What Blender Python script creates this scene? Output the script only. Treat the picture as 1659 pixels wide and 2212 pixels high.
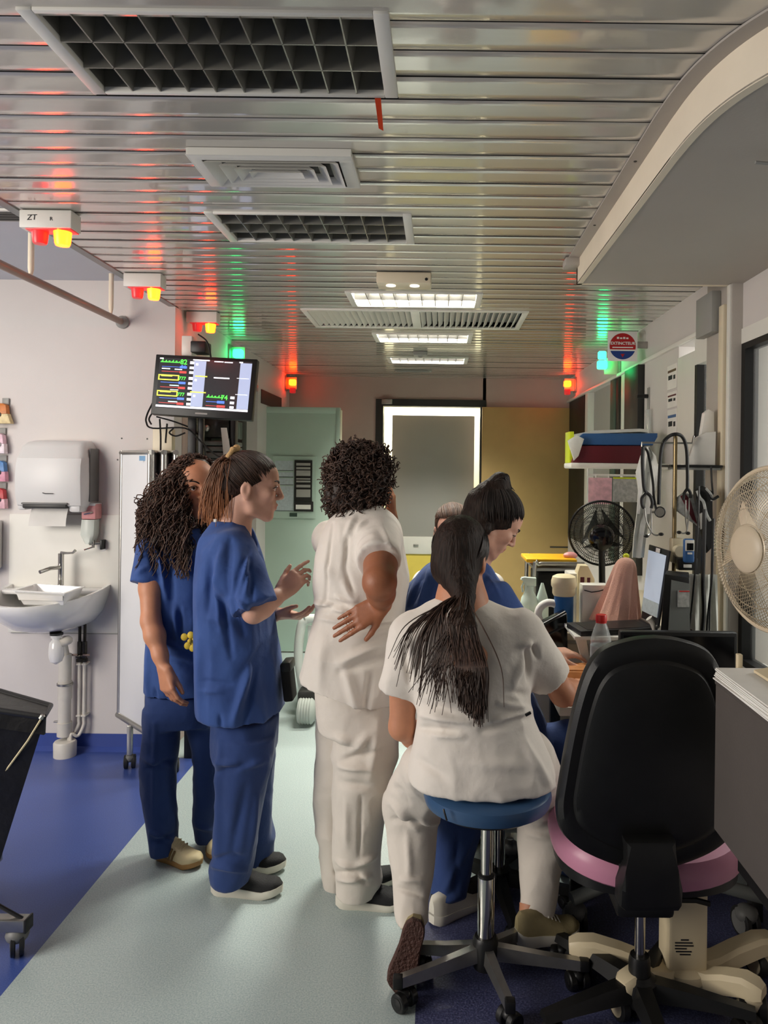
import bpy, bmesh, math, random
import numpy as np
from mathutils import Vector, Matrix, Euler

random.seed(7)
rng = np.random.default_rng(7)
SC = bpy.context.scene
COL = SC.collection
for _o in list(bpy.data.objects):
    bpy.data.objects.remove(_o, do_unlink=True)
PI = math.pi

# ------------------------------------------------------------------ camera
FW, FH, FPX = 1659.0, 2212.0, 1600.0
VPX, VPY = 950.0, 1012.0          # where the camera's axis meets the picture
CAMZ, ROLL = 1.52, 0.012
cam_data = bpy.data.cameras.new('camera')
cam_data.sensor_fit = 'HORIZONTAL'
cam_data.sensor_width = 36.0
cam_data.lens = 36.0 * FPX / FW
cam_data.shift_x = -(VPX - FW / 2) / FW
cam_data.shift_y = -(FH / 2 - VPY) / FW
cam_data.clip_start = 0.05
cam = bpy.data.objects.new('camera', cam_data)
COL.objects.link(cam)
cam.matrix_world = Matrix.Translation((0, 0, CAMZ)) @ Matrix.Rotation(PI / 2, 4, 'X') @ Matrix.Rotation(ROLL, 4, 'Z')
SC.camera = cam


def _ray(x, y):
    u, v = x - VPX, y - VPY
    c, s = math.cos(ROLL), math.sin(ROLL)
    return (c * u + s * v) / FPX, -(-s * u + c * v) / FPX


def P(x, y, d):                    # point at distance d along the corridor
    a, b = _ray(x, y)
    return Vector((a * d, d, CAMZ + b * d))


def PZ(x, y, z):                   # point on a level plane
    a, b = _ray(x, y)
    d = (z - CAMZ) / b
    return Vector((a * d, d, z))


def PX(x, y, X):                   # point on a plane along the corridor
    a, b = _ray(x, y)
    d = X / a
    return Vector((X, d, CAMZ + b * d))


# ------------------------------------------------------------------ light and exposure
SC.view_settings.view_transform = 'Standard'
SC.view_settings.look = 'None'
SC.view_settings.gamma = 1.0
SC.view_settings.use_curve_mapping = False
SC.view_settings.exposure = 0.16
SC.cycles.max_bounces = 7
SC.cycles.diffuse_bounces = 3
SC.cycles.glossy_bounces = 3
SC.cycles.caustics_reflective = False
SC.cycles.caustics_refractive = False
world = bpy.data.worlds.new('world')
SC.world = world
world.use_nodes = True
world.node_tree.nodes['Background'].inputs[0].default_value = (0.93, 0.95, 1.0, 1)
world.node_tree.nodes['Background'].inputs[1].default_value = 0.115


def area_light(name, loc, target, sx, sy, power, color=(1, 1, 1), spread=PI):
    l = bpy.data.lights.new(name, 'AREA')
    l.shape = 'RECTANGLE'
    l.size, l.size_y, l.energy, l.color = sx, sy, power, color
    l.spread = spread
    o = bpy.data.objects.new(name, l)
    COL.objects.link(o)
    o.location = loc
    o.rotation_euler = (Vector(target) - Vector(loc)).to_track_quat('-Z', 'Y').to_euler()
    return o


area_light('bay_window_daylight', (-3.45, 0.55, 1.75), (0.0, 2.7, 1.05), 1.9, 1.5, 98, (1.0, 0.93, 0.84))
area_light('bay_ceiling_lamp_light', (-2.6, 2.7, 2.46), (-2.6, 2.7, 0), 0.6, 0.6, 9, (1.0, 0.97, 0.92))

# ------------------------------------------------------------------ materials
MATS = {}


def mat(name, color=(0.8, 0.8, 0.8), rough=0.6, metal=0.0, var=0.06, vscale=8.0, bump=0.0, bscale=60.0,
        emit=None, estr=0.0, trans=0.0, alpha=1.0, spec=0.5, ior=1.45, sss=0.0, coat=0.0, attr=None, stretch=None,
        vcol2=None, sheen=0.0):
    m = bpy.data.materials.new(name)
    m.use_nodes = True
    nt = m.node_tree
    N, L = nt.nodes, nt.links
    b = N['Principled BSDF']
    I = b.inputs
    I['Roughness'].default_value = rough
    I['Metallic'].default_value = metal
    I['Specular IOR Level'].default_value = spec
    I['IOR'].default_value = ior
    I['Transmission Weight'].default_value = trans
    I['Alpha'].default_value = alpha
    I['Coat Weight'].default_value = coat
    I['Sheen Weight'].default_value = sheen
    if sss:
        I['Subsurface Weight'].default_value = sss
        I['Subsurface Radius'].default_value = (0.012, 0.005, 0.003)
        I['Subsurface Scale'].default_value = 1.0
    tc = N.new('ShaderNodeTexCoord')
    mp = N.new('ShaderNodeMapping')
    L.new(tc.outputs['Object'], mp.inputs[0])
    if stretch:
        mp.inputs['Scale'].default_value = stretch
    nz = N.new('ShaderNodeTexNoise')
    nz.inputs['Scale'].default_value = vscale
    nz.inputs['Detail'].default_value = 5
    L.new(mp.outputs[0], nz.inputs['Vector'])
    rp = N.new('ShaderNodeValToRGB')
    c0 = [max(0, c * (1 - var)) for c in color]
    c1 = list(vcol2) if vcol2 else [min(1, c * (1 + var)) for c in color]
    rp.color_ramp.elements[0].position = 0.35
    rp.color_ramp.elements[1].position = 0.68
    rp.color_ramp.elements[0].color = (*c0, 1)
    rp.color_ramp.elements[1].color = (*c1, 1)
    L.new(nz.outputs['Fac'], rp.inputs[0])
    out = rp.outputs[0]
    if attr:
        at = N.new('ShaderNodeVertexColor')
        at.layer_name = attr
        mx = N.new('ShaderNodeMix')
        mx.data_type = 'RGBA'
        mx.blend_type = 'MULTIPLY'
        mx.inputs[0].default_value = 1.0
        L.new(out, mx.inputs[6])
        L.new(at.outputs['Color'], mx.inputs[7])
        out = mx.outputs[2]
    L.new(out, I['Base Color'])
    if bump:
        bn = N.new('ShaderNodeTexNoise')
        bn.inputs['Scale'].default_value = bscale
        bn.inputs['Detail'].default_value = 4
        L.new(mp.outputs[0], bn.inputs['Vector'])
        bp = N.new('ShaderNodeBump')
        bp.inputs['Strength'].default_value = bump
        bp.inputs['Distance'].default_value = 0.01
        L.new(bn.outputs['Fac'], bp.inputs['Height'])
        L.new(bp.outputs[0], I['Normal'])
    if emit:
        I['Emission Color'].default_value = (*emit, 1)
        I['Emission Strength'].default_value = estr
    MATS[name] = m
    return m


# ------------------------------------------------------------------ objects
def prop(o, label=None, cat=None, group=None, kind=None):
    if label: o['label'] = label
    if cat: o['category'] = cat
    if group: o['group'] = group
    if kind: o['kind'] = kind
    return o


def thing(name, label, cat, loc=(0, 0, 0), group=None):
    o = bpy.data.objects.new(name, None)
    o.empty_display_size = 0.05
    COL.objects.link(o)
    o.location = loc
    return prop(o, label, cat, group)


def M(m):
    return MATS[m] if isinstance(m, str) else m


def link(name, me, m, parent=None, smooth=None):
    """one mesh object; me holds world coordinates (or (verts, faces))"""
    if isinstance(me, MB):
        me = me.mesh(name)
    elif isinstance(me, tuple):
        vs, fs = me
        me = bpy.data.meshes.new(name)
        me.from_pydata([tuple(v) for v in vs], [], [tuple(f) for f in fs])
        me.update()
    if m is not None and not me.materials:
        me.materials.append(M(m))
    if smooth is not None and len(me.polygons):
        me.polygons.foreach_set('use_smooth', np.full(len(me.polygons), bool(smooth)))
    o = bpy.data.objects.new(name, me)
    COL.objects.link(o)
    if parent is not None:
        adopt(o, parent)
    return o


def adopt(o, parent):
    o.parent = parent
    w = Matrix.Identity(4)
    p = parent
    chain = []
    while p is not None:
        chain.append(p)
        p = p.parent
    for q in reversed(chain):
        w = w @ q.matrix_parent_inverse @ Matrix.LocRotScale(q.location, q.rotation_euler, q.scale)
    o.matrix_parent_inverse = w.inverted()


def solo(name, me, m, label, cat, group=None, smooth=None):
    return prop(link(name, me, m, None, smooth), label, cat, group)


def struct(name, me, m, smooth=None, label=None, parent=None):
    o = link(name, me, m, parent, smooth)
    o['kind'] = 'structure'
    if label: o['label'] = label
    return o


def dup(root, delta, label=None, rotz=0.0):
    """copy a thing with its parts and sub-parts, moved by delta"""
    def cp(o, par):
        c = o.copy()
        COL.objects.link(c)
        c.parent = par
        for ch in o.children:
            cp(ch, c)
        return c
    r = cp(root, None)
    r.location = Vector(root.location) + Vector(delta)
    r.rotation_euler = (0, 0, rotz)
    if label: r['label'] = label
    return r


class MB:
    """collects shapes into one mesh (world coordinates)"""
    def __init__(s):
        s.bm = bmesh.new()

    def mesh(s, name):
        me = bpy.data.meshes.new(name)
        bmesh.ops.recalc_face_normals(s.bm, faces=s.bm.faces)
        s.bm.to_mesh(me)
        s.bm.free()
        # smooth where angles are soft
        me.polygons.foreach_set('use_smooth', np.ones(len(me.polygons), bool))
        try:
            me.set_sharp_from_angle(angle=math.radians(38))
        except Exception:
            pass
        return me

    def raw(s, vs, fs):
        b = [s.bm.verts.new(tuple(v)) for v in vs]
        out = []
        for f in fs:
            try:
                out.append(s.bm.faces.new([b[i] for i in f]))
            except ValueError:
                pass
        return b, out

    def box(s, lo, hi, bev=0.0, seg=2, rot=None, piv=None):
        lo, hi = Vector(lo), Vector(hi)
        lo, hi = Vector([min(a, b) for a, b in zip(lo, hi)]), Vector([max(a, b) for a, b in zip(lo, hi)])
        vs = [Vector((x, y, z)) for x in (lo.x, hi.x) for y in (lo.y, hi.y) for z in (lo.z, hi.z)]
        fs = [(0, 1, 3, 2), (4, 6, 7, 5), (0, 4, 5, 1), (2, 3, 7, 6), (0, 2, 6, 4), (1, 5, 7, 3)]
        b, f = s.raw(vs, fs)
        if bev > 0:
            es = list({e for q in f for e in q.edges})
            r = bmesh.ops.bevel(s.bm, geom=es, offset=bev, segments=seg, affect='EDGES', profile=0.5)
            b = list({v for q in r['faces'] for v in q.verts} | {v for v in b if v.is_valid})
        if rot is not None:
            pv = Vector(piv) if piv is not None else (lo + hi) / 2
            R = Euler(rot).to_matrix() if not isinstance(rot, Matrix) else rot
            done = set()
            for v in b:
                if v.is_valid and v not in done:
                    done.add(v)
                    v.co = R @ (v.co - pv) + pv
        return s

    def hexa(s, pts, bev=0.0):
        """8 points: bottom quad then top quad"""
        fs = [(3, 2, 1, 0), (4, 5, 6, 7), (0, 1, 5, 4), (1, 2, 6, 5), (2, 3, 7, 6), (3, 0, 4, 7)]
        b, f = s.raw(pts, fs)
        if bev > 0:
            es = list({e for q in f for e in q.edges})
            bmesh.ops.bevel(s.bm, geom=es, offset=bev, segments=2, affect='EDGES', profile=0.5)
        return s

    def rod(s, a, b, r, r2=None, n=14, caps=True):
        return s.tube([a, b], [r, r if r2 is None else r2], n, caps)

    def tube(s, pts, r, n=10, caps=True, close=False):
        pts = [Vector(p) for p in pts]
        k = len(pts)
        rs = r if isinstance(r, (list, tuple, np.ndarray)) else [r] * k
        rings = []
        up = None
        for i, p in enumerate(pts):
            if close:
                t = pts[(i + 1) % k] - pts[i - 1]
            else:
                t = pts[min(i + 1, k - 1)] - pts[max(i - 1, 0)]
            t = t.normalized()
            if up is None:
                up = Vector((0, 0, 1)) if abs(t.z) < 0.9 else Vector((1, 0, 0))
            x = up.cross(t)
            x = x.normalized() if x.length > 1e-6 else t.orthogonal().normalized()
            up = t.cross(x)
            rings.append([s.bm.verts.new(p + (x * math.cos(2 * PI * j / n) + up * math.sin(2 * PI * j / n)) * rs[i]) for j in range(n)])
        for i in range(k if close else k - 1):
            A, B = rings[i], rings[(i + 1) % k]
            for j in range(n):
                s.bm.faces.new((A[j], A[(j + 1) % n], B[(j + 1) % n], B[j]))
        if caps and not close:
            s.bm.faces.new(rings[0][::-1])
            s.bm.faces.new(rings[-1])
        return s

    def lathe(s, base, prof, n=24, axis=(0, 0, 1), caps=True):
        """prof: (radius, height along axis)"""
        base, ax = Vector(base), Vector(axis).normalized()
        x = ax.orthogonal().normalized()
        y = ax.cross(x)
        rings = []
        for r, h in prof:
            rings.append([s.bm.verts.new(base + ax * h + (x * math.cos(2 * PI * j / n) + y * math.sin(2 * PI * j / n)) * max(r, 1e-4)) for j in range(n)])
        for A, B in zip(rings, rings[1:]):
            for j in range(n):
                s.bm.faces.new((A[j], A[(j + 1) % n], B[(j + 1) % n], B[j]))
        if caps:
            s.bm.faces.new(rings[0][::-1])
            s.bm.faces.new(rings[-1])
        return s

    def prism(s, outline, d, bev=0.0):
        """outline: 3d points of a planar polygon; d: extrusion vector"""
        d = Vector(d)
        o = [Vector(p) for p in outline]
        n = len(o)
        b, f = s.raw(o + [p + d for p in o], [tuple(range(n))[::-1], tuple(range(n, 2 * n))] + [(i, (i + 1) % n, n + (i + 1) % n, n + i) for i in range(n)])
        if bev > 0:
            es = list({e for q in f[:2] for e in q.edges})
            bmesh.ops.bevel(s.bm, geom=es, offset=bev, segments=2, affect='EDGES', profile=0.5)
        return s

    def ball(s, c, r, rx=None, n=16, m=10):
        rad = Vector(r) if isinstance(r, (tuple, list, Vector)) else Vector((r, r, r))
        mtx = Matrix.Translation(Vector(c)) @ Matrix.Diagonal((*rad, 1))
        if rx is not None:
            mtx = Matrix.Translation(Vector(c)) @ rx.to_4x4() @ Matrix.Diagonal((*rad, 1))
        bmesh.ops.create_uvsphere(s.bm, u_segments=n, v_segments=m, radius=1.0, matrix=mtx)
        return s

    def loft(s, rings, caps=True, close=True):
        R = [[s.bm.verts.new(tuple(p)) for p in r] for r in rings]
        n = len(R[0])
        for A, B in zip(R, R[1:]):
            for j in range(n if close else n - 1):
                s.bm.faces.new((A[j], A[(j + 1) % n], B[(j + 1) % n], B[j]))
        if caps and close:
            s.bm.faces.new(R[0][::-1])
            s.bm.faces.new(R[-1])
        return s


def box(lo, hi, bev=0.0, **k):
    return MB().box(lo, hi, bev, **k)


def arc(c, r, a0, a1, n, ux=(1, 0, 0), uy=(0, 0, 1)):
    c, ux, uy = Vector(c), Vector(ux), Vector(uy)
    return [c + ux * (r * math.cos(a0 + (a1 - a0) * i / n)) + uy * (r * math.sin(a0 + (a1 - a0) * i / n)) for i in range(n + 1)]


def bez(pts, n=8):
    """Catmull-Rom through points"""
    p = [np.array(q, float) for q in pts]
    p = [2 * p[0] - p[1]] + p + [2 * p[-1] - p[-2]]
    out = []
    for i in range(1, len(p) - 2):
        for j in range(n):
            t = j / n
            out.append(0.5 * (2 * p[i] + (p[i + 1] - p[i - 1]) * t + (2 * p[i - 1] - 5 * p[i] + 4 * p[i + 1] - p[i + 2]) * t * t + (3 * p[i] - p[i - 1] - 3 * p[i + 1] + p[i + 2]) * t ** 3))
    out.append(p[-2])
    return [Vector(q) for q in out]


def rrect(cx, cy, w, h, r, n=5):
    """rounded rectangle outline in 2d"""
    out = []
    for sx, sy, a in ((1, 1, 0), (-1, 1, PI / 2), (-1, -1, PI), (1, -1, 1.5 * PI)):
        for i in range(n + 1):
            t = a + PI / 2 * i / n
            out.append((cx + sx * (w / 2 - r) + r * math.cos(t), cy + sy * (h / 2 - r) + r * math.sin(t)))
    return out


def text_mesh(s, size, o, ux, uy, depth=0.0006, align='CENTER', bold=False):
    """flat lettering as a thin mesh: origin o, reading direction ux, up uy"""
    cu = bpy.data.curves.new('lettering', 'FONT')
    cu.body = s
    cu.size = size
    cu.extrude = depth
    cu.align_x = align
    cu.align_y = 'CENTER'
    cu.resolution_u = 2
    if bold: cu.offset = size * 0.02
    ob = bpy.data.objects.new('lettering', cu)
    COL.objects.link(ob)
    dg = bpy.context.evaluated_depsgraph_get()
    me = bpy.data.meshes.new_from_object(ob.evaluated_get(dg))
    bpy.data.objects.remove(ob, do_unlink=True)
    ux, uy = Vector(ux).normalized(), Vector(uy).normalized()
    n = ux.cross(uy)
    mx = Matrix((ux, uy, n)).transposed().to_4x4()
    mx.translation = Vector(o)
    me.transform(mx)
    me.materials.clear()
    return me


# ------------------------------------------------------------------ voxel modelling for bodies and cloth
class Vox:
    def __init__(s, lo, hi, h):
        s.h = h
        s.lo = np.array(lo, float)
        s.n = np.ceil((np.array(hi, float) - s.lo) / h).astype(int) + 1
        s.F = np.full(s.n, 0.5, np.float32)
        s.ax = [(s.lo[i] + h * np.arange(s.n[i])).astype(np.float32) for i in range(3)]

    def _win(s, lo, hi):
        a = np.clip(np.floor((np.array(lo) - s.lo) / s.h).astype(int), 0, s.n)
        b = np.clip(np.ceil((np.array(hi) - s.lo) / s.h).astype(int) + 1, 0, s.n)
        if np.any(b <= a):
            return None
        sl = tuple(slice(i, j) for i, j in zip(a, b))
        X = s.ax[0][sl[0]][:, None, None]
        Y = s.ax[1][sl[1]][None, :, None]
        Z = s.ax[2][sl[2]][None, None, :]
        return sl, X, Y, Z

    def _put(s, sl, d, k, cut=False):
        f = s.F[sl]
        if cut:
            d = -d
            if k > 0:
                h = np.clip(0.5 - 0.5 * (f - d) / k, 0, 1)
                s.F[sl] = f + (d - f) * h + k * h * (1 - h)
            else:
                s.F[sl] = np.maximum(f, d)
        elif k > 0:
            h = np.clip(0.5 + 0.5 * (f - d) / k, 0, 1)
            s.F[sl] = f + (d - f) * h - k * h * (1 - h)
        else:
            s.F[sl] = np.minimum(f, d)

    def cone(s, a, b, ra, rb=None, k=0.01, cut=False):
        rb = ra if rb is None else rb
        a, b = np.array(a, float), np.array(b, float)
        m = max(ra, rb) + max(k, 0.0) + 2.5 * s.h
        w = s._win(np.minimum(a, b) - m, np.maximum(a, b) + m)
        if w is None: return s
        sl, X, Y, Z = w
        ba = b - a
        L2 = max(float(ba @ ba), 1e-12)
        t = np.clip(((X - a[0]) * ba[0] + (Y - a[1]) * ba[1] + (Z - a[2]) * ba[2]) / L2, 0, 1)
        d = np.sqrt((X - a[0] - t * ba[0]) ** 2 + (Y - a[1] - t * ba[1]) ** 2 + (Z - a[2] - t * ba[2]) ** 2) - (ra + (rb - ra) * t)
        s._put(sl, d, k, cut)
        return s

    def ell(s, c, r, R=None, k=0.01, cut=False):
        """ellipsoid: centre, radii, 3x3 frame (columns = its axes)"""
        c, r = np.array(c, float), np.array(r, float)
        R = np.eye(3) if R is None else np.array(R, float)
        m = np.sqrt(((R * r) ** 2).sum(1)) + max(k, 0) + 2.5 * s.h
        w = s._win(c - m, c + m)
        if w is None: return s
        sl, X, Y, Z = w
        dx, dy, dz = X - c[0], Y - c[1], Z - c[2]
        q1 = q2 = 0
        for i in range(3):
            l = dx * R[0, i] + dy * R[1, i] + dz * R[2, i]
            q1 = q1 + (l / r[i]) ** 2
            q2 = q2 + (l / r[i] ** 2) ** 2
        k0, k1 = np.sqrt(q1), np.sqrt(q2)
        d = np.where(k1 > 1e-6, k0 * (k0 - 1) / np.maximum(k1, 1e-6), -r.min())
        s._put(sl, d.astype(np.float32), k, cut)
        return s

    def zloft(s, secs, k=0.012, p=2.0, tilt=(0.0, 0.0), zcut=None):
        """stack of level cross-sections: (centre, right, fwd, rx, ry); flat ends, optionally sloping lower hem"""
        rows = np.array([[c[2], c[0], c[1], rx, ry] for c, _, _, rx, ry in secs])
        rows = rows[np.argsort(rows[:, 0])]
        z0, z1 = rows[0, 0], rows[-1, 0]
        m = rows[:, 3:].max() + k + 3 * s.h
        sl_ = abs(tilt[0]) * m
        w = s._win((rows[:, 1].min() - m, rows[:, 2].min() - m, z0 - sl_ - k - 3 * s.h), (rows[:, 1].max() + m, rows[:, 2].max() + m, z1 + k + 3 * s.h))
        if w is None: return s
        sl, X, Y, Z = w
        zz = np.clip(Z.ravel(), z0, z1)
        # smooth interpolation (monotone-ish: blend of linear samples)
        def itp(col):
            zs = rows[:, 0]
            r = 0
            span = np.median(np.diff(zs)) * 0.35
            for o, wt in ((-1, 0.15), (-0.5, 0.22), (0, 0.26), (0.5, 0.22), (1, 0.15)):
                r = r + wt * np.interp(zz + o * span, zs, rows[:, col])
            return r[None, None, :].astype(np.float32)
        cx, cy, rx, ry = itp(1), itp(2), itp(3), itp(4)
        u, v = X - cx, Y - cy
        q = (np.abs(u / rx) ** p + np.abs(v / ry) ** p) ** (1.0 / p)
        g = np.sqrt((u / rx ** 2) ** 2 + (v / ry ** 2) ** 2) / np.maximum(np.sqrt((u / rx) ** 2 + (v / ry) ** 2), 1e-6)
        d = (q - 1) / np.maximum(g, 1e-3)
        zb = (z0 if zcut is None else zcut) + tilt[0] * (X - rows[0, 1]) + tilt[1] * (Y - rows[0, 2])
        exc = np.maximum(zb - Z, Z - z1)
        s._put(sl, np.maximum(d, exc), k)
        return s

    def sleeve(s, a, b, ra, rb, k=0.02):
        """cone with a flat open-looking end at b"""
        a, b = np.array(a, float), np.array(b, float)
        m = max(ra, rb) + k + 2.5 * s.h
        w = s._win(np.minimum(a, b) - m, np.maximum(a, b) + m)
        if w is None: return s
        sl, X, Y, Z = w
        ba = b - a
        L = math.sqrt(float(ba @ ba))
        h = ((X - a[0]) * ba[0] + (Y - a[1]) * ba[1] + (Z - a[2]) * ba[2]) / L
        t = np.clip(h / L, 0, 1.3)
        d = np.sqrt((X - a[0] - t * ba[0]) ** 2 + (Y - a[1] - t * ba[1]) ** 2 + (Z - a[2] - t * ba[2]) ** 2) - (ra + (rb - ra) * t)
        s._put(sl, np.maximum(d, h - L), k)
        return s

    def extract(s):
        F, h = s.F, s.h
        S = F < 0
        n0, n1, n2 = F.shape
        cnt = np.zeros((n0 - 1, n1 - 1, n2 - 1), np.int8)
        for i in (0, 1):
            for j in (0, 1):
                for k in (0, 1):
                    cnt += S[i:n0 - 1 + i, j:n1 - 1 + j, k:n2 - 1 + k]
        mask = (cnt > 0) & (cnt < 8)
        ii, jj, kk = np.nonzero(mask)
        idx = np.full(mask.shape, -1, np.int32)
        idx[ii, jj, kk] = np.arange(len(ii))
        acc = np.zeros((len(ii), 3))
        num = np.zeros(len(ii))
        C = [(0, 0, 0), (1, 0, 0), (0, 1, 0), (1, 1, 0), (0, 0, 1), (1, 0, 1), (0, 1, 1), (1, 1, 1)]
        V = [F[ii + a, jj + b, kk + c] for a, b, c in C]
        for a in range(8):
            for b in range(a + 1, 8):
                df = np.array(C[b]) - np.array(C[a])
                if np.abs(df).sum() != 1: continue
                fa, fb = V[a], V[b]
                m = (fa < 0) != (fb < 0)
                t = np.where(m, fa / np.where(m, fa - fb, 1), 0)
                pos = np.array(C[a])[None, :] + t[:, None] * df[None, :]
                acc += np.where(m[:, None], pos, 0)
                num += m
        vs = (acc / num[:, None] + np.stack([ii, jj, kk], 1)) * h + s.lo
        faces = []
        m = S[:-1, 1:-1, 1:-1] != S[1:, 1:-1, 1:-1]
        a, b, c = np.nonzero(m)
        q = np.stack([idx[a, b, c], idx[a, b + 1, c], idx[a, b + 1, c + 1], idx[a, b, c + 1]], 1)
        fl = S[a, b + 1, c + 1]
        faces.append(np.where(fl[:, None], q, q[:, ::-1]))
        m = S[1:-1, :-1, 1:-1] != S[1:-1, 1:, 1:-1]
        a, b, c = np.nonzero(m)
        q = np.stack([idx[a, b, c], idx[a, b, c + 1], idx[a + 1, b, c + 1], idx[a + 1, b, c]], 1)
        fl = S[a + 1, b, c + 1]
        faces.append(np.where(fl[:, None], q, q[:, ::-1]))
        m = S[1:-1, 1:-1, :-1] != S[1:-1, 1:-1, 1:]
        a, b, c = np.nonzero(m)
        q = np.stack([idx[a, b, c], idx[a + 1, b, c], idx[a + 1, b + 1, c], idx[a, b + 1, c]], 1)
        fl = S[a + 1, b + 1, c]
        faces.append(np.where(fl[:, None], q, q[:, ::-1]))
        return vs, np.vstack(faces)


def np_normals(vs, fs):
    a, b, c, d = (vs[fs[:, i]] for i in range(4))
    n = np.cross(c - a, d - b)
    out = np.zeros_like(vs)
    for i in range(4):
        np.add.at(out, fs[:, i], n)
    return out / np.maximum(np.linalg.norm(out, axis=1, keepdims=True), 1e-9)


def np_smooth(vs, fs, it=1, lam=0.5):
    e = np.vstack([fs[:, [0, 1]], fs[:, [1, 2]], fs[:, [2, 3]], fs[:, [3, 0]]])
    n = len(vs)
    for _ in range(it):
        acc = np.zeros_like(vs)
        c = np.zeros(n)
        for i in range(3):
            acc[:, i] = np.bincount(e[:, 0], vs[e[:, 1], i], n) + np.bincount(e[:, 1], vs[e[:, 0], i], n)
        c = np.bincount(e[:, 0], minlength=n) + np.bincount(e[:, 1], minlength=n)
        vs = vs + lam * (acc / np.maximum(c, 1)[:, None] - vs)
    return vs


def vnoise(p, seed=0):
    """smooth value noise in [-1, 1], p (n,3)"""
    i = np.floor(p).astype(np.int64)
    f = p - i
    f = f * f * (3 - 2 * f)

    def hsh(a, b, c):
        x = (a * 374761393 + b * 668265263 + c * 2147483647 + seed * 1274126177) & 0xffffffff
        x = ((x ^ (x >> 13)) * 1274126177) & 0xffffffff
        x = x ^ (x >> 16)
        return (x & 0xffff) / 32767.5 - 1
    r = 0
    for a in (0, 1):
        for b in (0, 1):
            for c in (0, 1):
                w = (f[:, 0] if a else 1 - f[:, 0]) * (f[:, 1] if b else 1 - f[:, 1]) * (f[:, 2] if c else 1 - f[:, 2])
                r = r + w * hsh(i[:, 0] + a, i[:, 1] + b, i[:, 2] + c)
    return r


def seg_dist(p, a, b):
    a, b = np.array(a, float), np.array(b, float)
    ba = b - a
    t = np.clip(((p - a) @ ba) / max(float(ba @ ba), 1e-12), 0, 1)
    return np.linalg.norm(p - a - t[:, None] * ba, axis=1), t


def np_mesh(name, vs, fs, m=None, color=None):
    me = bpy.data.meshes.new(name)
    nv, nf = len(vs), len(fs)
    me.vertices.add(nv)
    me.vertices.foreach_set('co', np.asarray(vs, np.float32).ravel())
    k = fs.shape[1]
    me.loops.add(nf * k)
    me.loops.foreach_set('vertex_index', np.asarray(fs, np.int32).ravel())
    me.polygons.add(nf)
    me.polygons.foreach_set('loop_start', np.arange(0, nf * k, k, dtype=np.int32))
    me.polygons.foreach_set('use_smooth', np.ones(nf, bool))
    me.update(calc_edges=True)
    if color is not None:
        at = me.color_attributes.new('tint', 'FLOAT_COLOR', 'POINT')
        at.data.foreach_set('color', np.hstack([color, np.ones((nv, 1))]).astype(np.float32).ravel())
    if m: me.materials.append(M(m))
    return me


def strands(lines, r0, r1, n=4):
    """many thin tapered tubes in one mesh; lines: list of (k,3) arrays"""
    VS, FS = [], []
    base = 0
    an = 2 * PI * np.arange(n) / n
    for L in lines:
        L = np.asarray(L, float)
        k = len(L)
        t = np.gradient(L, axis=0)
        t /= np.maximum(np.linalg.norm(t, axis=1, keepdims=True), 1e-9)
        up = np.array([0.31, 0.77, 0.55])
        x = np.cross(t, up)
        x /= np.maximum(np.linalg.norm(x, axis=1, keepdims=True), 1e-9)
        y = np.cross(t, x)
        rr = (r0 + (r1 - r0) * np.linspace(0, 1, k) ** 1.5) * np.clip(0.2 + 5 * np.linspace(0, 1, k), 0, 1)
        V = L[:, None, :] + rr[:, None, None] * (x[:, None, :] * np.cos(an)[None, :, None] + y[:, None, :] * np.sin(an)[None, :, None])
        VS.append(V.reshape(-1, 3))
        a = base + (np.arange(k - 1)[:, None] * n + np.arange(n)[None, :])
        b = base + (np.arange(k - 1)[:, None] * n + (np.arange(n)[None, :] + 1) % n)
        FS.append(np.stack([a, b, b + n, a + n], -1).reshape(-1, 4))
        base += k * n
    return np.vstack(VS), np.vstack(FS)


def S(r, g, b):
    f = lambda c: (c / 255 / 12.92) if c / 255 <= 0.04045 else ((c / 255 + 0.055) / 1.055) ** 2.4
    return (f(r), f(g), f(b))


# ---- surfaces
mat('wall_paint', S(214, 208, 204), 0.62, var=0.02, vscale=3, bump=0.06, bscale=220)
mat('plaster_ceiling', S(205, 207, 214), 0.75, var=0.02, vscale=3, bump=0.05, bscale=150)
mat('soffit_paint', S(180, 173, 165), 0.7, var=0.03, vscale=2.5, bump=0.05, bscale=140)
mat('fascia_paint', S(238, 226, 204), 0.6, var=0.04, vscale=5, bump=0.08, bscale=40)
mat('slat_lacquer', S(198, 194, 185), 0.22, metal=0.25, var=0.05, vscale=2.2, stretch=(0.6, 6, 6), bump=0.006, bscale=6, spec=0.8, coat=0.85)
MATS['slat_lacquer'].node_tree.nodes['Principled BSDF'].inputs['Coat Roughness'].default_value = 0.06
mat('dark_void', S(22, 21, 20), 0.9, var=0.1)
mat('dark_frame', S(44, 44, 42), 0.45, var=0.08)
mat('gasket', S(16, 16, 16), 0.5, var=0.1)
mat('green_frame', S(62, 82, 72), 0.5, var=0.06)
mat('white_lacquer', S(228, 226, 218), 0.38, var=0.025, vscale=5)
mat('cream_lacquer', S(226, 213, 186), 0.4, var=0.03, vscale=5)
mat('grey_lacquer', S(150, 150, 146), 0.45, var=0.03, vscale=5)
mat('pink_wall', S(196, 176, 166), 0.7, var=0.03, vscale=3, bump=0.05, bscale=150)
mat('ochre_door', S(190, 160, 102), 0.48, var=0.05, vscale=4)
mat('mint_door', S(188, 210, 196), 0.42, var=0.03, vscale=3)
mat('yellow_wall', S(226, 204, 92), 0.6, var=0.04)
mat('grey_panel', S(168, 166, 160), 0.6, var=0.03, vscale=2)
mat('bright_wall', S(246, 240, 214), 0.6, var=0.02)
mat('louvre', S(160, 158, 150), 0.28, metal=0.6, var=0.08, vscale=12)
mat('louvre_white', S(222, 220, 214), 0.3, metal=0.2, var=0.04)
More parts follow.
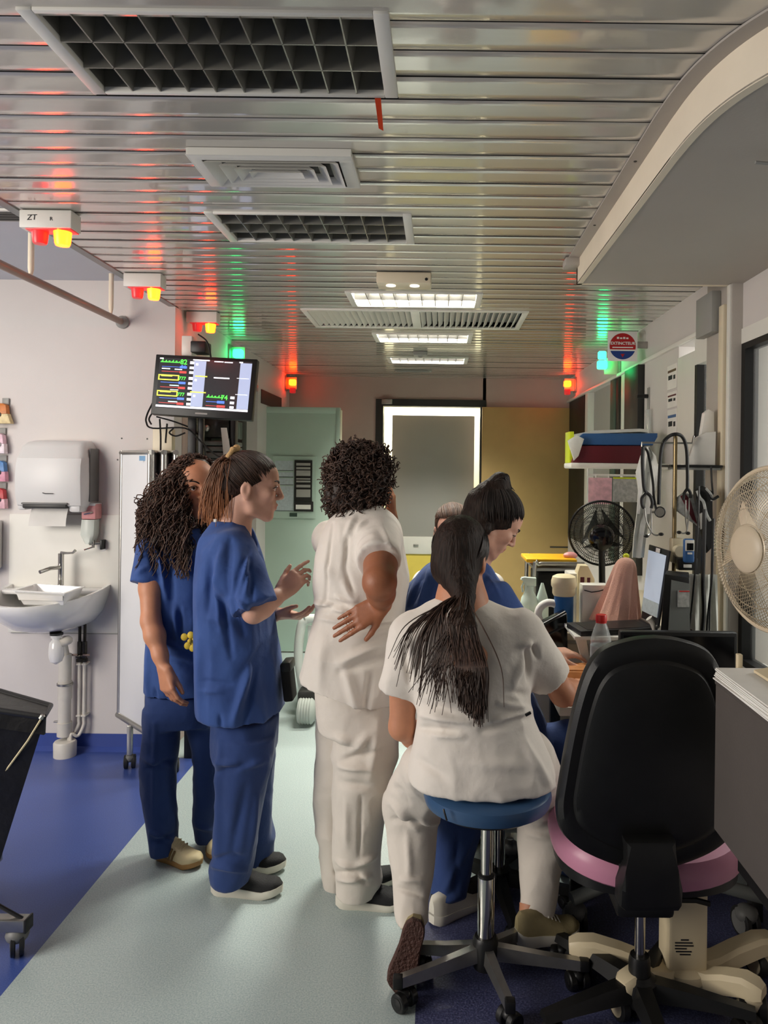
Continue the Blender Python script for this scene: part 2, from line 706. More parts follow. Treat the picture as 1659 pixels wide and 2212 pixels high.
mat('louvre_lit', S(104, 102, 98), 0.3, metal=0.9, var=0.08, vscale=12)  # darkened copy of the blade metal, keeps cells dark in lit fixtures
mat('tube_glow', (1, 1, 1), 0.5, emit=(1.0, 0.97, 0.86), estr=6.0)
mat('tube_off', S(196, 196, 190), 0.4)
mat('chrome', S(200, 198, 192), 0.12, metal=1.0, var=0.05)
mat('brushed', S(168, 166, 160), 0.33, metal=0.9, var=0.06, vscale=30)
mat('rail_paint', S(156, 134, 122), 0.4, metal=0.3, var=0.06)
mat('black_plastic', S(20, 20, 20), 0.42, var=0.12, vscale=20, bump=0.04, bscale=300)
mat('black_gloss', S(10, 10, 11), 0.12, var=0.1)
mat('glass', (0.92, 0.96, 0.95), 0.03, trans=0.0, alpha=0.16, var=0.0, spec=0.8)
mat('blue_skirting', S(44, 66, 140), 0.35, var=0.05)
mat('ceramic', S(232, 231, 228), 0.12, var=0.015, coat=0.5)
mat('paper', S(236, 233, 226), 0.75, var=0.03, vscale=14)
mat('pipe_white', S(214, 209, 198), 0.45, var=0.05, vscale=12)
mat('ink', S(30, 30, 34), 0.7, var=0.05)
mat('window_sky', (1, 1, 1), 0.5, emit=(0.86, 0.95, 0.97), estr=1.6)


def vinyl(name, a, b, c, rough=0.3, scale=120.0):
    m = bpy.data.materials.new(name)
    m.use_nodes = True
    N, L = m.node_tree.nodes, m.node_tree.links
    bs = N['Principled BSDF']
    tc = N.new('ShaderNodeTexCoord')
    n1 = N.new('ShaderNodeTexNoise')
    n1.inputs['Scale'].default_value = scale
    n1.inputs['Detail'].default_value = 3
    n1.inputs['Roughness'].default_value = 0.7
    n2 = N.new('ShaderNodeTexNoise')
    n2.inputs['Scale'].default_value = 2.3
    n2.inputs['Detail'].default_value = 4
    L.new(tc.outputs['Object'], n1.inputs['Vector'])
    L.new(tc.outputs['Object'], n2.inputs['Vector'])
    r1 = N.new('ShaderNodeValToRGB')
    e = r1.color_ramp.elements
    e[0].position, e[1].position = 0.36, 0.66
    e[0].color, e[1].color = (*a, 1), (*c, 1)
    k = e.new(0.5)
    k.color = (*b, 1)
    L.new(n1.outputs['Fac'], r1.inputs[0])
    mx = N.new('ShaderNodeMix')
    mx.data_type = 'RGBA'
    mx.blend_type = 'MULTIPLY'
    mx.inputs[0].default_value = 0.35
    r2 = N.new('ShaderNodeValToRGB')
    r2.color_ramp.elements[0].color = (0.72, 0.74, 0.76, 1)
    r2.color_ramp.elements[1].color = (1, 1, 1, 1)
    L.new(n2.outputs['Fac'], r2.inputs[0])
    L.new(r1.outputs[0], mx.inputs[6])
    L.new(r2.outputs[0], mx.inputs[7])
    L.new(mx.outputs[2], bs.inputs['Base Color'])
    bs.inputs['Roughness'].default_value = rough
    MATS[name] = m
    return m


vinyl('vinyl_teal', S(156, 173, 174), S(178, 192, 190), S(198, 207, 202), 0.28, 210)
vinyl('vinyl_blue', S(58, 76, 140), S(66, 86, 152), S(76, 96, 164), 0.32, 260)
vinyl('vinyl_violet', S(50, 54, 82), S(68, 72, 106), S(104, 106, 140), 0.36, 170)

# ------------------------------------------------------------------ room shell
ZC = 2.37
XL, XR = -1.42, 1.2
YS = 3.95        # sink wall
YF = 6.95        # far wall
XB, YB = -0.05, 2.70

struct('floor', MB().box((-1.235, -1.6, -0.05), (XB, YB, 0)).box((-1.235, YB, -0.05), (XR + 0.1, 3.85, 0)).box((XL, 3.85, -0.05), (XR + 0.1, YF + 2.2, 0)).box((XL - 0.25, YS + 0.12, -0.05), (XL, YF, 0)),
       'vinyl_teal', label='pale speckled teal vinyl floor of the corridor')
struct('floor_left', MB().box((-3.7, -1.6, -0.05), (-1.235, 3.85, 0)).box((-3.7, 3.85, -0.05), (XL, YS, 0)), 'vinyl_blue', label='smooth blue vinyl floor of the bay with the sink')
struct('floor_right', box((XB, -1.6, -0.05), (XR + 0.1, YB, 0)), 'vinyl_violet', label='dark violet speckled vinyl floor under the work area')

ws = struct('wall_sink', MB().box((-3.7, YS, 0), (XL, YS + 0.12, 2.5)), 'wall_paint', label='off-white wall behind the wash basin')
a, b = P(22, 1110, YS), P(258, 1368, YS)
link('splash_panel', box((a.x, YS - 0.006, b.z), (b.x, YS, a.z), 0.001), 'white_lacquer', ws)
a = P(90, 1368, YS)
link('panel_joint', box((a.x - 0.16, YS - 0.009, b.z - 0.004), (b.x, YS - 0.006, b.z)), 'grey_lacquer', ws)
for x, y in ((263, 947), (318, 948), (254, 993)):
    q = P(x, y, YS)
    link('screw_hole', MB().lathe((q.x, YS + 0.001, q.z), [(0.005, 0), (0.004, 0.003)], 8, (0, -1, 0)), 'dark_frame', ws)
struct('baseboard_sink', MB().prism([(-3.7, YS, 0), (-3.7, YS - 0.035, 0.0), (-3.7, YS - 0.012, 0.02), (-3.7, YS - 0.005, 0.085), (-3.7, YS, 0.085)], (3.7 + XL, 0, 0)), 'blue_skirting')
# left side of the bay, with the window that lights it
struct('wall_left', MB().box((-3.8, -1.6, 0), (-3.7, YS, 0.75)).box((-3.8, -1.6, 2.4), (-3.7, YS, 2.5)).box((-3.8, -1.6, 0.75), (-3.7, -0.75, 2.4)).box((-3.8, 1.95, 0.75), (-3.7, YS, 2.4)), 'wall_paint')
w1 = struct('window_1', MB().box((-3.78, -0.75, 0.75), (-3.72, -0.69, 2.4)).box((-3.78, 1.89, 0.75), (-3.72, 1.95, 2.4)).box((-3.78, 0.57, 0.75), (-3.72, 0.63, 2.4)).box((-3.78, -0.69, 0.75), (-3.72, 1.89, 0.81)).box((-3.78, -0.69, 2.34), (-3.72, 1.89, 2.4)), 'white_lacquer')
struct('ceiling_bay', box((-3.8, -1.6, 2.5), (XL - 0.03, YS + 0.12, 2.58)), 'plaster_ceiling', label='smooth pale ceiling of the bay')
struct('trim_1', MB().box((XL - 0.035, -1.6, ZC - 0.004), (XL, YS + 0.05, 2.5)), 'grey_lacquer', label='dark edge between metal ceiling and bay')

# corridor, left side beyond the bay
wl = struct('wall_corridor', MB().box((XL - 0.25, YS + 0.12, 2.15), (XL, YF, 2.5)).box((XL - 0.25, 5.75, 0), (XL, YF, 2.15)).box((XL - 0.25, YS + 0.12, 0), (XL - 0.15, 5.75, 2.15)), 'wall_paint', label='corridor wall beyond the bay')
for y0, y1, m in ((4.07, 4.16, 'pink_wall'), (4.9, 4.98, 'green_frame'), (5.3, 5.42, 'dark_frame')):  # first post's pink puts the red lamps' glow into its colour
    link('post', box((XL - 0.15, y0, 0), (XL + 0.004, y1, 2.15), 0.003), m, wl)
link('glazing', box((XL - 0.10, 4.16, 0.9), (XL - 0.094, 4.9, 2.15)), 'black_gloss', wl)
link('glazing', box((XL - 0.10, 4.98, 0.9), (XL - 0.094, 5.3, 2.15)), 'black_gloss', wl)
link('transom', box((XL - 0.1, 4.16, 2.1), (XL + 0.003, 5.75, 2.15), 0.002), 'grey_lacquer', wl)
link('shade_panel', box((XL, 5.85, 2.02), (XL + 0.004, 6.6, 2.13)), 'dark_frame', wl)

# far wall with its doorway
DX0, DX1 = P(828, 900, YF).x, P(1038, 900, YF).x
DZ = 2.10
struct('wall_far', MB().box((XL - 0.25, YF, 0), (DX0 - 0.07, YF + 0.12, 2.5)).box((DX1 + 0.02, YF, 0), (XR + 0.1, YF + 0.12, 2.5)).box((DX0 - 0.07, YF, DZ + 0.06), (DX1 + 0.05, YF + 0.12, 2.5)), 'pink_wall', label='dusky pink end wall of the corridor')
d1 = struct('door_1', MB().box((DX0 - 0.07, YF - 0.02, 0), (DX0, YF + 0.12, DZ + 0.065)).box((DX0, YF - 0.02, DZ), (DX1 + 0.05, YF + 0.12, DZ + 0.065)).box((DX1, YF + 0.02, 0), (DX1 + 0.02, YF + 0.12, DZ)), 'dark_frame', label='dark metal frame of the doorway at the corridor end')
q = P(832, 868, YF)
link('door_closer', box((q.x - 0.03, YF - 0.05, DZ + 0.015), (q.x + 0.07, YF - 0.02, DZ + 0.06), 0.004), 'brushed', d1)
# lit passage behind the doorway
struct('wall_passage', MB().box((DX0 - 0.8, YF + 1.25, 0), (DX1 + 0.8, YF + 1.33, 2.5)).box((DX0 - 0.9, YF + 0.12, 0), (DX0 - 0.8, YF + 1.33, 2.5)).box((DX1 + 0.8, YF + 0.12, 0), (DX1 + 0.9, YF + 1.33, 2.5)), 'bright_wall', label='brightly lit cream wall of the passage beyond')
struct('ceiling_passage', box((DX0 - 0.9, YF + 0.12, 2.5), (DX1 + 0.9, YF + 1.33, 2.56)), 'bright_wall')
g0, g1 = P(848, 897, YF + 0.3), P(1022, 1160, YF + 0.3)
gp = thing('folding_wall_panel', 'tall grey panel with a pale lower rail standing in the lit doorway', 'panel', (g0.x, YF + 0.3, 0))
link('sheet', box((g0.x, YF + 0.28, g1.z), (g1.x, YF + 0.31, g0.z), 0.003), 'grey_panel', gp)
link('rail', box((g0.x, YF + 0.265, P(900, 1196, YF + 0.3).z), (g1.x, YF + 0.315, g1.z), 0.004), 'white_lacquer', gp)
link('lower_sheet', box((g0.x, YF + 0.28, 0.06), (g1.x, YF + 0.31, P(900, 1196, YF + 0.3).z), 0.003), 'yellow_wall', gp)
link('foot', box((g0.x + 0.05, YF + 0.2, 0), (g0.x + 0.1, YF + 0.4, 0.06), 0.003), 'dark_frame', gp)
link('foot', box((g1.x - 0.1, YF + 0.2, 0), (g1.x - 0.05, YF + 0.4, 0.06), 0.003), 'dark_frame', gp)
link('bracket', box((g0.x + 0.22, YF + 0.25, g1.z - 0.09), (g0.x + 0.27, YF + 0.266, g1.z - 0.075), 0.003), 'brushed', gp)
area_light('passage_lamp_light', (0.0 + (DX0 + DX1) / 2, YF + 0.85, 2.42), ((DX0 + DX1) / 2, YF + 1.1, 0), 0.9, 0.3, 34, (1.0, 0.98, 0.84))

# ochre leaf folded back on the far wall
o0 = P(1042, 879, YF - 0.06)
o1 = P(1256, 879, YF - 0.06)
d2 = struct('door_2', box((o0.x, YF - 0.06, 0.01), (o1.x, YF - 0.015, o0.z), 0.003), 'ochre_door', label='ochre door leaf folded flat against the far wall')
q = P(1225, 1182, YF - 0.06)
link('kick_strip', box((q.x - 0.16, YF - 0.066, q.z - 0.006), (q.x + 0.02, YF - 0.06, q.z + 0.006), 0.002), 'dark_frame', d2)
link('door_pull', MB().rod((o0.x + 0.06, YF - 0.1, 1.0), (o0.x + 0.06, YF - 0.1, 1.2), 0.01).rod((o0.x + 0.06, YF - 0.1, 1.02), (o0.x + 0.06, YF - 0.06, 1.02), 0.008).rod((o0.x + 0.06, YF - 0.1, 1.18), (o0.x + 0.06, YF - 0.06, 1.18), 0.008), 'brushed', d2)
# mint leaf standing open across the left half of the corridor
YM = 6.05
m0, m1 = P(536, 878, YM), P(735, 878, YM)
d3 = struct('door_3', MB().box((m0.x, YM, 0.01), (m1.x - 0.035, YM + 0.045, m0.z), 0.003).box((m1.x - 0.035, YM - 0.006, 0.01), (m1.x, YM + 0.05, m0.z), 0.004), 'mint_door', label='mint green door leaf standing open, papers pinned on it')
link('door_edge', box((m1.x - 0.001, YM - 0.004, 0.01), (m1.x + 0.012, YM + 0.046, m0.z - 0.02), 0.004), 'bright_wall', d3)
link('top_rail', box((m0.x, YM - 0.006, m0.z - 0.05), (m1.x - 0.035, YM, m0.z), 0.002), 'mint_door', d3)

# corridor, right side
wr = struct('wall_right', MB().box((XR, 3.23, 2.15), (XR + 0.12, YF, 2.5)).box((XR, 3.74, 0), (XR + 0.12, 4.36, 2.15)).box((XR, 4.36, 0), (XR + 0.12, YF, 0.9)).box((XR, -1.6, 0), (XR + 0.12, 2.95, 0.74)).box((XR, -1.6, 2.06), (XR + 0.12, 2.95, 2.5)).box((XR, 3.23, 0), (XR + 0.12, 3.74, 0.74)), 'wall_paint', label='white partition with windows along the work area')
for y0, y1, m, dx in ((6.15, 6.9, 'gasket', 0.0), (5.98, 6.1, 'white_lacquer', 0.01), (5.05, 5.2, 'green_frame', 0.01), (4.94, 5.05, 'gasket', 0.005), (4.78, 4.88, 'white_lacquer', 0.012), (4.38, 4.70, 'dark_frame', 0.035)):
    link('window_post', box((XR - dx, y0, 0.9), (XR + 0.1, y1, 2.15), 0.003), m, wr)
link('window_pane', box((XR + 0.04, 5.2, 0.9), (XR + 0.046, 5.98, 2.15)), 'grey_panel', wr)
link('window_pane', box((XR + 0.04, 4.70, 0.9), (XR + 0.046, 4.94, 2.15)), 'black_gloss', wr)
link('header_lip', box((XR - 0.018, 3.23, 2.15), (XR, YF, 2.17), 0.002), 'white_lacquer', wr)
w2 = struct('window_2', MB().box((XR - 0.005, 3.49, 0.74), (XR + 0.1, 3.74, 2.09)).box((XR - 0.005, 3.23, 2.02), (XR + 0.1, 3.49, 2.15)).box((XR - 0.005, 3.23, 0.70), (XR + 0.1, 3.49, 0.78)), 'white_lacquer', label='narrow inner window beside the pillar')
link('seal', box((XR - 0.004, 3.46, 0.78), (XR + 0.05, 3.495, 2.02)), 'gasket', w2)
link('pane', box((XR + 0.03, 3.23, 0.78), (XR + 0.036, 3.46, 2.02)), 'glass', w2)
w3 = struct('window_3', MB().box((XR - 0.005, -1.6, 2.03), (XR + 0.1, 2.95, 2.09)).box((XR - 0.005, -1.6, 0.70), (XR + 0.1, 2.95, 0.76)), 'white_lacquer', label='wide inner window behind the white fan')
link('seal', MB().box((XR - 0.004, 2.915, 0.76), (XR + 0.05, 2.955, 2.03)).box((XR - 0.004, -1.6, 2.005), (XR + 0.05, 2.915, 2.032)).box((XR - 0.004, -1.6, 0.758), (XR + 0.05, 2.915, 0.785)), 'gasket', w3)
link('pane', box((XR + 0.03, -1.6, 0.785), (XR + 0.036, 2.915, 2.005)), 'glass', w3)
pl = struct('pillar', box((XR - 0.045, 2.95, 0), (XR + 0.13, 3.23, ZC), 0.008), 'soffit_paint', label='pale square pillar between the inner windows')
link('pillar_edge', box((XR - 0.052, 2.955, 0), (XR - 0.04, 2.985, ZC - 0.1), 0.003), 'white_lacquer', pl)
link('cable_duct', box((XR - 0.06, 3.0, 0.8), (XR - 0.04, 3.05, 2.2), 0.004), 'cream_lacquer', pl)
link('junction_box', box((XR - 0.085, 3.06, 2.10), (XR - 0.045, 3.25, 2.27), 0.004), 'grey_lacquer', pl)

# room beyond the inner windows
struct('wall_next_room', MB().box((3.4, -1.6, 0), (3.5, 6.4, 2.5)).box((XR + 0.12, 6.3, 0), (3.5, 6.4, 2.5)), 'wall_paint')
struct('floor_next_room', box((XR + 0.12, -1.6, -0.05), (3.5, 6.4, 0)), 'vinyl_teal')
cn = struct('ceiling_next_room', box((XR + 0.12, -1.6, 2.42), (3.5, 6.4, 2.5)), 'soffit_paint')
for i in range(14):
    link('slat', box((XR + 0.2, 3.0 + i * 0.22, 2.4), (3.4, 3.18 + i * 0.22, 2.42)), 'slat_lacquer', cn)
w4 = struct('window_4', MB().box((2.55, 6.27, 1.15), (3.35, 6.31, 1.2)).box((2.55, 6.27, 1.95), (3.35, 6.31, 2.0)).box((2.55, 6.27, 1.15), (2.6, 6.31, 2.0)).box((3.3, 6.27, 1.15), (3.35, 6.31, 2.0)), 'white_lacquer', label='bright outside window seen through the inner window')
link('pane', box((2.6, 6.285, 1.2), (3.3, 6.295, 1.95)), 'window_sky', w4)
area_light('next_room_lamp_light', (2.3, 3.6, 2.36), (2.3, 3.6, 0), 1.2, 0.3, 26, (0.95, 1.0, 0.98))
area_light('next_room_desk_fill', (3.3, 2.6, 1.7), (0.9, 3.1, 1.05), 1.4, 1.2, 60, (1.0, 0.98, 0.92))  # added light at the blank side wall, brightens the desk through the glass
fx = thing('ceiling_light_next_room', 'glowing ceiling light in the room behind the inner window', 'ceiling light', (2.3, 3.6, 2.4))
link('housing', box((1.7, 3.45, 2.39), (2.9, 3.75, 2.41)), 'white_lacquer', fx)
for i in range(6):
    link('tube', MB().rod((1.75 + i * 0.19, 3.48, 2.375), (1.75 + i * 0.19, 3.72, 2.375), 0.013, n=8), 'tube_glow', fx)

# ------------------------------------------------------------------ metal slat ceiling
SOFF = [(0.545, 3.0), (0.545, 1.78), (0.549, 1.66), (0.562, 1.55), (0.59, 1.45), (0.635, 1.36), (0.70, 1.28), (0.80, 1.2), (0.95, 1.13), (1.2, 1.08), (1.6, 1.05), (2.2, 1.05)]
SOFF = [SOFF[0]] + [(p.x, p.y) for p in bez([(x, y, 0) for x, y in SOFF[1:]], 4)]


def soff_x(y):
    if y > 3.0: return XR
    best = 2.0
    for (x0, y0), (x1, y1) in zip(SOFF, SOFF[1:]):
        if min(y0, y1) <= y <= max(y0, y1) and y0 != y1:
            best = min(best, x0 + (x1 - x0) * (y - y0) / (y1 - y0))
    return best


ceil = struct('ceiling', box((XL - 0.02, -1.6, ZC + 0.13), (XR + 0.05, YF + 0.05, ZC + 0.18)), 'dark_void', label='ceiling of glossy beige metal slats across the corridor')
# cross-section of one slat, slightly crowned so reflections break up
sec = [(-0.049, 0.016), (-0.049, 0.0012), (-0.0475, 0.00022), (-0.024, 0.00006), (0.0, 0.0), (0.024, 0.00006), (0.0475, 0.00022), (0.049, 0.0012), (0.049, 0.016)]
sm = bpy.data.meshes.new('slat')
sm.from_pydata([(x, y, z) for x in (0, 1) for y, z in sec], [], [(i, i + 9, i + 10, i + 1) for i in range(8)])
sm.materials.append(MATS['slat_lacquer'])
sm.materials.append(MATS['dark_void'])
sm.polygons.foreach_set('material_index', [1, 1, 0, 0, 0, 0, 1, 1])  # slat sides coloured dark, so the shade of the gaps is painted in
sm.polygons.foreach_set('use_smooth', np.array([False, False] + [True] * 4 + [False, False]))
sm.update()
FIX = []      # openings in the ceiling: x0, x1, y0, y1


def hole(x0, x1, y0, y1):
    FIX.append((x0, x1, y0, y1))


L1 = (-0.80, -0.105, 1.377, 1.69)
L2 = (-0.80, -0.105, 2.475, 2.79)
L3 = (-0.47, 0.20, 3.575, 3.89)
L4 = (-0.44, 0.20, 4.675, 4.98)
L5 = (-0.42, 0.21, 5.675, 5.98)
GR = (-0.76, 0.47, 3.975, 4.48)
DF = (-0.69, -0.245, 1.975, 2.20)
for q in (L1, L2, L3, L4, L5, GR):
    hole(*q)
y = 0.58
row = 0
while y < YF - 0.03:
    yc = y + 0.05
    xs = [(XL + 0.002, min(soff_x(yc) + 0.03, XR))]
    for x0, x1, y0, y1 in FIX:
        if y0 - 0.04 < yc < y1 + 0.04:
            xs = [s for a_, b_ in xs for s in ((a_, min(b_, x0)), (max(a_, x1), b_)) if s[1] - s[0] > 0.02]
    for a_, b_ in xs:
        o = bpy.data.objects.new('slat', sm)
        COL.objects.link(o)
        adopt(o, ceil)
        o.location = (a_, yc + 0.027, ZC + random.uniform(-0.0006, 0.0006))
        o.rotation_euler = (random.uniform(-0.005, 0.005), 0, 0)
        o.scale = (b_ - a_, 1, 1)
    y += 0.1
    row += 1

# dropped soffit on the right with its curved fascia
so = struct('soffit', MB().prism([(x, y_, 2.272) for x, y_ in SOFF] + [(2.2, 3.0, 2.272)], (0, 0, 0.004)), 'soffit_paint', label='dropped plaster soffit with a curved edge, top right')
rings = []
mbf = MB()
outl = [(x, y_) for x, y_ in SOFF]
mbf.loft([[(x, y_, 2.27), (x, y_, ZC + 0.03), (x + 0.02, y_ + 0.006, ZC + 0.03), (x + 0.02, y_ + 0.006, 2.27)] for x, y_ in outl], caps=True)
mbf.box((0.545, 2.98, 2.27), (XR, 3.0, ZC + 0.03))
link('fascia', mbf, 'fascia_paint', so)
q = P(1640, 425, 1.75)
link('ceiling_hook', MB().tube([(q.x + 0.05, q.y, 2.273), (q.x + 0.05, q.y, 2.255), (q.x + 0.02, q.y, 2.25), (q.x - 0.01, q.y, 2.252)], 0.004, 6), 'grey_lacquer', so)
tr = MB()
off = []
for i, (x, y_) in enumerate(outl):
    x0, y0 = outl[max(i - 1, 0)]
    x1, y1 = outl[min(i + 1, len(outl) - 1)]
    t = Vector((x1 - x0, y1 - y0, 0)).normalized()
    n_ = Vector((t.y, -t.x, 0))
    if n_.x > 0: n_ = -n_
    off.append((x + n_.x * 0.042, y_ + n_.y * 0.042))
tr.loft([[(x, y_, ZC - 0.001), (x, y_, ZC - 0.006), (xo, yo, ZC - 0.006), (xo, yo, ZC - 0.001)] for (x, y_), (xo, yo) in zip(outl, off)])
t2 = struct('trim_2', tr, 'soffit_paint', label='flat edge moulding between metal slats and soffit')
link('moulding_end', box((0.49, 2.94, ZC - 0.035), (0.548, 3.02, ZC - 0.004), 0.004), 'soffit_paint', t2)
for y_ in (2.02, 2.55):
    link('screw_head', MB().lathe((0.523, y_, ZC - 0.006), [(0.005, 0), (0.004, -0.002)], 8), 'dark_frame', t2)


# ------------------------------------------------------------------ things on the ceiling
def louvre(q, cells, rows, lit, label):
    x0, x1, y0, y1 = q
    t = thing('louvre_light', label, 'ceiling light', ((x0 + x1) / 2, (y0 + y1) / 2, ZC), 'recessed louvre lights along the corridor')
    fw = 0.03
    z = ZC - 0.004
    f = MB()
    f.box((x0, y0, z - 0.003), (x0 + fw, y1, z + 0.012), 0.002).box((x1 - fw, y0, z - 0.003), (x1, y1, z + 0.012), 0.002)
    f.box((x0 + fw, y0, z - 0.003), (x1 - fw, y0 + 0.012, z + 0.012), 0.002).box((x0 + fw, y1 - 0.012, z - 0.003), (x1 - fw, y1, z + 0.012), 0.002)
    link('frame', f, 'white_lacquer', t)
    xi0, xi1, yi0, yi1 = x0 + fw, x1 - fw, y0 + 0.012, y1 - 0.012
    h = MB()
    zt = ZC + 0.115
    h.box((xi0 - 0.004, yi0 - 0.004, z + 0.01), (xi0, yi1 + 0.004, zt)).box((xi1, yi0 - 0.004, z + 0.01), (xi1 + 0.004, yi1 + 0.004, zt))
    h.box((xi0, yi0 - 0.004, z + 0.01), (xi1, yi0, zt)).box((xi0, yi1, z + 0.01), (xi1, yi1 + 0.004, zt)).box((xi0, yi0, zt - 0.004), (xi1, yi1, zt))
    link('housing', h, 'louvre', t)
    m = 'louvre' if not lit else 'louvre_lit'
    dx = (xi1 - xi0) / cells
    for i in range(1, cells):
        xx = xi0 + dx * i
        link('blade', MB().prism([(xx - 0.0015, yi0, z), (xx + 0.0015, yi0, z), (xx + 0.011, yi0, z + 0.05), (xx - 0.011, yi0, z + 0.05)], (0, yi1 - yi0, 0)), m, t)
    for j in range(1, rows):
        yy = yi0 + (yi1 - yi0) * j / rows
        link('divider', MB().prism([(xi0, yy - 0.0015, z), (xi0, yy + 0.0015, z), (xi0, yy + 0.009, z + 0.05), (xi0, yy - 0.009, z + 0.05)], (xi1 - xi0, 0, 0)), m, t)
    for j in range(rows):
        yy = yi0 + (yi1 - yi0) * (j + 0.5) / rows
        link('tube', MB().rod((xi0 + 0.01, yy, z + 0.075), (xi1 - 0.01, yy, z + 0.075), 0.013, n=10), 'tube_glow' if lit else 'tube_off', t)
    return t


louvre(L1, 10, 3, False, 'large unlit louvre light nearest the camera, orange tape hanging from its corner')
louvre(L2, 9, 3, False, 'unlit louvre light beyond the square air diffuser')
t = louvre(L3, 9, 2, True, 'lit louvre light just behind the emergency light box')
louvre(L4, 9, 2, True, 'lit louvre light beyond the white ceiling grille')
louvre(L5, 9, 2, True, 'lit louvre light farthest down the corridor')
for q, p_ in ((L3, 16), (L4, 16), (L5, 14)):
    for yy in (q[2] + 0.085, q[3] - 0.085):
        area_light('louvre_lamp_light', ((q[0] + q[1]) / 2, yy, ZC + 0.055), ((q[0] + q[1]) / 2, yy, 0), 0.58, 0.03, p_ * 2.0, (1.0, 0.97, 0.86))

mat('orange_tape', S(196, 62, 22), 0.5, var=0.06)
q = PZ(817, 212, ZC - 0.006)
e = PZ(822, 262, ZC - 0.02)
solo('tape_strip', MB().prism([(q.x - 0.008, q.y, q.z), (q.x + 0.006, q.y, q.z), (q.x + 0.012, q.y + 0.01, q.z - 0.07), (q.x + 0.001, q.y + 0.01, q.z - 0.064)], (0, 0.0012, 0)), 'orange_tape', 'short orange tape strip dangling from the corner of the nearest louvre light', 'tape')

# square air diffuser
x0, x1, y0, y1 = DF
t = thing('air_diffuser', 'square stepped air diffuser between the two unlit louvre lights', 'air vent', ((x0 + x1) / 2, (y0 + y1) / 2, ZC))


def frame_ring(a, b, zb, zt):
    """sloping rectangular ring from inset a (outer, height zb) to inset b (inner, height zt)"""
    r = []
    for ins, z in ((a, zb), (b, zt), (b + 0.002, zt + 0.001), (a + 0.003, zb + 0.001)):
        iy = ins * 0.62
        r.append([(x0 + ins, y0 + iy, z), (x1 - ins, y0 + iy, z), (x1 - ins, y1 - iy, z), (x0 + ins, y1 - iy, z)])
    m = MB()
    V = [[m.bm.verts.new(p) for p in q] for q in r]
    for k in range(4):
        A, B = V[k], V[(k + 1) % 4]
        for j in range(4):
            m.bm.faces.new((A[j], A[(j + 1) % 4], B[(j + 1) % 4], B[j]))
    return m


link('rim', frame_ring(0.0, 0.035, ZC - 0.02, ZC - 0.026), 'white_lacquer', t)
link('throat', box((x0 + 0.03, y0 + 0.03, ZC - 0.004), (x1 - 0.03, y1 - 0.03, ZC - 0.001)), 'dark_frame', t)
for i in range(4):
    link('vane', frame_ring(0.04 + i * 0.036, 0.07 + i * 0.036, ZC - 0.03, ZC - 0.006), 'white_lacquer', t)
link('collar', MB().box((x0 + 0.002, y0 + 0.002, ZC - 0.021), (x0 + 0.006, y1, ZC - 0.001)).box((x1 - 0.006, y0, ZC - 0.021), (x1 - 0.002, y1, ZC - 0.001)).box((x0 + 0.006, y0, ZC - 0.021), (x1 - 0.006, y0 + 0.004, ZC - 0.001)).box((x0 + 0.006, y1 - 0.004, ZC - 0.021), (x1 - 0.006, y1, ZC - 0.001)), 'white_lacquer', t)

# white double grille
x0, x1, y0, y1 = GR
t = thing('ceiling_grille', 'wide white double grille between lit louvre lights', 'air vent', ((x0 + x1) / 2, (y0 + y1) / 2, ZC))
z = ZC - 0.006
f = MB()
f.box((x0, y0, z), (x1, y0 + 0.03, z + 0.012), 0.002).box((x0, y1 - 0.03, z), (x1, y1, z + 0.012), 0.002)
f.box((x0, y0 + 0.03, z), (x0 + 0.03, y1 - 0.03, z + 0.012), 0.002).box((x1 - 0.03, y0 + 0.03, z), (x1, y1 - 0.03, z + 0.012), 0.002)
xm = (x0 + x1) / 2
f.box((xm - 0.025, y0 + 0.03, z), (xm + 0.025, y1 - 0.03, z + 0.012), 0.002)
link('frame', f, 'white_lacquer', t)
link('backing', box((x0 + 0.02, y0 + 0.02, z + 0.04), (x1 - 0.02, y1 - 0.02, z + 0.045)), 'grey_lacquer', t)
bar = None
for xa, xb in ((x0 + 0.03, xm - 0.025), (xm + 0.025, x1 - 0.03)):
    for i in range(17):
        xx = xa + (xb - xa) * (i + 0.5) / 17
        link('bar', MB().prism([(xx - 0.013, y0 + 0.03, z + 0.001), (xx - 0.011, y0 + 0.03, z), (xx + 0.012, y0 + 0.03, z + 0.026), (xx + 0.010, y0 + 0.03, z + 0.027)], (0, y1 - y0 - 0.06, 0)), 'white_lacquer', t)

# emergency light box
a, b = P(813, 587, 3.2), P(931, 612, 3.2)
t = thing('emergency_light', 'small cream emergency light box with two spots under the ceiling', 'emergency light', ((a.x + b.x) / 2, 3.26, ZC))
link('casing', box((a.x, 3.2, b.z), (b.x, 3.32, ZC - 0.002), 0.006), 'cream_lacquer', t)
mat('small_spot', (1, 1, 1), 0.4, emit=(1, 0.95, 0.8), estr=1.1)
for px in (843, 895):
    q = P(px, 612, 3.2)
    link('spot', MB().lathe((q.x, 3.24, b.z + 0.004), [(0.018, 0), (0.022, -0.008), (0.006, -0.012)], 14), 'small_spot', t)
q = P(921, 603, 3.2)
link('test_button', MB().lathe((q.x, 3.2, q.z), [(0.007, 0), (0.005, 0.004)], 10, (0, -1, 0)), 'black_plastic', t)
a = P(893, 806, 6.5)
t = solo('small_vent', MB().box((a.x - 0.16, 6.4, ZC - 0.008), (a.x + 0.16, 6.5, ZC - 0.001), 0.002).box((a.x - 0.14, 6.42, ZC - 0.012), (a.x + 0.14, 6.43, ZC - 0.006)).box((a.x - 0.14, 6.45, ZC - 0.012), (a.x + 0.14, 6.46, ZC - 0.006)), 'grey_lacquer', 'narrow grey vent in the ceiling above the far doorway', 'air vent')
a = P(908, 768, 5.4)
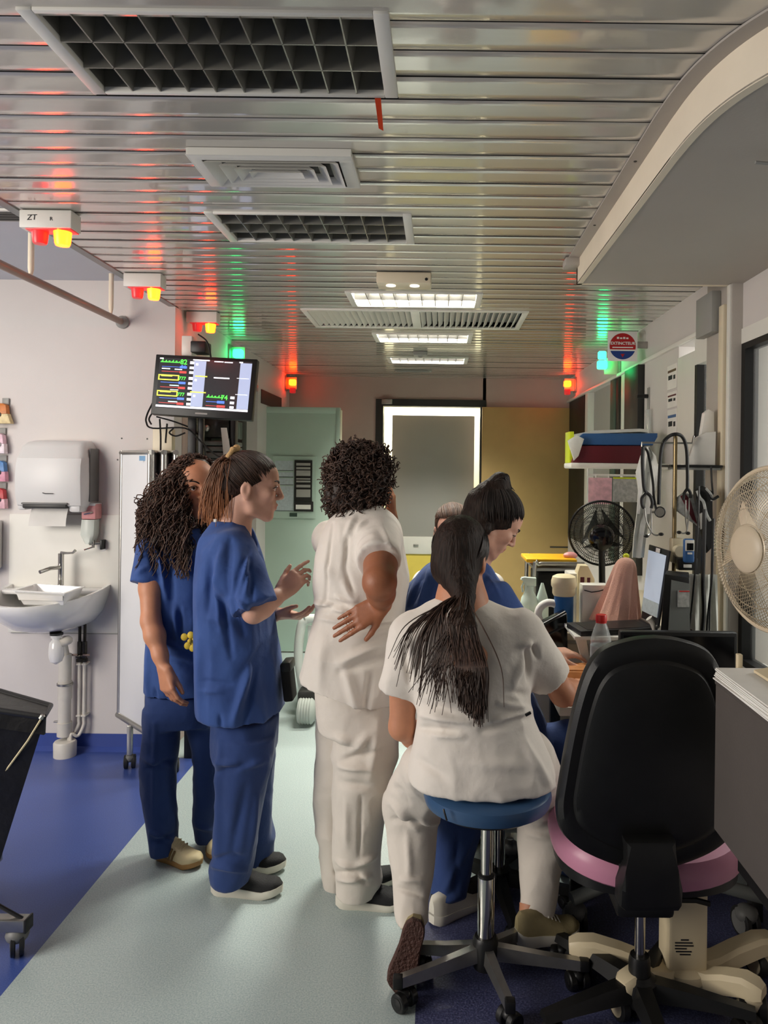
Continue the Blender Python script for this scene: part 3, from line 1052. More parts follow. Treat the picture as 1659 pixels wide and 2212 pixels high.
solo('ceiling_sensor', MB().box((a.x - 0.05, 5.36, ZC - 0.03), (a.x + 0.05, 5.44, ZC - 0.001), 0.006).lathe((a.x, 5.4, ZC - 0.03), [(0.02, 0), (0.012, -0.012)], 12), 'grey_lacquer', 'small grey sensor between the two farthest lit louvre lights', 'sensor')
# slim black slot of a vent on the bay ceiling, far left
t = thing('bay_vent', 'dark slotted vent at the left picture edge, on the bay ceiling', 'air vent', (-1.83, 3.1, 2.5))
q = PZ(14, 480, 2.495)
link('frame', box((q.x - 0.3, q.y - 0.06, 2.488), (q.x + 0.07, q.y + 0.07, 2.498), 0.002), 'white_lacquer', t)
for i in range(4):
    link('slot', box((q.x - 0.28, q.y - 0.045 + i * 0.027, 2.484), (q.x + 0.055, q.y - 0.03 + i * 0.027, 2.49)), 'dark_frame', t)
t.location = (q.x, q.y, 2.498)

# ------------------------------------------------------------------ call lights
mat('lens_red_lit', S(255, 60, 20), 0.35, emit=(1.0, 0.035, 0.002), estr=24.0)
mat('lens_red_dim', S(214, 70, 74), 0.3, emit=(1.0, 0.03, 0.03), estr=0.28)  # faint self-glow put into the dim lenses and the lens plate
mat('lens_green_lit', S(60, 235, 130), 0.35, emit=(0.015, 1.0, 0.25), estr=10.0)
mat('lens_green_dim', S(90, 200, 130), 0.3, emit=(0.1, 1.0, 0.35), estr=0.3)


def lens(c, r, h):
    return MB().lathe(c, [(r, 0.0), (r, -0.004), (r * 0.86, -h * 0.85), (r * 0.75, -h), (r * 0.3, -h * 1.02)], 18)


def call_light(px0, px1, pyt, label, writing=None):
    q0 = PZ(px0, pyt, ZC - 0.002)
    q1 = PZ(px1, pyt, ZC - 0.002)
    y0 = q0.y
    t = thing('call_light', label, 'signal light', ((q0.x + q1.x) / 2, y0 + 0.03, ZC), 'ceiling call lights along the bay edge')
    zb = ZC - 0.062
    link('housing', box((q0.x, y0, zb), (q1.x, y0 + 0.07, ZC - 0.002), 0.004), 'white_lacquer', t)
    w = q1.x - q0.x
    link('lens', lens((q0.x + 0.3 * w, y0 + 0.035, zb), 0.027, 0.045), 'lens_red_dim', t)['label'] = 'dim red lens with a faint glow'
    link('lens', lens((q0.x + 0.74 * w, y0 + 0.035, zb), 0.029, 0.05), 'lens_red_lit', t)['label'] = 'lit amber lens'
    link('lens_plate', box((q0.x + 0.1 * w, y0 + 0.006, zb - 0.004), (q1.x - 0.02 * w, y0 + 0.064, zb), 0.002), 'lens_red_dim', t)
    if writing:
        link('handwriting', text_mesh('ZT', 0.026, (q0.x + 0.25 * w, y0 - 0.0005, zb + 0.033), (1, 0, 0.05), (0.1, 0, 1)), 'ink', t)
        link('handwriting', text_mesh('R', 0.017, (q0.x + 0.62 * w, y0 - 0.0005, zb + 0.029), (1, 0, 0.0), (0.0, 0, 1)), 'ink', t)
    return t


call_light(41, 152, 452, 'nearest red call light, marked ZT R by hand', True)
call_light(266, 346, 589, 'middle red call light above the curtain rail end')
call_light(402, 467, 672, 'third red call light, above the hanging monitor')


def wall_signal(px, py, d, X, s, lit, dim, order, label):
    """pair of small lenses on a bracket projecting from a side wall; s = side the wall is on"""
    q = P(px, py, d)
    t = thing('wall_signal_light', label, 'signal light', (X, d, q.z), 'signal lights on the corridor walls')
    link('bracket', box((min(X, X - s * 0.10), d + 0.03, q.z - 0.06), (max(X, X - s * 0.10), d + 0.055, q.z + 0.05), 0.003), 'cream_lacquer', t)
    link('backplate', box((min(X, X - s * 0.012), d - 0.02, q.z - 0.07), (max(X, X - s * 0.012), d + 0.1, q.z + 0.06), 0.002), 'brushed', t)
    link('lens', box((q.x - 0.032, d - 0.02, q.z - 0.028), (q.x + 0.032, d + 0.03, q.z + 0.028), 0.012, seg=3), lit, t)['label'] = 'lit lens'
    if order:
        z2 = q.z + order * 0.072
        link('lens', box((q.x - 0.026, d - 0.012, z2 - 0.026), (q.x + 0.026, d + 0.03, z2 + 0.026), 0.01, seg=3), dim, t)['label'] = 'dim lens'
    return t


wall_signal(514, 764, 4.95, XL, -1, 'lens_green_lit', 'lens_green_dim', 0, 'lit green signal light on the left wall above the monitor')
wall_signal(632, 826, 6.75, XL, -1, 'lens_red_lit', 'lens_red_dim', -1, 'lit red signal light at the far left corner, over the mint door')
wall_signal(1226, 829, 6.55, XR, 1, 'lens_red_lit', 'lens_red_dim', -1, 'lit red signal light at the far right corner, over the ochre door')
wall_signal(1301, 788, 4.95, XR, 1, 'lens_green_lit', 'lens_green_lit', 0.9, 'lit green double signal light on the right wall near the round sign')

# round extinguisher sign hanging from the header
mat('sign_red', S(176, 30, 34), 0.45, var=0.04)
mat('sign_blue', S(28, 62, 132), 0.45, var=0.04)
mat('sign_white', S(236, 236, 232), 0.45, var=0.02)
ys = 4.3
c = P(1345, 748, ys)
t = thing('extinguisher_sign', 'square white sign with a red and blue disc reading EXTINCTEUR', 'sign', (c.x, ys, c.z))
hw = 0.086
link('plate', box((c.x - hw, ys, c.z - hw), (c.x + hw, ys + 0.004, c.z + hw), 0.001), 'sign_white', t)
r = 0.076


def half_disc(a0, a1, n=24):
    return [(c.x + r * math.cos(a0 + (a1 - a0) * i / n), ys - 0.001, c.z + r * math.sin(a0 + (a1 - a0) * i / n)) for i in range(n + 1)]


link('red_half', MB().prism(half_disc(math.radians(-16), math.radians(196)), (0, 0.001, 0)), 'sign_red', t)
link('blue_half', MB().prism(half_disc(math.radians(200), math.radians(340)), (0, 0.001, 0)), 'sign_blue', t)
link('band', box((c.x - 0.073, ys - 0.0012, c.z - 0.027), (c.x + 0.073, ys, c.z - 0.019)), 'sign_white', t)
link('lettering', text_mesh('EXTINCTEUR', 0.024, (c.x, ys - 0.0025, c.z + 0.016), (1, 0, 0), (0, 0, 1), bold=True), 'sign_white', t)
for i in range(4):
    link('pictogram', box((c.x - 0.034 + i * 0.018, ys - 0.0022, c.z + 0.042), (c.x - 0.021 + i * 0.018, ys - 0.001, c.z + 0.054 - 0.003 * (i % 2)), 0.0008), 'sign_white', t)
link('small_lettering', box((c.x - 0.06, ys - 0.0022, c.z - 0.010), (c.x + 0.06, ys - 0.001, c.z - 0.004)), 'sign_white', t)
link('arrow', MB().prism([(c.x - 0.012, ys - 0.0022, c.z - 0.045), (c.x + 0.012, ys - 0.0022, c.z - 0.045), (c.x, ys - 0.0022, c.z - 0.064)], (0, 0.001, 0)), 'sign_red', t)
link('arm', box((c.x + hw - 0.005, ys + 0.004, c.z - 0.01), (XR, ys + 0.012, c.z + 0.03), 0.002), 'brushed', t)
q = PX(1391, 731, XR)
solo('motion_sensor', MB().lathe((XR, q.y, q.z), [(0.045, 0), (0.045, 0.02), (0.036, 0.034), (0.02, 0.038)], 18, (-1, 0, 0)).lathe((XR - 0.034, q.y - 0.01, q.z - 0.014), [(0.007, 0), (0.006, 0.006)], 8, (-1, 0, 0)), 'white_lacquer', 'small white dome sensor on the header beside the round sign', 'sensor')

# ================================================================== left bay
mat('dispenser_plastic', S(214, 213, 211), 0.38, var=0.015, vscale=4)
mat('pink_plastic', S(216, 150, 150), 0.4, var=0.08, vscale=30)
mat('gel_bottle', S(206, 212, 204), 0.25, var=0.03)
mat('steel_dark', S(70, 66, 60), 0.35, metal=0.7, var=0.2, vscale=40)
mat('black_bag', S(18, 17, 16), 0.42, var=0.25, vscale=9, bump=0.6, bscale=12, spec=0.35)
mat('cord', S(214, 200, 160), 0.7)
mat('rubber', S(34, 34, 34), 0.55, var=0.1)
mat('caster_grey', S(112, 112, 110), 0.5, var=0.05)
mat('alu', S(186, 184, 178), 0.3, metal=0.8, var=0.05, vscale=20)
mat('screen_sheet', S(226, 226, 226), 0.55, var=0.02, vscale=5)
mat('blue_tape', S(126, 170, 208), 0.6)

# paper towel dispenser
a, b = P(44, 950, YS - 0.12), P(180, 1098, YS - 0.16)
t = thing('paper_towel_dispenser', 'large grey-white paper towel dispenser on the wall above the basin', 'dispenser', ((a.x + b.x) / 2, YS, b.z))
w, h = b.x - a.x, a.z - b.z
rings = []
for i, (fz, d, ins) in enumerate(((0.0, 0.150, 0.012), (0.04, 0.172, 0.004), (0.2, 0.185, 0.0), (0.45, 0.19, 0.0), (0.62, 0.185, 0.001), (0.73, 0.175, 0.002), (0.745, 0.168, 0.003), (0.9, 0.145, 0.012), (0.97, 0.115, 0.026), (1.0, 0.07, 0.04))):
    z = b.z + fz * h
    x0, x1 = a.x + ins, b.x - ins
    r = 0.028
    rings.append([(x0, YS, z), (x0, YS - d + r, z), (x0 + r * 0.3, YS - d + r * 0.3, z), (x0 + r, YS - d, z), ((x0 + x1) / 2, YS - d - 0.006, z), (x1 - r, YS - d, z), (x1 - r * 0.3, YS - d + r * 0.3, z), (x1, YS - d + r, z), (x1, YS, z)])
link('cover', MB().loft(rings), 'dispenser_plastic', t)
link('side_shell', box((b.x - 0.004, YS - 0.10, b.z + 0.03), (b.x + 0.006, YS, a.z - 0.04), 0.004), 'caster_grey', t)
link('outlet', MB().box((a.x + 0.05, YS - 0.186, b.z - 0.002), (b.x - 0.075, YS - 0.02, b.z + 0.022), 0.006), 'dark_frame', t)
link('serrated_bar', box((a.x + 0.045, YS - 0.19, b.z + 0.018), (b.x - 0.07, YS - 0.17, b.z + 0.028), 0.004), 'caster_grey', t)
link('foot', MB().box((a.x + 0.01, YS - 0.16, b.z - 0.012), (a.x + 0.05, YS, b.z + 0.03), 0.01).box((b.x - 0.075, YS - 0.165, b.z - 0.022), (b.x - 0.015, YS, b.z + 0.03), 0.014), 'dispenser_plastic', t)
p0, p1 = P(73, 1094, YS - 0.1), P(149, 1137, YS - 0.1)
pr = [[(p0.x - 0.004 * i, YS - 0.1 - 0.012 * math.sin(i / 5 * 2.2), p0.z + 0.02 - (p0.z + 0.02 - p1.z) * i / 6), (p1.x - 0.003 * i + 0.004, YS - 0.1 - 0.014 * math.sin(i / 5 * 2.2), p0.z + 0.02 - (p0.z + 0.02 - p1.z) * i / 6)] for i in range(7)]
link('paper_sheet', MB().loft([[(q[0][0], q[0][1], q[0][2]), (q[1][0], q[1][1], q[1][2]), (q[1][0], q[1][1] + 0.001, q[1][2]), (q[0][0], q[0][1] + 0.001, q[0][2])] for q in pr]), 'paper', t)
q = P(105, 1066, YS - 0.19)
link('emblem', MB().tube([(q.x - 0.028, YS - 0.1955, q.z + 0.003), (q.x - 0.015, YS - 0.1955, q.z), (q.x + 0.026, YS - 0.1955, q.z)], 0.0022, 6), 'dark_frame', t)

# soap dispenser
a, b = P(192, 1086, YS), P(222, 1120, YS)
t = thing('soap_dispenser', 'small pink-topped soap dispenser with a chrome lever right of the towel dispenser', 'dispenser', (a.x + 0.04, YS, P(205, 1187, YS).z))
link('cap', box((a.x, YS - 0.085, b.z), (b.x, YS - 0.008, a.z), 0.008), 'pink_plastic', t)
link('rim', box((a.x - 0.003, YS - 0.088, a.z - 0.012), (b.x - 0.002, YS - 0.006, a.z + 0.002), 0.004), 'dispenser_plastic', t)
c1, c2 = P(190, 1122, YS), P(220, 1168, YS)
link('bottle', MB().loft([[(cx + sx * wx, cy_ + sy * 0.03, z) for sx, sy in ((-1, -1), (-0.6, -1.3), (0.6, -1.3), (1, -1), (1, 1), (-1, 1))] for cx, cy_, wx, z in (((c1.x + c2.x) / 2, YS - 0.05, 0.033, c1.z + 0.004), ((c1.x + c2.x) / 2 - 0.002, YS - 0.05, 0.034, (c1.z * 2 + c2.z) / 3), ((c1.x + c2.x) / 2 - 0.004, YS - 0.05, 0.034, (c1.z + 2 * c2.z) / 3), ((c1.x + c2.x) / 2, YS - 0.05, 0.02, c2.z + 0.004), ((c1.x + c2.x) / 2, YS - 0.05, 0.012, c2.z - 0.01))]), 'gel_bottle', t)
q = P(205, 1175, YS - 0.05)
link('pump', MB().rod((q.x - 0.03, YS - 0.05, q.z), (q.x + 0.035, YS - 0.03, q.z + 0.002), 0.008).rod((q.x - 0.01, YS - 0.05, q.z + 0.02), (q.x - 0.01, YS - 0.05, q.z - 0.02), 0.008).rod((q.x - 0.045, YS - 0.075, q.z - 0.03), (q.x - 0.005, YS - 0.05, q.z - 0.015), 0.004), 'chrome', t)
link('lever', MB().tube([P(182, 1111, YS - 0.09), P(195, 1108, YS - 0.1), P(205, 1104, YS - 0.07)], 0.004, 8), 'chrome', t)
link('bracket', box((q.x + 0.025, YS - 0.05, q.z - 0.03), (q.x + 0.038, YS, q.z + 0.02), 0.003), 'black_plastic', t)
link('wall_disc', MB().lathe((q.x + 0.02, YS, q.z - 0.015), [(0.03, 0), (0.03, 0.006), (0.02, 0.01)], 18, (0, -1, 0)), 'dispenser_plastic', t)

# wash basin
cx, zr = P(130, 1290, YS).x, P(130, 1298, YS - 0.25).z
bw = (P(238, 1300, YS).x - P(20, 1300, YS).x) / 2
t = thing('wash_basin', 'white ceramic wash basin on the wall with chrome mixer tap', 'wash basin', (cx, YS, zr - 0.2))


def basin_ring(s, z, yo, lift):
    out = []
    n = 28
    for i in range(n + 1):
        an = PI * i / n
        x = cx - bw * s * math.cos(an)
        yy = YS - 0.004 - yo * math.sin(an) ** 0.8
        zz = z + lift * (1 - math.sin(an) ** 0.7)
        out.append((x, yy, zz))
    return out


outer = [basin_ring(1.0, zr, 0.44, 0.045), basin_ring(1.0, zr - 0.016, 0.44, 0.04), basin_ring(0.96, zr - 0.05, 0.42, 0.03), basin_ring(0.86, zr - 0.10, 0.37, 0.01), basin_ring(0.7, zr - 0.145, 0.30, 0.0), basin_ring(0.52, zr - 0.17, 0.22, 0.0), basin_ring(0.15, zr - 0.18, 0.12, 0.0)]
inner = [basin_ring(0.93, zr - 0.002, 0.41, 0.045), basin_ring(0.88, zr - 0.05, 0.36, 0.02), basin_ring(0.6, zr - 0.12, 0.26, 0.0), basin_ring(0.2, zr - 0.14, 0.16, 0.0)]
m = MB()
seq = inner[::-1] + outer
R = [[m.bm.verts.new(p) for p in q] for q in seq]
for A, B in zip(R, R[1:]):
    for j in range(len(A) - 1):
        m.bm.faces.new((A[j], A[j + 1], B[j + 1], B[j]))
m.bm.faces.new(R[0])
m.bm.faces.new(R[-1][::-1])
link('bowl', m, 'ceramic', t)
link('deck', MB().box((cx - bw * 0.97, YS - 0.12, zr + 0.005), (cx + bw * 0.97, YS - 0.003, zr + 0.03), 0.01), 'ceramic', t)
tp = P(132, 1195, YS - 0.09)
tb = P(134, 1270, YS - 0.09)
tap = link('tap', MB().rod((tp.x, YS - 0.09, zr + 0.02), (tp.x, YS - 0.09, tp.z), 0.0145).rod((tp.x, YS - 0.09, zr + 0.028), (tp.x, YS - 0.09, zr + 0.05), 0.019).tube([(tp.x, YS - 0.09, P(132, 1225, YS - 0.09).z), (tp.x - 0.02, YS - 0.16, P(132, 1224, YS - 0.09).z), (tp.x - 0.045, YS - 0.21, P(132, 1229, YS - 0.09).z)], [0.011, 0.01, 0.01], 12), 'chrome', t)
link('lever', MB().tube([(tp.x, YS - 0.09, tp.z + 0.002), (tp.x + 0.04, YS - 0.1, tp.z + 0.002), (tp.x + 0.07, YS - 0.11, tp.z + 0.005), (tp.x + 0.085, YS - 0.112, tp.z + 0.018)], [0.008, 0.006, 0.006, 0.008], 10), 'chrome', tap)
dp = P(122, 1372, YS - 0.2)
link('drain', MB().rod((dp.x, YS - 0.2, zr - 0.175), (dp.x, YS - 0.2, dp.z), 0.03).rod((dp.x, YS - 0.2, dp.z + 0.004), (dp.x, YS - 0.2, dp.z - 0.012), 0.027), 'ceramic', t)
link('drain_seal', MB().rod((dp.x, YS - 0.2, dp.z + 0.012), (dp.x, YS - 0.2, dp.z + 0.002), 0.032), 'dark_frame', t)
tz = P(122, 1405, YS - 0.2)
link('bottle_trap', MB().lathe((dp.x, YS - 0.2, tz.z), [(0.005, -0.07), (0.028, -0.055), (0.036, -0.03), (0.036, 0.0), (0.033, 0.04), (0.02, 0.055), (0.02, 0.08)], 20), 'ceramic', t)
link('trap_arm', MB().tube(bez([(dp.x + 0.02, YS - 0.2, tz.z + 0.035), (dp.x + 0.045, YS - 0.17, tz.z + 0.045), (P(140, 1500, YS - 0.075).x, YS - 0.1, tz.z + 0.02), (P(140, 1500, YS - 0.075).x, YS - 0.075, tz.z - 0.06)], 5), 0.022, 12), 'pipe_white', t)
# tray resting on the basin
q0, q1 = P(56, 1272, YS - 0.28), P(160, 1299, YS - 0.28)
t = thing('washing_tray', 'shallow white plastic tray lying across the wash basin', 'tray', ((q0.x + q1.x) / 2, YS - 0.28, zr))
yc_ = YS - 0.28
x0, x1 = q0.x, q1.x
zt_, zb_ = zr + 0.068, zr - 0.002
m = MB()
prof = [(x0 + 0.03, yc_ - 0.07, x1 - 0.018, yc_ + 0.07, zb_), (x0, yc_ - 0.10, x1, yc_ + 0.09, zt_), (x0 - 0.008, yc_ - 0.11, x1 + 0.008, yc_ + 0.1, zt_ + 0.001), (x0 - 0.008, yc_ - 0.11, x1 + 0.008, yc_ + 0.1, zt_ + 0.006), (x0 + 0.006, yc_ - 0.096, x1 - 0.006, yc_ + 0.086, zt_ + 0.006), (x0 + 0.034, yc_ - 0.066, x1 - 0.022, yc_ + 0.066, zb_ + 0.006)]
m.loft([[(a_, b_, z_), (c_, b_, z_ - 0.012 * (z_ > zr + 0.03)), (c_, d_, z_ - 0.012 * (z_ > zr + 0.03)), (a_, d_, z_)] for a_, b_, c_, d_, z_ in prof])
link('shell', m, 'ceramic', t)
link('side_label', MB().hexa([(x0 + 0.018, yc_ - 0.093, zr + 0.025), (x1 - 0.01, yc_ - 0.093, zr + 0.022), (x1 - 0.01, yc_ - 0.088, zr + 0.022), (x0 + 0.018, yc_ - 0.088, zr + 0.025), (x0 + 0.012, yc_ - 0.103, zr + 0.058), (x1 - 0.006, yc_ - 0.103, zr + 0.048), (x1 - 0.006, yc_ - 0.098, zr + 0.048), (x0 + 0.012, yc_ - 0.098, zr + 0.058)]), 'paper', t)

# pipes under the basin
pc = P(140, 1600, YS - 0.07)
t = thing('drain_pipe', 'thick white waste pipe dropping from the basin to a round floor collar', 'pipe', (pc.x, YS - 0.08, 0))
px_ = P(140, 1500, YS - 0.075).x
link('upright', MB().rod((px_, YS - 0.075, 0.1), (px_, YS - 0.075, tz.z - 0.05), 0.031, n=18), 'pipe_white', t)
link('socket', MB().rod((px_, YS - 0.075, P(140, 1500, YS).z), (px_, YS - 0.075, P(140, 1462, YS).z), 0.034, n=18), 'pipe_white', t)
link('socket', MB().rod((px_, YS - 0.075, 0.1), (px_, YS - 0.075, 0.17), 0.036, n=18), 'pipe_white', t)
link('clip', MB().rod((px_, YS - 0.075, P(140, 1470, YS).z), (px_, YS - 0.075, P(140, 1466, YS).z), 0.04).box((px_ - 0.055, YS - 0.082, 0.168), (px_ + 0.03, YS - 0.068, 0.176), 0.002), 'brushed', t)
link('collar', MB().lathe((px_ + 0.012, YS - 0.09, 0), [(0.055, 0.0), (0.056, 0.07), (0.05, 0.078), (0.03, 0.08)], 24), 'pipe_white', t)
for k, (pa, pb_) in enumerate(((172, 'left'), (183, 'right'))):
    xx = P(pa, 1400, YS - 0.04).x
    zt2 = zr - 0.15
    t = thing('supply_pipe', 'thin white water pipe, %s one of the pair beside the waste pipe' % pb_, 'pipe', (xx, YS - 0.04, 0), 'water pipes under the basin')
    zb2 = P(pa, 1540, YS).z
    link('hose', MB().rod((xx, YS - 0.04, P(pa, 1385, YS).z), (xx, YS - 0.04, zt2), 0.008, n=8), 'steel_dark', t)
    link('shutoff_valve', MB().rod((xx, YS - 0.04, P(pa, 1425, YS).z), (xx, YS - 0.04, P(pa, 1382, YS).z), 0.012, n=10).rod((xx - 0.012, YS - 0.05, P(pa, 1412, YS).z), (xx + 0.012, YS - 0.05, P(pa, 1412, YS).z), 0.010, n=8).rod((xx, YS - 0.04, P(pa, 1425, YS).z), (xx, YS - 0.04, P(pa, 1418, YS).z), 0.016, n=6), 'steel_dark', t)
    link('handle', box((xx + (k - 1) * 0.035, YS - 0.065, P(pa, 1409, YS).z - 0.004), (xx + k * 0.035, YS - 0.055, P(pa, 1409, YS).z + 0.006), 0.002), 'rail_paint', t)
    off = (-0.055, -0.04)[k]
    link('lower_bend', MB().tube(bez([(xx, YS - 0.04, P(pa, 1425, YS).z), (xx, YS - 0.04, zb2), (xx, YS - 0.042, zb2 - 0.05), (xx + off * 0.5, YS - 0.06, zb2 - 0.10), (px_ + 0.03 + 0.01 * k, YS - 0.08, 0.11), (px_ + 0.028 + 0.01 * k, YS - 0.085, 0.07)], 5), 0.0085, 10), 'pipe_white', t)
    link('wall_clip', MB().box((xx - 0.012, YS - 0.052, P(pa, 1430, YS).z - 0.005), (xx + 0.012, YS, P(pa, 1430, YS).z + 0.005), 0.002).box((xx - 0.012, YS - 0.052, zb2 - 0.005), (xx + 0.012, YS, zb2 + 0.005), 0.002), 'pipe_white', t)

# hanging packages at the left picture edge
for k, (y0, y1, xr, cm, lab, cc) in enumerate(((872, 916, 27, S(206, 120, 50), 'orange package hanging topmost at the left picture edge', S(220, 200, 150)), (936, 980, 20, S(222, 186, 200), 'pale pink box with a printed label, second in the hanging row', S(240, 226, 232)), (995, 1040, 22, S(76, 128, 186), 'blue and pink package hanging third at the left edge', S(216, 150, 170)), (1054, 1098, 21, S(186, 40, 50), 'red package hanging lowest at the left picture edge', S(226, 180, 190)))):
    mat('pack_%d' % k, cm, 0.4, var=0.18, vscale=30)
    mat('packb_%d' % k, cc, 0.45, var=0.15, vscale=40)
    a, b = P(-34, y0, YS), P(xr, y1, YS)
    t = thing('hanging_package', lab, 'package', ((a.x + b.x) / 2, YS - 0.02, b.z), 'packages hanging on the wall strip')
    m = MB()
    zz = a.z - (a.z - b.z) * 0.52
    sl = 0.016 if k == 0 else 0.0
    m.prism([(a.x, YS - 0.05, zz), (b.x - 0.004, YS - 0.05, zz), (b.x - 0.012, YS - 0.045, a.z - 0.01), (b.x - 0.03, YS - 0.04, a.z), (a.x, YS - 0.04, a.z)], (0, 0.035, 0), 0.003)
    link('upper_pack', m, 'pack_%d' % k, t)
    link('lower_pack', MB().prism([(a.x, YS - 0.045, b.z), (b.x + sl, YS - 0.045, b.z), (b.x, YS - 0.05, zz), (a.x, YS - 0.05, zz)], (0, 0.034, 0), 0.003), 'packb_%d' % k, t)
    link('header_hook', box((b.x - 0.05, YS - 0.012, a.z - 0.005), (b.x - 0.015, YS - 0.004, a.z + 0.03), 0.002), 'grey_lacquer', t)
    q = P(6, (y0 + y1) / 2, YS)
    link('printed_spot', MB().ball((q.x + 0.006, YS - 0.052, zz - 0.004), (0.016, 0.003, 0.014), n=10, m=6), 'dark_frame' if k != 1 else 'grey_lacquer', t)
q = P(2, 1000, YS)
link('cord', MB().tube([(q.x, YS - 0.06, P(2, 900, YS).z), (q.x + 0.003, YS - 0.062, P(2, 980, YS).z), (q.x + 0.002, YS - 0.062, P(2, 1062, YS).z)], 0.0025, 6), 'white_lacquer', t)
a, b = P(-60, 1122, YS), P(6, 1228, YS)
t = thing('wall_dispenser', 'white wall box half cut off at the left edge, level with the tap', 'dispenser', (a.x + 0.1, YS, b.z))
link('casing', box((a.x, YS - 0.11, b.z), (b.x, YS - 0.002, a.z), 0.012), 'dispenser_plastic', t)
link('nozzle', box((a.x + 0.03, YS - 0.09, b.z - 0.02), (b.x - 0.05, YS - 0.05, b.z + 0.003), 0.004), 'caster_grey', t)

# curtain rail
e0 = P(262, 695, YS - 0.02)
xr_, zr_ = e0.x, e0.z
t = thing('curtain_rail', 'brown round curtain rail hung along the edge of the bay', 'curtain rail', (xr_, 2.6, zr_))
link('rail', MB().rod((xr_ - 0.01, 1.2, zr_ + 0.02), (xr_, YS - 0.01, zr_), 0.017, n=16), 'rail_paint', t)
link('flange', MB().lathe((xr_, YS - 0.001, zr_), [(0.034, 0), (0.034, 0.012), (0.022, 0.02), (0.018, 0.03)], 20, (0, -1, 0)), 'grey_lacquer', t)
for px in (67, 241):
    q = PX(px, 560, xr_)
    link('hanger', MB().tube([(xr_, q.y, zr_ + 0.005), (xr_, q.y, zr_ + 0.04), (xr_, q.y, zr_ + 0.05), (xr_, q.y, 2.5)], [0.004, 0.011, 0.012, 0.012], 12), 'fascia_paint', t)

# folding screen
t = thing('folding_screen', 'white folding privacy screen on casters beside the basin', 'folding screen', (P(320, 1600, 3.65).x, 3.65, 0))
zt_, zb_ = P(290, 973, 3.7).z, P(290, 1572, 3.7).z
hinge = [P(262, 1000, 3.86), P(327, 1000, 3.6), P(342, 1000, 3.86), P(354, 1000, 3.6), P(368, 1000, 3.86), P(380, 1000, 3.62)]
for i in range(5):
    a, b = hinge[i].copy(), hinge[i + 1].copy()
    d = (b - a)
    d.z = 0
    L_ = d.length
    d.normalize()
    n_ = Vector((d.y, -d.x, 0))
    pan = link('panel', MB().hexa([Vector((q.x, q.y, z)) + n_ * s for z in (zb_ + 0.02, zt_ - 0.02) for q, s in ((a + d * 0.02, -0.005), (b - d * 0.02, -0.005), (b - d * 0.02, 0.005), (a + d * 0.02, 0.005))]), 'screen_sheet', t)
    fr = MB()
    for q in (a + d * 0.014, b - d * 0.014):
        fr.rod((q.x, q.y, zb_), (q.x, q.y, zt_), 0.013, n=12)
    fr.rod((a.x, a.y, zt_ - 0.01), (b.x, b.y, zt_ - 0.01), 0.013, n=10).rod((a.x, a.y, zb_ + 0.012), (b.x, b.y, zb_ + 0.012), 0.017, n=10)
    link('frame', fr, 'alu', pan)
q = P(308, 990, 3.64)
link('tape_mark', box((q.x - 0.016, q.y - 0.002, q.z - 0.012), (q.x + 0.014, q.y + 0.004, q.z + 0.012)), 'blue_tape', t)


def caster(c, r, w, yaw, tm, hm, parent, stem=0.03, name='caster', hub=0.62):
    """twin-wheel caster standing on the floor below c (x, y)"""
    c = Vector((c[0], c[1], 0))
    ax = Vector((math.cos(yaw), math.sin(yaw), 0))
    o = Vector((-ax.y, ax.x, 0)) * r * 0.25
    m = MB()
    for s in (-1, 1):
        k = c + o + Vector((0, 0, r)) + ax * s * w * 0.5
        m.lathe(k - ax * w * 0.28, [(r * 0.9, 0), (r, w * 0.08), (r, w * 0.48), (r * 0.9, w * 0.56)], 20, ax)
    cw = link(name, m, tm, parent)
    m = MB()
    for s in (-1, 1):
        k = c + o + Vector((0, 0, r)) + ax * s * w * 0.5
        m.lathe(k, [(r * hub, 0), (r * hub, w * 0.31), (r * 0.25, w * 0.36)], 16, ax * s)
    link('hub', m, hm, cw)
    m = MB()
    m.rod(c + Vector((0, 0, r * 1.6)), c + Vector((0, 0, 2 * r + stem)), r * 0.26, n=10)
    m.ball(c + o * 0.6 + Vector((0, 0, r * 1.55)), (r * 0.8, r * 0.8, r * 0.62), n=12, m=8)
    link('fork', m, hm if tm != 'black_plastic' else 'black_plastic', cw)
    return cw


for px, py, d in ((280, 1660, 3.62), (374, 1668, 3.6)):
    q = PZ(px, py, 0.0)
    caster((q.x, q.y), 0.033, 0.035, 0.3, 'rubber', 'caster_grey', t)
    link('leg', box((q.x - 0.012, q.y - 0.012, 0.07), (q.x + 0.012, q.y + 0.012, zb_ + 0.01), 0.003), 'alu', t)

# ------------------------------------------------------------------ hanging monitor
mat('scr_dark', (0.012, 0.012, 0.013), 0.25, emit=(0.02, 0.02, 0.022), estr=1.0)
mat('scr_grey', (0.3, 0.34, 0.42), 0.4, emit=(0.36, 0.43, 0.66), estr=0.8)
mat('scr_white', (0.8, 0.8, 0.8), 0.4, emit=(0.9, 0.9, 1.0), estr=1.0)
mat('scr_green', (0.1, 0.5, 0.1), 0.4, emit=(0.06, 0.75, 0.05), estr=1.3)
mat('scr_yellow', (0.6, 0.6, 0.1), 0.4, emit=(0.85, 0.85, 0.06), estr=1.2)
mat('scr_blue', (0.1, 0.2, 0.6), 0.4, emit=(0.06, 0.16, 0.85), estr=1.2)
mat('scr_red', (0.5, 0.1, 0.1), 0.4, emit=(0.6, 0.03, 0.02), estr=1.0)
mat('scr_cyan', (0.5, 0.8, 0.8), 0.4, emit=(0.5, 0.9, 0.95), estr=1.2)
YMON = 3.72
cTL, cTR, cBR, cBL = P(337, 765, YMON + 0.03), P(556, 776, YMON + 0.02), P(543, 908, YMON - 0.02), P(325, 894, YMON - 0.01)
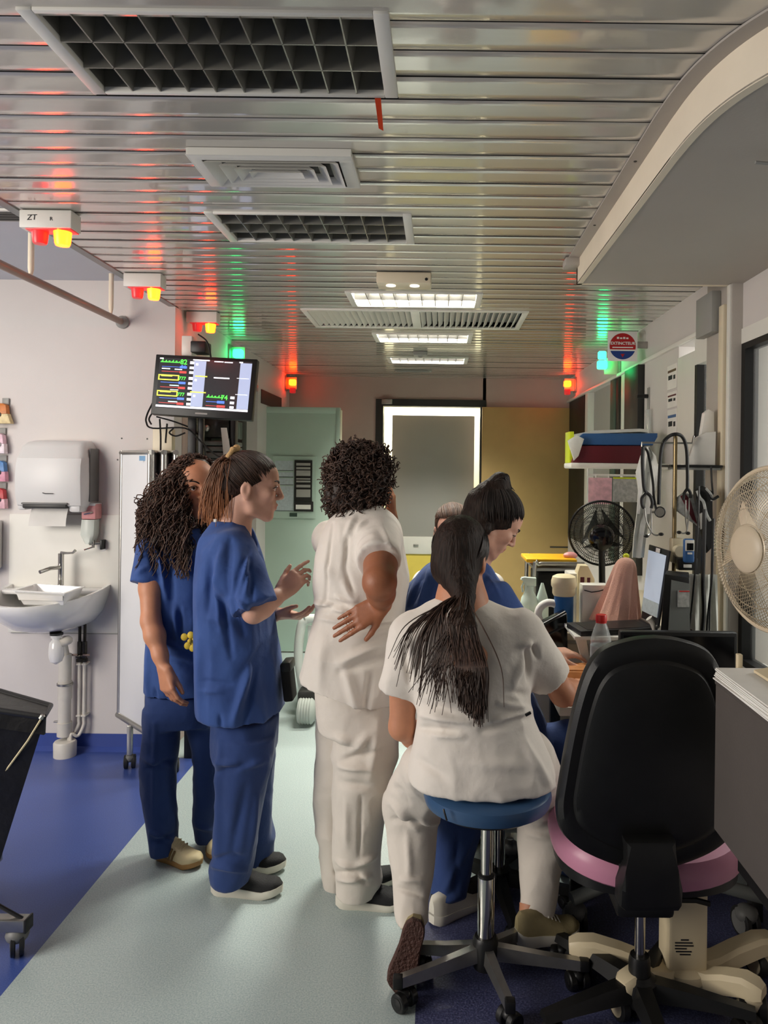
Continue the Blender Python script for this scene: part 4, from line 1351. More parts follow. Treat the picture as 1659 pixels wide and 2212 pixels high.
t = thing('vital_signs_monitor', 'black-framed patient monitor screen hanging tilted from the corner post', 'monitor', (cTL + cBR) / 2)
nrm = (cTR - cTL).cross(cBL - cTL).normalized()
if nrm.y > 0: nrm = -nrm


def MQ(u, v, o=0.0):
    """u across, v down, on the face of the monitor"""
    top = cTL.lerp(cTR, u)
    bot = cBL.lerp(cBR, u)
    return top.lerp(bot, v) + nrm * o


def mslab(m, u0, v0, u1, v1, o=0.0, th=0.0008, sk=0.0):
    q = [MQ(u0, v1, o), MQ(u1, v1, o), MQ(u1, v0, o), MQ(u0, v0, o)]
    m.hexa([p - nrm * th for p in q] + q)
    return m


c = [MQ(0, 1), MQ(1, 1), MQ(1, 0), MQ(0, 0)]
m = MB().hexa([p - nrm * 0.045 for p in c] + c, 0.004)
link('casing', m, 'black_plastic', t)
U0, U1, V0, V1 = 0.045, 0.955, 0.055, 0.885
scr = link('screen', mslab(MB(), U0, V0, U1, V1, 0.0012), 'scr_dark', t)
su = lambda x: U0 + (U1 - U0) * x
sv = lambda y: V0 + (V1 - V0) * y
D = {k: MB() for k in ('scr_grey', 'scr_white', 'scr_green', 'scr_yellow', 'scr_blue', 'scr_red', 'scr_cyan')}


def px_(c_, x0, y0, x1, y1, o=0.0022):
    mslab(D[c_], su(x0), sv(y0), su(x1), sv(y1), o, 0.0004)


px_('scr_grey', 0.375, 0.03, 0.505, 0.94); px_('scr_grey', 0.875, 0.03, 1.0, 0.94)
px_('scr_white', 0.0, 0.945, 1.0, 0.985)
for r0 in (0.0, 0.315, 0.63):
    px_('scr_white', 0.33, r0 + 0.045, 0.375, r0 + 0.10); px_('scr_white', 0.33, r0 + 0.15, 0.375, r0 + 0.2); px_('scr_white', 0.33, r0 + 0.245, 0.375, r0 + 0.295)
    px_('scr_white', 0.395, r0 + 0.08, 0.42, r0 + 0.12, 0.003)
    px_('scr_blue', 0.225, r0 + 0.15, 0.30, r0 + 0.195); px_('scr_blue', 0.03, r0 + 0.17, 0.23, r0 + 0.178)
    px_('scr_red', 0.225, r0 + 0.25, 0.30, r0 + 0.295); px_('scr_red', 0.03, r0 + 0.265, 0.225, r0 + 0.275)
px_('scr_white', 0.0, 0.0, 0.04, 0.025); px_('scr_white', 0.36, 0.0, 0.54, 0.025); px_('scr_white', 0.59, 0.015, 0.69, 0.035); px_('scr_white', 0.70, 0.02, 0.79, 0.04); px_('scr_white', 0.86, 0.005, 0.9, 0.03)
px_('scr_white', 0.03, 0.205, 0.12, 0.225); px_('scr_white', 0.17, 0.21, 0.25, 0.23); px_('scr_cyan', 0.13, 0.535, 0.23, 0.555); px_('scr_cyan', 0.13, 0.86, 0.23, 0.88); px_('scr_white', 0.14, 0.625, 0.23, 0.64)
px_('scr_white', 0.60, 0.335, 0.77, 0.36); px_('scr_yellow', 0.40, 0.325, 0.53, 0.345, 0.003); px_('scr_yellow', 0.36, 0.645, 0.53, 0.665, 0.003)
px_('scr_white', 0.85, 0.33, 0.98, 0.34, 0.003); px_('scr_white', 0.85, 0.65, 0.98, 0.66, 0.003)
for r0 in (0.335, 0.655):
    for e in ((0.0, r0, 0.225, r0 + 0.02), (0.0, r0 + 0.09, 0.225, r0 + 0.11), (0.0, r0, 0.012, r0 + 0.11), (0.213, r0, 0.225, r0 + 0.11), (0.03, r0 + 0.02, 0.15, r0 + 0.035)):
        px_('scr_yellow', *e)
px_('scr_white', 0.80, 0.70, 0.845, 0.75); px_('scr_white', 0.80, 0.80, 0.845, 0.85); px_('scr_white', 0.80, 0.89, 0.845, 0.935)
px_('scr_blue', 0.66, 0.80, 0.74, 0.85); px_('scr_red', 0.66, 0.885, 0.75, 0.93); px_('scr_red', 0.54, 0.90, 0.66, 0.91); px_('scr_blue', 0.54, 0.82, 0.66, 0.83)
for x0, y0, n in ((0.01, 0.08, 22), (0.54, 0.735, 18)):      # heart traces
    for i in range(n):
        hgt = (0.008, 0.03, 0.05, 0.012)[i % 4] * (0.6 + 0.4 * ((i * 7) % 5) / 4)
        px_('scr_green', x0 + i * 0.0095, y0 - hgt, x0 + (i + 1) * 0.0095, y0 + 0.01)
for k_, mm in D.items():
    link('readout', mm, k_, scr)['kind'] = 'stuff'
uxm, uym = (MQ(1, .5) - MQ(0, .5)).normalized(), (MQ(.5, 0) - MQ(.5, 1)).normalized()
for s_, x, y, sz in (('82', 0.262, 0.072, 0.036), ('777', 0.262, 0.40, 0.024), ('777', 0.262, 0.72, 0.024), ('74', 0.735, 0.735, 0.034)):
    link('digits', text_mesh(s_, sz, MQ(su(x), sv(y), 0.003), uxm, uym, bold=True), 'scr_green', scr)
link('digits', text_mesh('94', 0.024, MQ(su(0.262), sv(0.17), 0.003), uxm, uym, bold=True), 'scr_blue', scr)
link('badge', mslab(MB(), 0.44, 0.93, 0.56, 0.955, 0.0008), 'grey_lacquer', t)
# bracket arm and post carrying the monitor
t = thing('monitor_post', 'black upright post and swivel arm carrying the hanging monitor', 'post', (P(420, 950, 3.86).x, 3.86, 0))
q = P(421, 950, 3.86)
link('upright', MB().box((q.x - 0.032, 3.84, 0), (q.x + 0.01, 3.88, 2.0), 0.004).box((q.x + 0.02, 3.85, 0), (q.x + 0.045, 3.88, 1.9), 0.003), 'black_plastic', t)
link('arm', MB().box((q.x - 0.03, 3.76, 1.9), (q.x + 0.03, 3.88, 1.96), 0.004), 'black_plastic', t)
k0 = P(430, 752, 3.9)
link('clamp', box((k0.x - 0.03, 3.85, k0.z - 0.03), (k0.x + 0.05, 3.95, k0.z + 0.03), 0.006), 'black_plastic', t)
link('top_box', box((P(398, 735, 3.9).x, 3.86, P(400, 770, 3.9).z), (P(420, 735, 3.9).x, 3.94, P(400, 728, 3.9).z), 0.003), 'white_lacquer', t)
cabs = [[(428, 722), (445, 735), (452, 752), (456, 775)], [(330, 870), (318, 895), (316, 912), (330, 925), (400, 925), (430, 950), (470, 985), (500, 985)], [(345, 905), (347, 940), (347, 975), (347, 1000)], [(361, 915), (358, 950), (358, 957)], [(375, 925), (366, 935), (380, 942), (400, 935)], [(330, 890), (322, 905), (327, 917)], [(338, 900), (380, 912), (420, 930), (440, 960), (446, 1000)]]
for i, cpts in enumerate(cabs):
    lab = ['black cable looping out of the ceiling above the monitor', 'long black cable sagging from behind the monitor to the right', 'straight black cable dropping left of the monitor post', 'short loose black cable end under the monitor', 'small black cable loop under the monitor', 'black cable end poking out at the lower left monitor corner', 'black cable running from the monitor down the post'][i]
    solo('cable', MB().tube(bez([P(x, y, 3.8 + 0.01 * i) for x, y in cpts], 5), 0.0045, 6), 'black_plastic', lab, 'cable', 'cables around the monitor')

# equipment tower behind the heads
t = thing('equipment_tower', 'grey tower of medical devices on shelves behind the monitor post', 'equipment', (P(460, 1000, 4.4).x, 4.4, 0))
mat('device_grey', S(120, 122, 120), 0.4, var=0.12, vscale=25)
mat('device_glass', S(52, 54, 52), 0.15, var=0.3, vscale=20)
xa, xb = P(436, 950, 4.3).x, P(494, 950, 4.3).x
for i, (y0, y1, mm) in enumerate(((905, 945, 'device_glass'), (952, 962, 'device_grey'), (964, 975, 'device_grey'), (977, 990, 'device_grey'), (992, 1010, 'device_grey'))):
    link('device' if i == 0 else 'drawer', box((xa, 4.3, P(450, y1, 4.3).z), (xb, 4.6, P(450, y0, 4.3).z), 0.006), mm, t)
link('knob', MB().ball(P(446, 925, 4.29), 0.02, n=12, m=8), 'brushed', t)
link('cabinet', box((xa, 4.32, 0.02), (xb, 4.6, P(450, 1012, 4.3).z), 0.005), 'device_grey', t)
link('side_post', MB().box((P(497, 950, 4.3).x, 4.3, 0), (P(508, 950, 4.3).x, 4.36, 1.85), 0.003), 'black_plastic', t)
q = P(487, 958, 4.25)
solo('paper_strip', MB().hexa([P(484, 1000, 4.28), P(502, 1000, 4.28), P(502, 1000, 4.285), P(484, 1000, 4.285), P(477, 924, 4.28), P(490, 924, 4.28), P(490, 924, 4.285), P(477, 924, 4.285)]), 'paper', 'narrow white paper strip standing up behind the ponytail', 'paper')
xa, xb = P(352, 930, 4.1).x, P(400, 930, 4.1).x
solo('wall_box', box((xa + 0.02, YS - 0.05, P(380, 1010, YS).z), (xb, YS, P(380, 928, YS).z), 0.004), 'cream_lacquer', 'cream box on the wall end under the monitor', 'box')

# papers and organiser on the mint door
t = thing('notice_organiser', 'framed notice board with papers and a slotted letter rack on the mint door', 'notice board', (P(635, 1118, YM).x, YM, P(635, 1118, YM).z))
Y1 = YM - 0.008
def dbox(x0, y0, x1, y1, th=0.004, off=0.0):
    a_, b_ = P(x0, y0, Y1), P(x1, y1, Y1)
    return box((a_.x, Y1 - off - th, b_.z), (b_.x, Y1 - off, a_.z), 0.0)
mat('pale_print', S(196, 208, 212), 0.6, var=0.08, vscale=60)
link('board', dbox(590, 985, 682, 1120, 0.004), 'mint_door', t)
for i, (y0, y1) in enumerate(((995, 1017), (1020, 1031), (1033, 1048), (1050, 1104))):
    link('paper', dbox(594, y0, 634, y1, 0.002, 0.004), 'pale_print', t)
    link('rule', dbox(594, y1 - 1.5, 634, y1, 0.001, 0.0062), 'ink', t)
rk = link('letter_rack', dbox(637, 994, 674, 1083, 0.01, 0.004), 'dark_frame', t)
for y0, y1 in ((1000, 1006), (1009, 1014), (1016, 1028), (1033, 1036), (1038, 1042), (1047, 1053), (1057, 1074)):
    link('letter', dbox(641, y0, 671, y1, 0.006, 0.014), 'grey_panel', rk)
link('open_tray', dbox(636, 1083, 677, 1105, 0.012, 0.004), 'dark_frame', t)
link('leaflet', dbox(640, 1090, 672, 1100, 0.004, 0.017), 'paper', t)
link('tag', dbox(626, 1108, 642, 1116, 0.003, 0.004), 'green_frame', t)

# black laundry bag trolley at the lower left
q = PZ(37, 2066, 0)
t = thing('laundry_trolley', 'black bag trolley with a pale pull cord, cut off at the left edge', 'trolley', (q.x - 0.35, q.y + 0.1, 0))
dpt = 2.28
N0, N1, K1, K0 = P(-230, 1500, 2.2), P(98, 1550, 2.24), P(109, 1525, 2.42), P(-230, 1428, 2.75)
B1, B0 = P(-30, 1955, dpt), P(-300, 1955, dpt)
back = Vector((-0.3, 0.35, 0))
rings = []
for f in np.linspace(0, 1, 9):
    a_, b_ = N0.lerp(B0, f), N1.lerp(B1, f ** 0.9)
    bul = 0.02 * math.sin(f * PI)
    c_, e_ = K1.lerp(B1 + back, f ** 0.9), K0.lerp(B0 + back, f)
    rings.append([a_, a_.lerp(b_, 0.5) + Vector((0, -bul, 0)), b_, b_.lerp(c_, 0.5) + Vector((bul, 0, 0)), c_, e_])
link('bag', MB().loft(rings), 'black_bag', t)
link('rim_frame', MB().tube([N0, N1, K1, K0], 0.010, 10, close=True), 'black_plastic', t)
fl = MB()
dn, up_ = Vector((0, -0.008, -0.05)), Vector((0, -0.004, 0.006))
fl.hexa([N0 + dn, N1 + dn, N1 + dn + Vector((0, 0.01, 0)), N0 + dn + Vector((0, 0.01, 0)), N0 + up_, N1 + up_, N1 + up_ + Vector((0, 0.01, 0)), N0 + up_ + Vector((0, 0.01, 0))])
link('folded_edge', fl, 'black_bag', t)
link('pull_cord', MB().tube([P(92, 1548, dpt - 0.05), P(60, 1600, dpt - 0.05), P(0, 1682, dpt - 0.03), P(-60, 1760, dpt)], 0.003, 6), 'cord', t)
link('cord_ring', MB().rod(P(88, 1552, dpt - 0.05), P(93, 1545, dpt - 0.05), 0.007, n=8), 'brushed', t)
bz = P(30, 1995, dpt).z
link('base_bar', MB().box((q.x - 0.75, q.y - 0.02, bz - 0.02), (q.x + 0.03, q.y + 0.02, bz + 0.018), 0.004), 'brushed', t)
link('end_cap', box((q.x + 0.03, q.y - 0.022, bz - 0.022), (q.x + 0.038, q.y + 0.022, bz + 0.02), 0.003), 'black_plastic', t)
link('base_bar', MB().box((q.x - 0.85, q.y + 0.36, bz - 0.02), (q.x - 0.28, q.y + 0.40, bz + 0.018), 0.004).box((q.x - 0.42, q.y + 0.02, bz - 0.02), (q.x - 0.38, q.y + 0.36, bz + 0.018), 0.003), 'brushed', t)
link('brace', MB().rod(P(48, 1984, dpt), P(-40, 1935, dpt), 0.006, n=8), 'black_plastic', t)
link('upright', MB().rod((q.x - 0.09, q.y + 0.02, bz), (B1.x - 0.03, B1.y + 0.1, 0.4), 0.012, n=10), 'black_plastic', t)
for dx_, dy_ in ((0, 0), (-0.32, 0.38), (-0.68, 0), (-0.8, 0.38)):
    caster((q.x + dx_, q.y + dy_), 0.043, 0.024, 0.5, 'rubber', 'caster_grey', t, stem=0.02)

# wheeled bed behind the standing group
mat('bed_plastic', S(214, 220, 214), 0.35, var=0.03)
t = thing('hospital_bed', 'white wheeled bed with a rounded end rail, mostly hidden behind the white tunic', 'bed', (-0.45, 5.2, 0))
e0 = P(650, 1340, 4.5)
pts = [(e0.x + 0.03, 4.5, 0.12), (e0.x - 0.012, 4.5, 0.35), (e0.x, 4.5, e0.z - 0.05), (e0.x + 0.03, 4.5, e0.z), (e0.x + 0.1, 4.5, e0.z + 0.012), (e0.x + 0.7, 4.5, e0.z + 0.012), (e0.x + 0.76, 4.5, e0.z - 0.05), (e0.x + 0.76, 4.5, 0.12)]
link('end_rail', MB().tube(bez(pts, 5), 0.028, 12), 'bed_plastic', t)
link('end_board', box((e0.x + 0.04, 4.5, 0.3), (e0.x + 0.72, 4.525, e0.z - 0.03), 0.01), 'bed_plastic', t)
link('base', box((e0.x + 0.02, 4.45, 0.12), (e0.x + 0.74, 5.8, 0.3), 0.02), 'device_grey', t)
link('mattress', box((e0.x + 0.03, 4.56, 0.42), (e0.x + 0.73, 5.6, 0.50), 0.04, seg=3), 'bed_plastic', t)
link('lift_leg', MB().box((e0.x + 0.25, 4.8, 0.3), (e0.x + 0.5, 5.5, 0.42), 0.01), 'dark_frame', t)
mat('ribbed_grey', S(176, 182, 176), 0.45, var=0.05)
w0 = P(664, 1524, 4.4)
m = MB().lathe((w0.x, 4.36, 0.085), [(0.05, -0.05), (0.072, -0.042)] + [(0.078 if i % 2 else 0.072, -0.04 + 0.008 * i) for i in range(11)] + [(0.05, 0.055)], 20, (1, 0, 0.0))
link('wheel', m, 'ribbed_grey', t)
link('wheel_arch', box((w0.x - 0.055, 4.36, 0.10), (w0.x + 0.055, 4.48, 0.2), 0.02), 'dark_frame', t)

# ================================================================== work area on the right
mat('desk_top', S(206, 202, 190), 0.4, var=0.03)
mat('desk_grey', S(88, 82, 78), 0.55, var=0.04, vscale=10, bump=0.05, bscale=200)
mat('pink_vinyl', S(206, 140, 166), 0.36, var=0.04, vscale=6)
mat('blue_vinyl', S(52, 82, 118), 0.36, var=0.06, vscale=6)
mat('black_fabric', S(18, 18, 18), 0.75, var=0.15, vscale=60, bump=0.25, bscale=500)
mat('cream_plastic', S(222, 206, 172), 0.42, var=0.03, vscale=6)
mat('laptop_body', S(34, 34, 36), 0.4, var=0.08)
mat('laptop_screen', S(150, 158, 172), 0.25, emit=(0.32, 0.36, 0.42), estr=0.7)
mat('tower_grey', S(118, 122, 120), 0.4, var=0.04)
mat('salmon_cloth', S(230, 176, 156), 0.85, var=0.06, vscale=10, bump=0.3, bscale=200, sheen=0.3)
mat('wipes_cream', S(236, 222, 184), 0.4, var=0.02)
mat('label_blue', S(30, 98, 164), 0.4, var=0.05)
mat('red_plastic', S(204, 40, 38), 0.35, var=0.05)
mat('yellow_plastic', S(238, 182, 30), 0.35, var=0.05)
mat('spray_plastic', S(214, 230, 220), 0.3, var=0.03)
mat('clear_plastic', S(225, 230, 228), 0.08, alpha=0.35, var=0.02)
mat('bag_white', S(232, 234, 226), 0.3, var=0.06, vscale=15, bump=0.6, bscale=18, alpha=0.92)
mat('folder_blue', S(52, 96, 150), 0.45, var=0.05)
mat('folder_maroon', S(92, 22, 34), 0.45, var=0.08)
mat('lime', S(210, 226, 48), 0.4, var=0.05)
mat('fan_white', S(214, 198, 172), 0.4, var=0.03)
mat('wire_white', S(206, 192, 168), 0.35, metal=0.2, var=0.05)
mat('wire_black', S(22, 22, 22), 0.35, metal=0.3)
mat('wood_orange', S(184, 122, 70), 0.5, var=0.12, vscale=25)
mat('grey_print', S(176, 178, 174), 0.6, var=0.2, vscale=70)
mat('beige_knob', S(206, 194, 164), 0.45, var=0.03)
mat('bronze', S(150, 132, 96), 0.3, metal=0.8, var=0.06)

# desk along the partition
ZD = 0.745
t = thing('work_desk', 'pale work desk along the right partition, hidden behind the chair', 'desk', (0.85, 2.9, 0))
link('desk_top', box((0.40, 2.42, ZD - 0.03), (XR - 0.062, 3.1, ZD), 0.004), 'desk_top', t)
link('leg', box((0.46, 2.5, 0), (0.5, 2.54, ZD - 0.03), 0.003), 'dark_frame', t)
link('leg', box((0.46, 3.0, 0), (0.5, 3.04, ZD - 0.03), 0.003), 'dark_frame', t)
link('leg', box((1.07, 2.5, 0), (1.11, 2.54, ZD - 0.03), 0.003), 'dark_frame', t)
link('leg', box((1.07, 3.0, 0), (1.11, 3.04, ZD - 0.03), 0.003), 'dark_frame', t)
t = thing('storage_counter', 'pale counter behind the desk holding bottles, boxes and the black fan', 'counter', (0.9, 3.6, 0))
ZK = 0.83
link('counter_top', MB().box((0.35, 3.13, ZK - 0.03), (XR - 0.01, 3.45, ZK), 0.004).box((0.72, 3.45, ZK - 0.03), (XR - 0.01, 4.3, ZK), 0.004), 'cream_lacquer', t)
link('carcass', MB().box((0.38, 3.16, 0.06), (XR - 0.012, 3.42, ZK - 0.03), 0.003).box((0.75, 3.42, 0.06), (XR - 0.012, 4.28, ZK - 0.03), 0.003), 'white_lacquer', t)
for i in range(3):
    link('door_panel', box((0.4 + i * 0.26, 3.152, 0.08), (0.64 + i * 0.26, 3.16, ZK - 0.05), 0.002), 'cream_lacquer', t)

# notebook and papers on the desk edge
a = P(1212, 1440, 2.62)
t = solo('notebook', MB().box((0.42, 2.50, ZD), (0.62, 2.66, ZD + 0.012), 0.002), 'paper', 'white paper pad on the desk by the seated nurse\'s right arm', 'paper pad')
t = solo('wooden_box', MB().box((0.43, 2.68, ZD), (0.60, 2.80, ZD + 0.045), 0.003).box((0.44, 2.69, ZD + 0.045), (0.59, 2.79, ZD + 0.05), 0.001), 'wood_orange', 'small orange-brown wooden box on the desk behind the paper pad', 'box')

# black monitor on the desk, seen from the front
q0, q1 = P(1340, 1364, 2.5), P(1594, 1364, 2.5)
t = thing('desk_monitor', 'low black desk monitor behind the office chair backrest', 'monitor', ((q0.x + q1.x) / 2, 2.5, ZD))
link('casing', box((q0.x, 2.5, 0.775), (q1.x, 2.535, q0.z), 0.006), 'black_plastic', t)
link('screen', box((q0.x + 0.012, 2.4985, 0.79), (q1.x - 0.012, 2.501, q0.z - 0.014)), 'black_gloss', t)
link('stand', MB().box(((q0.x + q1.x) / 2 - 0.03, 2.53, ZD + 0.01), ((q0.x + q1.x) / 2 + 0.03, 2.55, 0.9), 0.003).box(((q0.x + q1.x) / 2 - 0.1, 2.46, ZD), ((q0.x + q1.x) / 2 + 0.1, 2.6, ZD + 0.012), 0.004), 'black_plastic', t)

# laptop on a raised white tray
DL = 2.95
t = thing('laptop_stand', 'white raised stand under the open laptop', 'stand', (P(1330, 1380, DL).x, DL, ZD))
zt_ = P(1300, 1352, DL).z - 0.012
xa, xb = P(1228, 1350, DL).x, P(1440, 1350, DL).x
link('tray', MB().prism([(xa, DL - 0.14, zt_ - 0.014), (xb - 0.06, DL - 0.14, zt_ - 0.014), (xb, DL - 0.05, zt_ - 0.014), (xb, DL + 0.12, zt_ - 0.014), (xa, DL + 0.12, zt_ - 0.014)], (0, 0, 0.014), 0.002), 'white_lacquer', t)
link('support', MB().prism([(xa + 0.01, DL - 0.10, zt_ - 0.012), (xa + 0.05, DL - 0.10, zt_ - 0.012), (xa + 0.075, DL - 0.10, ZD), (xa + 0.05, DL - 0.10, ZD)], (0, 0.02, 0)), 'white_lacquer', t)
link('support', MB().prism([(xb - 0.08, DL - 0.02, zt_ - 0.012), (xb - 0.02, DL - 0.02, zt_ - 0.012), (xb - 0.03, DL - 0.02, ZD), (xb - 0.06, DL - 0.02, ZD)], (0, 0.02, 0)), 'white_lacquer', t)
link('side_clip', MB().tube([P(1402, 1335, DL - 0.15), P(1410, 1345, DL - 0.15), P(1413, 1362, DL - 0.15)], [0.014, 0.012, 0.006], 10), 'white_lacquer', t)
q = Vector((xa + 0.11, DL - 0.06, ZD))
solo('red_binder', MB().prism([(q.x - 0.015, q.y, ZD), (q.x + 0.02, q.y, ZD), (q.x + 0.035, q.y, zt_ - 0.02), (q.x - 0.02, q.y, zt_ - 0.02)], (0, 0.08, 0), 0.003), 'red_plastic', 'red binder standing under the laptop stand', 'binder')
solo('maroon_bag', MB().prism([(q.x + 0.04, q.y - 0.03, ZD), (q.x + 0.24, q.y - 0.03, ZD), (q.x + 0.26, q.y - 0.03, zt_ - 0.03), (q.x + 0.11, q.y - 0.03, zt_ - 0.02)], (0, 0.12, 0), 0.012), 'folder_maroon', 'dark maroon bag tucked under the laptop stand', 'bag')
t = thing('laptop', 'open black laptop with a lit grey screen on the white stand', 'laptop', (P(1320, 1340, DL).x, DL, zt_))
bl, br, fr_, flp = P(1385, 1300, DL + 0.1), P(1424, 1330, DL - 0.06), P(1255, 1352, DL - 0.14), P(1224, 1328, DL + 0.02)
zb = zt_
base = [Vector((fr_.x, fr_.y, zb)), Vector((br.x - 0.005, br.y, zb)), Vector((bl.x, bl.y, zb)), Vector((flp.x, flp.y, zb))]
link('base', MB().hexa(base + [p + Vector((0, 0, 0.02)) for p in base], 0.002), 'laptop_body', t)
c_ = sum(base, Vector()) / 4
link('keyboard', MB().hexa([c_.lerp(p, 0.8) + Vector((0, 0, 0.0195)) for p in base] + [c_.lerp(p, 0.8) + Vector((0, 0, 0.0215)) for p in base]), 'black_plastic', t)
link('hinge', MB().rod(base[1] + Vector((0, 0, 0.022)), base[2] + Vector((0, 0, 0.022)), 0.006, n=8), 'brushed', t)
s0, s1 = base[2] + Vector((0, 0, 0.02)), base[1] + Vector((0, 0, 0.02))
s3, s2 = P(1402, 1176, DL + 0.12), P(1446, 1190, DL - 0.04)
nn = (s1 - s0).cross(s3 - s0).normalized()
if nn.x > 0: nn = -nn
lid = link('lid', MB().hexa([s0 - nn * 0.008, s1 - nn * 0.008, s1, s0, s3 - nn * 0.008, s2 - nn * 0.008, s2, s3], 0.002), 'laptop_body', t)


def LQ(u, v, o):
    return s0.lerp(s1, u).lerp(s3.lerp(s2, u), v) + nn * o


def lslab(u0, v0, u1, v1, o):
    q_ = [LQ(u0, v0, o), LQ(u1, v0, o), LQ(u1, v1, o), LQ(u0, v1, o)]
    return MB().hexa([p - nn * 0.001 for p in q_] + q_)


link('screen', lslab(0.06, 0.12, 0.94, 0.93, 0.005), 'laptop_screen', lid)
link('taskbar', lslab(0.06, 0.12, 0.94, 0.30, 0.006), 'pale_print', lid)
link('sticker', lslab(0.42, 0.935, 0.62, 0.99, 0.005), 'paper', lid)

# computer tower
DT = 2.72
t = thing('computer_tower', 'dark computer tower with a grey labelled side, right of the laptop', 'computer', (P(1460, 1380, DT).x, DT, ZD))
A = [P(1418, 1385, DT), P(1436, 1386, DT - 0.05), P(1492, 1386, DT - 0.05), P(1492, 1386, DT + 0.12)]
A = [Vector((p.x, p.y, ZD)) for p in (P(1420, 1385, DT), P(1492, 1386, DT), P(1492, 1386, DT + 0.16), P(1424, 1386, DT + 0.16))]
B_ = [P(1436, 1240, DT), P(1490, 1248, DT), P(1488, 1236, DT + 0.16), P(1440, 1232, DT + 0.16)]
link('case', MB().hexa(A + B_, 0.003), 'black_plastic', t)
F_ = [A[0].lerp(A[1], 0.22), A[0].lerp(A[1], 0.99), B_[0].lerp(B_[1], 0.99), B_[0].lerp(B_[1], 0.24)]
F_ = [F_[0], F_[1], F_[0].lerp(F_[3], 0.0).lerp(F_[2], 0), F_[3]]
f0, f1, f2, f3 = A[0].lerp(A[1], 0.24), A[0].lerp(A[1], 0.985), B_[0].lerp(B_[1], 0.985) - Vector((0, 0, 0.022)), B_[0].lerp(B_[1], 0.26) - Vector((0, 0, 0.018))
yv = Vector((0, -0.004, 0))
link('side_panel', MB().hexa([f0 + yv, f1 + yv, f1, f0, f3 + yv, f2 + yv, f2, f3]), 'tower_grey', t)
g0, g2 = P(1462, 1310, DT), P(1487, 1275, DT)
link('label_sheet', box((g0.x, DT - 0.012, g0.z), (g2.x, DT - 0.005, g2.z)), 'grey_print', t)
link('label_stripe', box((g0.x + 0.004, DT - 0.014, g2.z - 0.004), (g2.x, DT - 0.012, g2.z)), 'red_plastic', t)

# hanging plastic sheet and bag behind the cables
q0, q1 = P(1488, 1240, 2.92), P(1552, 1440, 2.92)
rings = []
for i in range(9):
    f = i / 8
    z = q0.z + (q1.z - q0.z) * f
    row = []
    for j in range(13):
        g = j / 12
        x = q0.x + 0.012 * f + (q1.x - q0.x - 0.012) * g
        row.append((x, 2.92 + 0.012 * math.sin(g * 17 + f * 2) + 0.006 * math.sin(g * 31 + 1), z))
    rings.append(row)
m = MB()
fr_ = [[(x, y + (0.002), z) for x, y, z in reversed(r_)] for r_ in rings]
m.loft([r_ + b_ for r_, b_ in zip(rings, fr_)])
solo('plastic_sheet', m, 'bag_white', 'white plastic sheet hanging behind the black cables', 'sheet')
q0 = P(1500, 1370, 2.86)
solo('pink_folder', MB().hexa([(q0.x - 0.02, 2.84, ZD), (q0.x + 0.05, 2.84, ZD), (q0.x + 0.05, 2.86, ZD), (q0.x - 0.02, 2.86, ZD), (q0.x - 0.015, 2.84, q0.z + 0.02), (q0.x + 0.04, 2.84, q0.z - 0.02), (q0.x + 0.04, 2.86, q0.z - 0.02), (q0.x - 0.015, 2.86, q0.z + 0.02)]), 'folder_maroon', 'faded red folder standing at the foot of the plastic sheet', 'folder')
for i, cpts in enumerate(([(1510, 1050), (1508, 1130), (1500, 1250), (1492, 1330), (1486, 1375)], [(1522, 1100), (1520, 1190), (1518, 1260), (1520, 1320), (1516, 1375)], [(1542, 1120), (1538, 1200), (1537, 1260), (1530, 1320), (1526, 1375)], [(1541, 1150), (1539, 1240), (1534, 1300), (1532, 1380)])):
    solo('cable', MB().tube(bez([P(x, y, 2.84 - 0.015 * i) for x, y in cpts], 5), (0.0035, 0.008, 0.004, 0.003)[i], 6), 'black_plastic', ['thin black cable nearest the computer tower', 'thick black strap hanging in front of the plastic sheet', 'black cable beside the pillar, left of the fan', 'rightmost thin black cable beside the pillar'][i], 'cable', 'cables hanging beside the pillar')

# bottle of water with a red cap
DBt = 2.45
c = P(1298, 1400, DBt)
t = thing('water_bottle', 'clear plastic water bottle with a red cap behind the chair back', 'bottle', (c.x, DBt, ZD))
zc_ = P(1298, 1328, DBt).z
link('bottle_body', MB().lathe((c.x, DBt, ZD), [(0.03, 0), (0.034, 0.01), (0.034, zc_ - ZD - 0.09), (0.033, zc_ - ZD - 0.075), (0.022, zc_ - ZD - 0.04), (0.0125, zc_ - ZD - 0.016), (0.0125, zc_ - ZD)], 24), 'clear_plastic', t)
link('cap', MB().lathe((c.x, DBt, zc_ - 0.02), [(0.0185, 0), (0.0185, 0.018), (0.017, 0.021)], 20), 'red_plastic', t)
link('neck_ring', MB().lathe((c.x, DBt, zc_ - 0.026), [(0.0175, 0), (0.0175, 0.005)], 20), 'red_plastic', t)
link('label_sleeve', MB().lathe((c.x, DBt, ZD + 0.03), [(0.0348, 0), (0.0348, zc_ - ZD - 0.13)], 24, caps=False), 'pale_print', t)

# black phone-like desk set under the laptop front
m = MB()
p0 = P(1175, 1350, 3.05)
m.prism([P(1165, 1355, 3.05), P(1225, 1325, 3.05), P(1228, 1450, 3.05), P(1185, 1440, 3.05)], (0, 0.1, 0), 0.006)
t = thing('black_case', 'black slanted case between the nurse in white and the laptop', 'case', P(1200, 1450, 3.1))
link('shell', m, 'black_gloss', t)
link('ridge', MB().tube([P(1168, 1352, 3.05), P(1222, 1322, 3.05)], 0.006, 8).tube([P(1176, 1374, 3.05), P(1226, 1350, 3.05)], 0.005, 8), 'black_plastic', t)

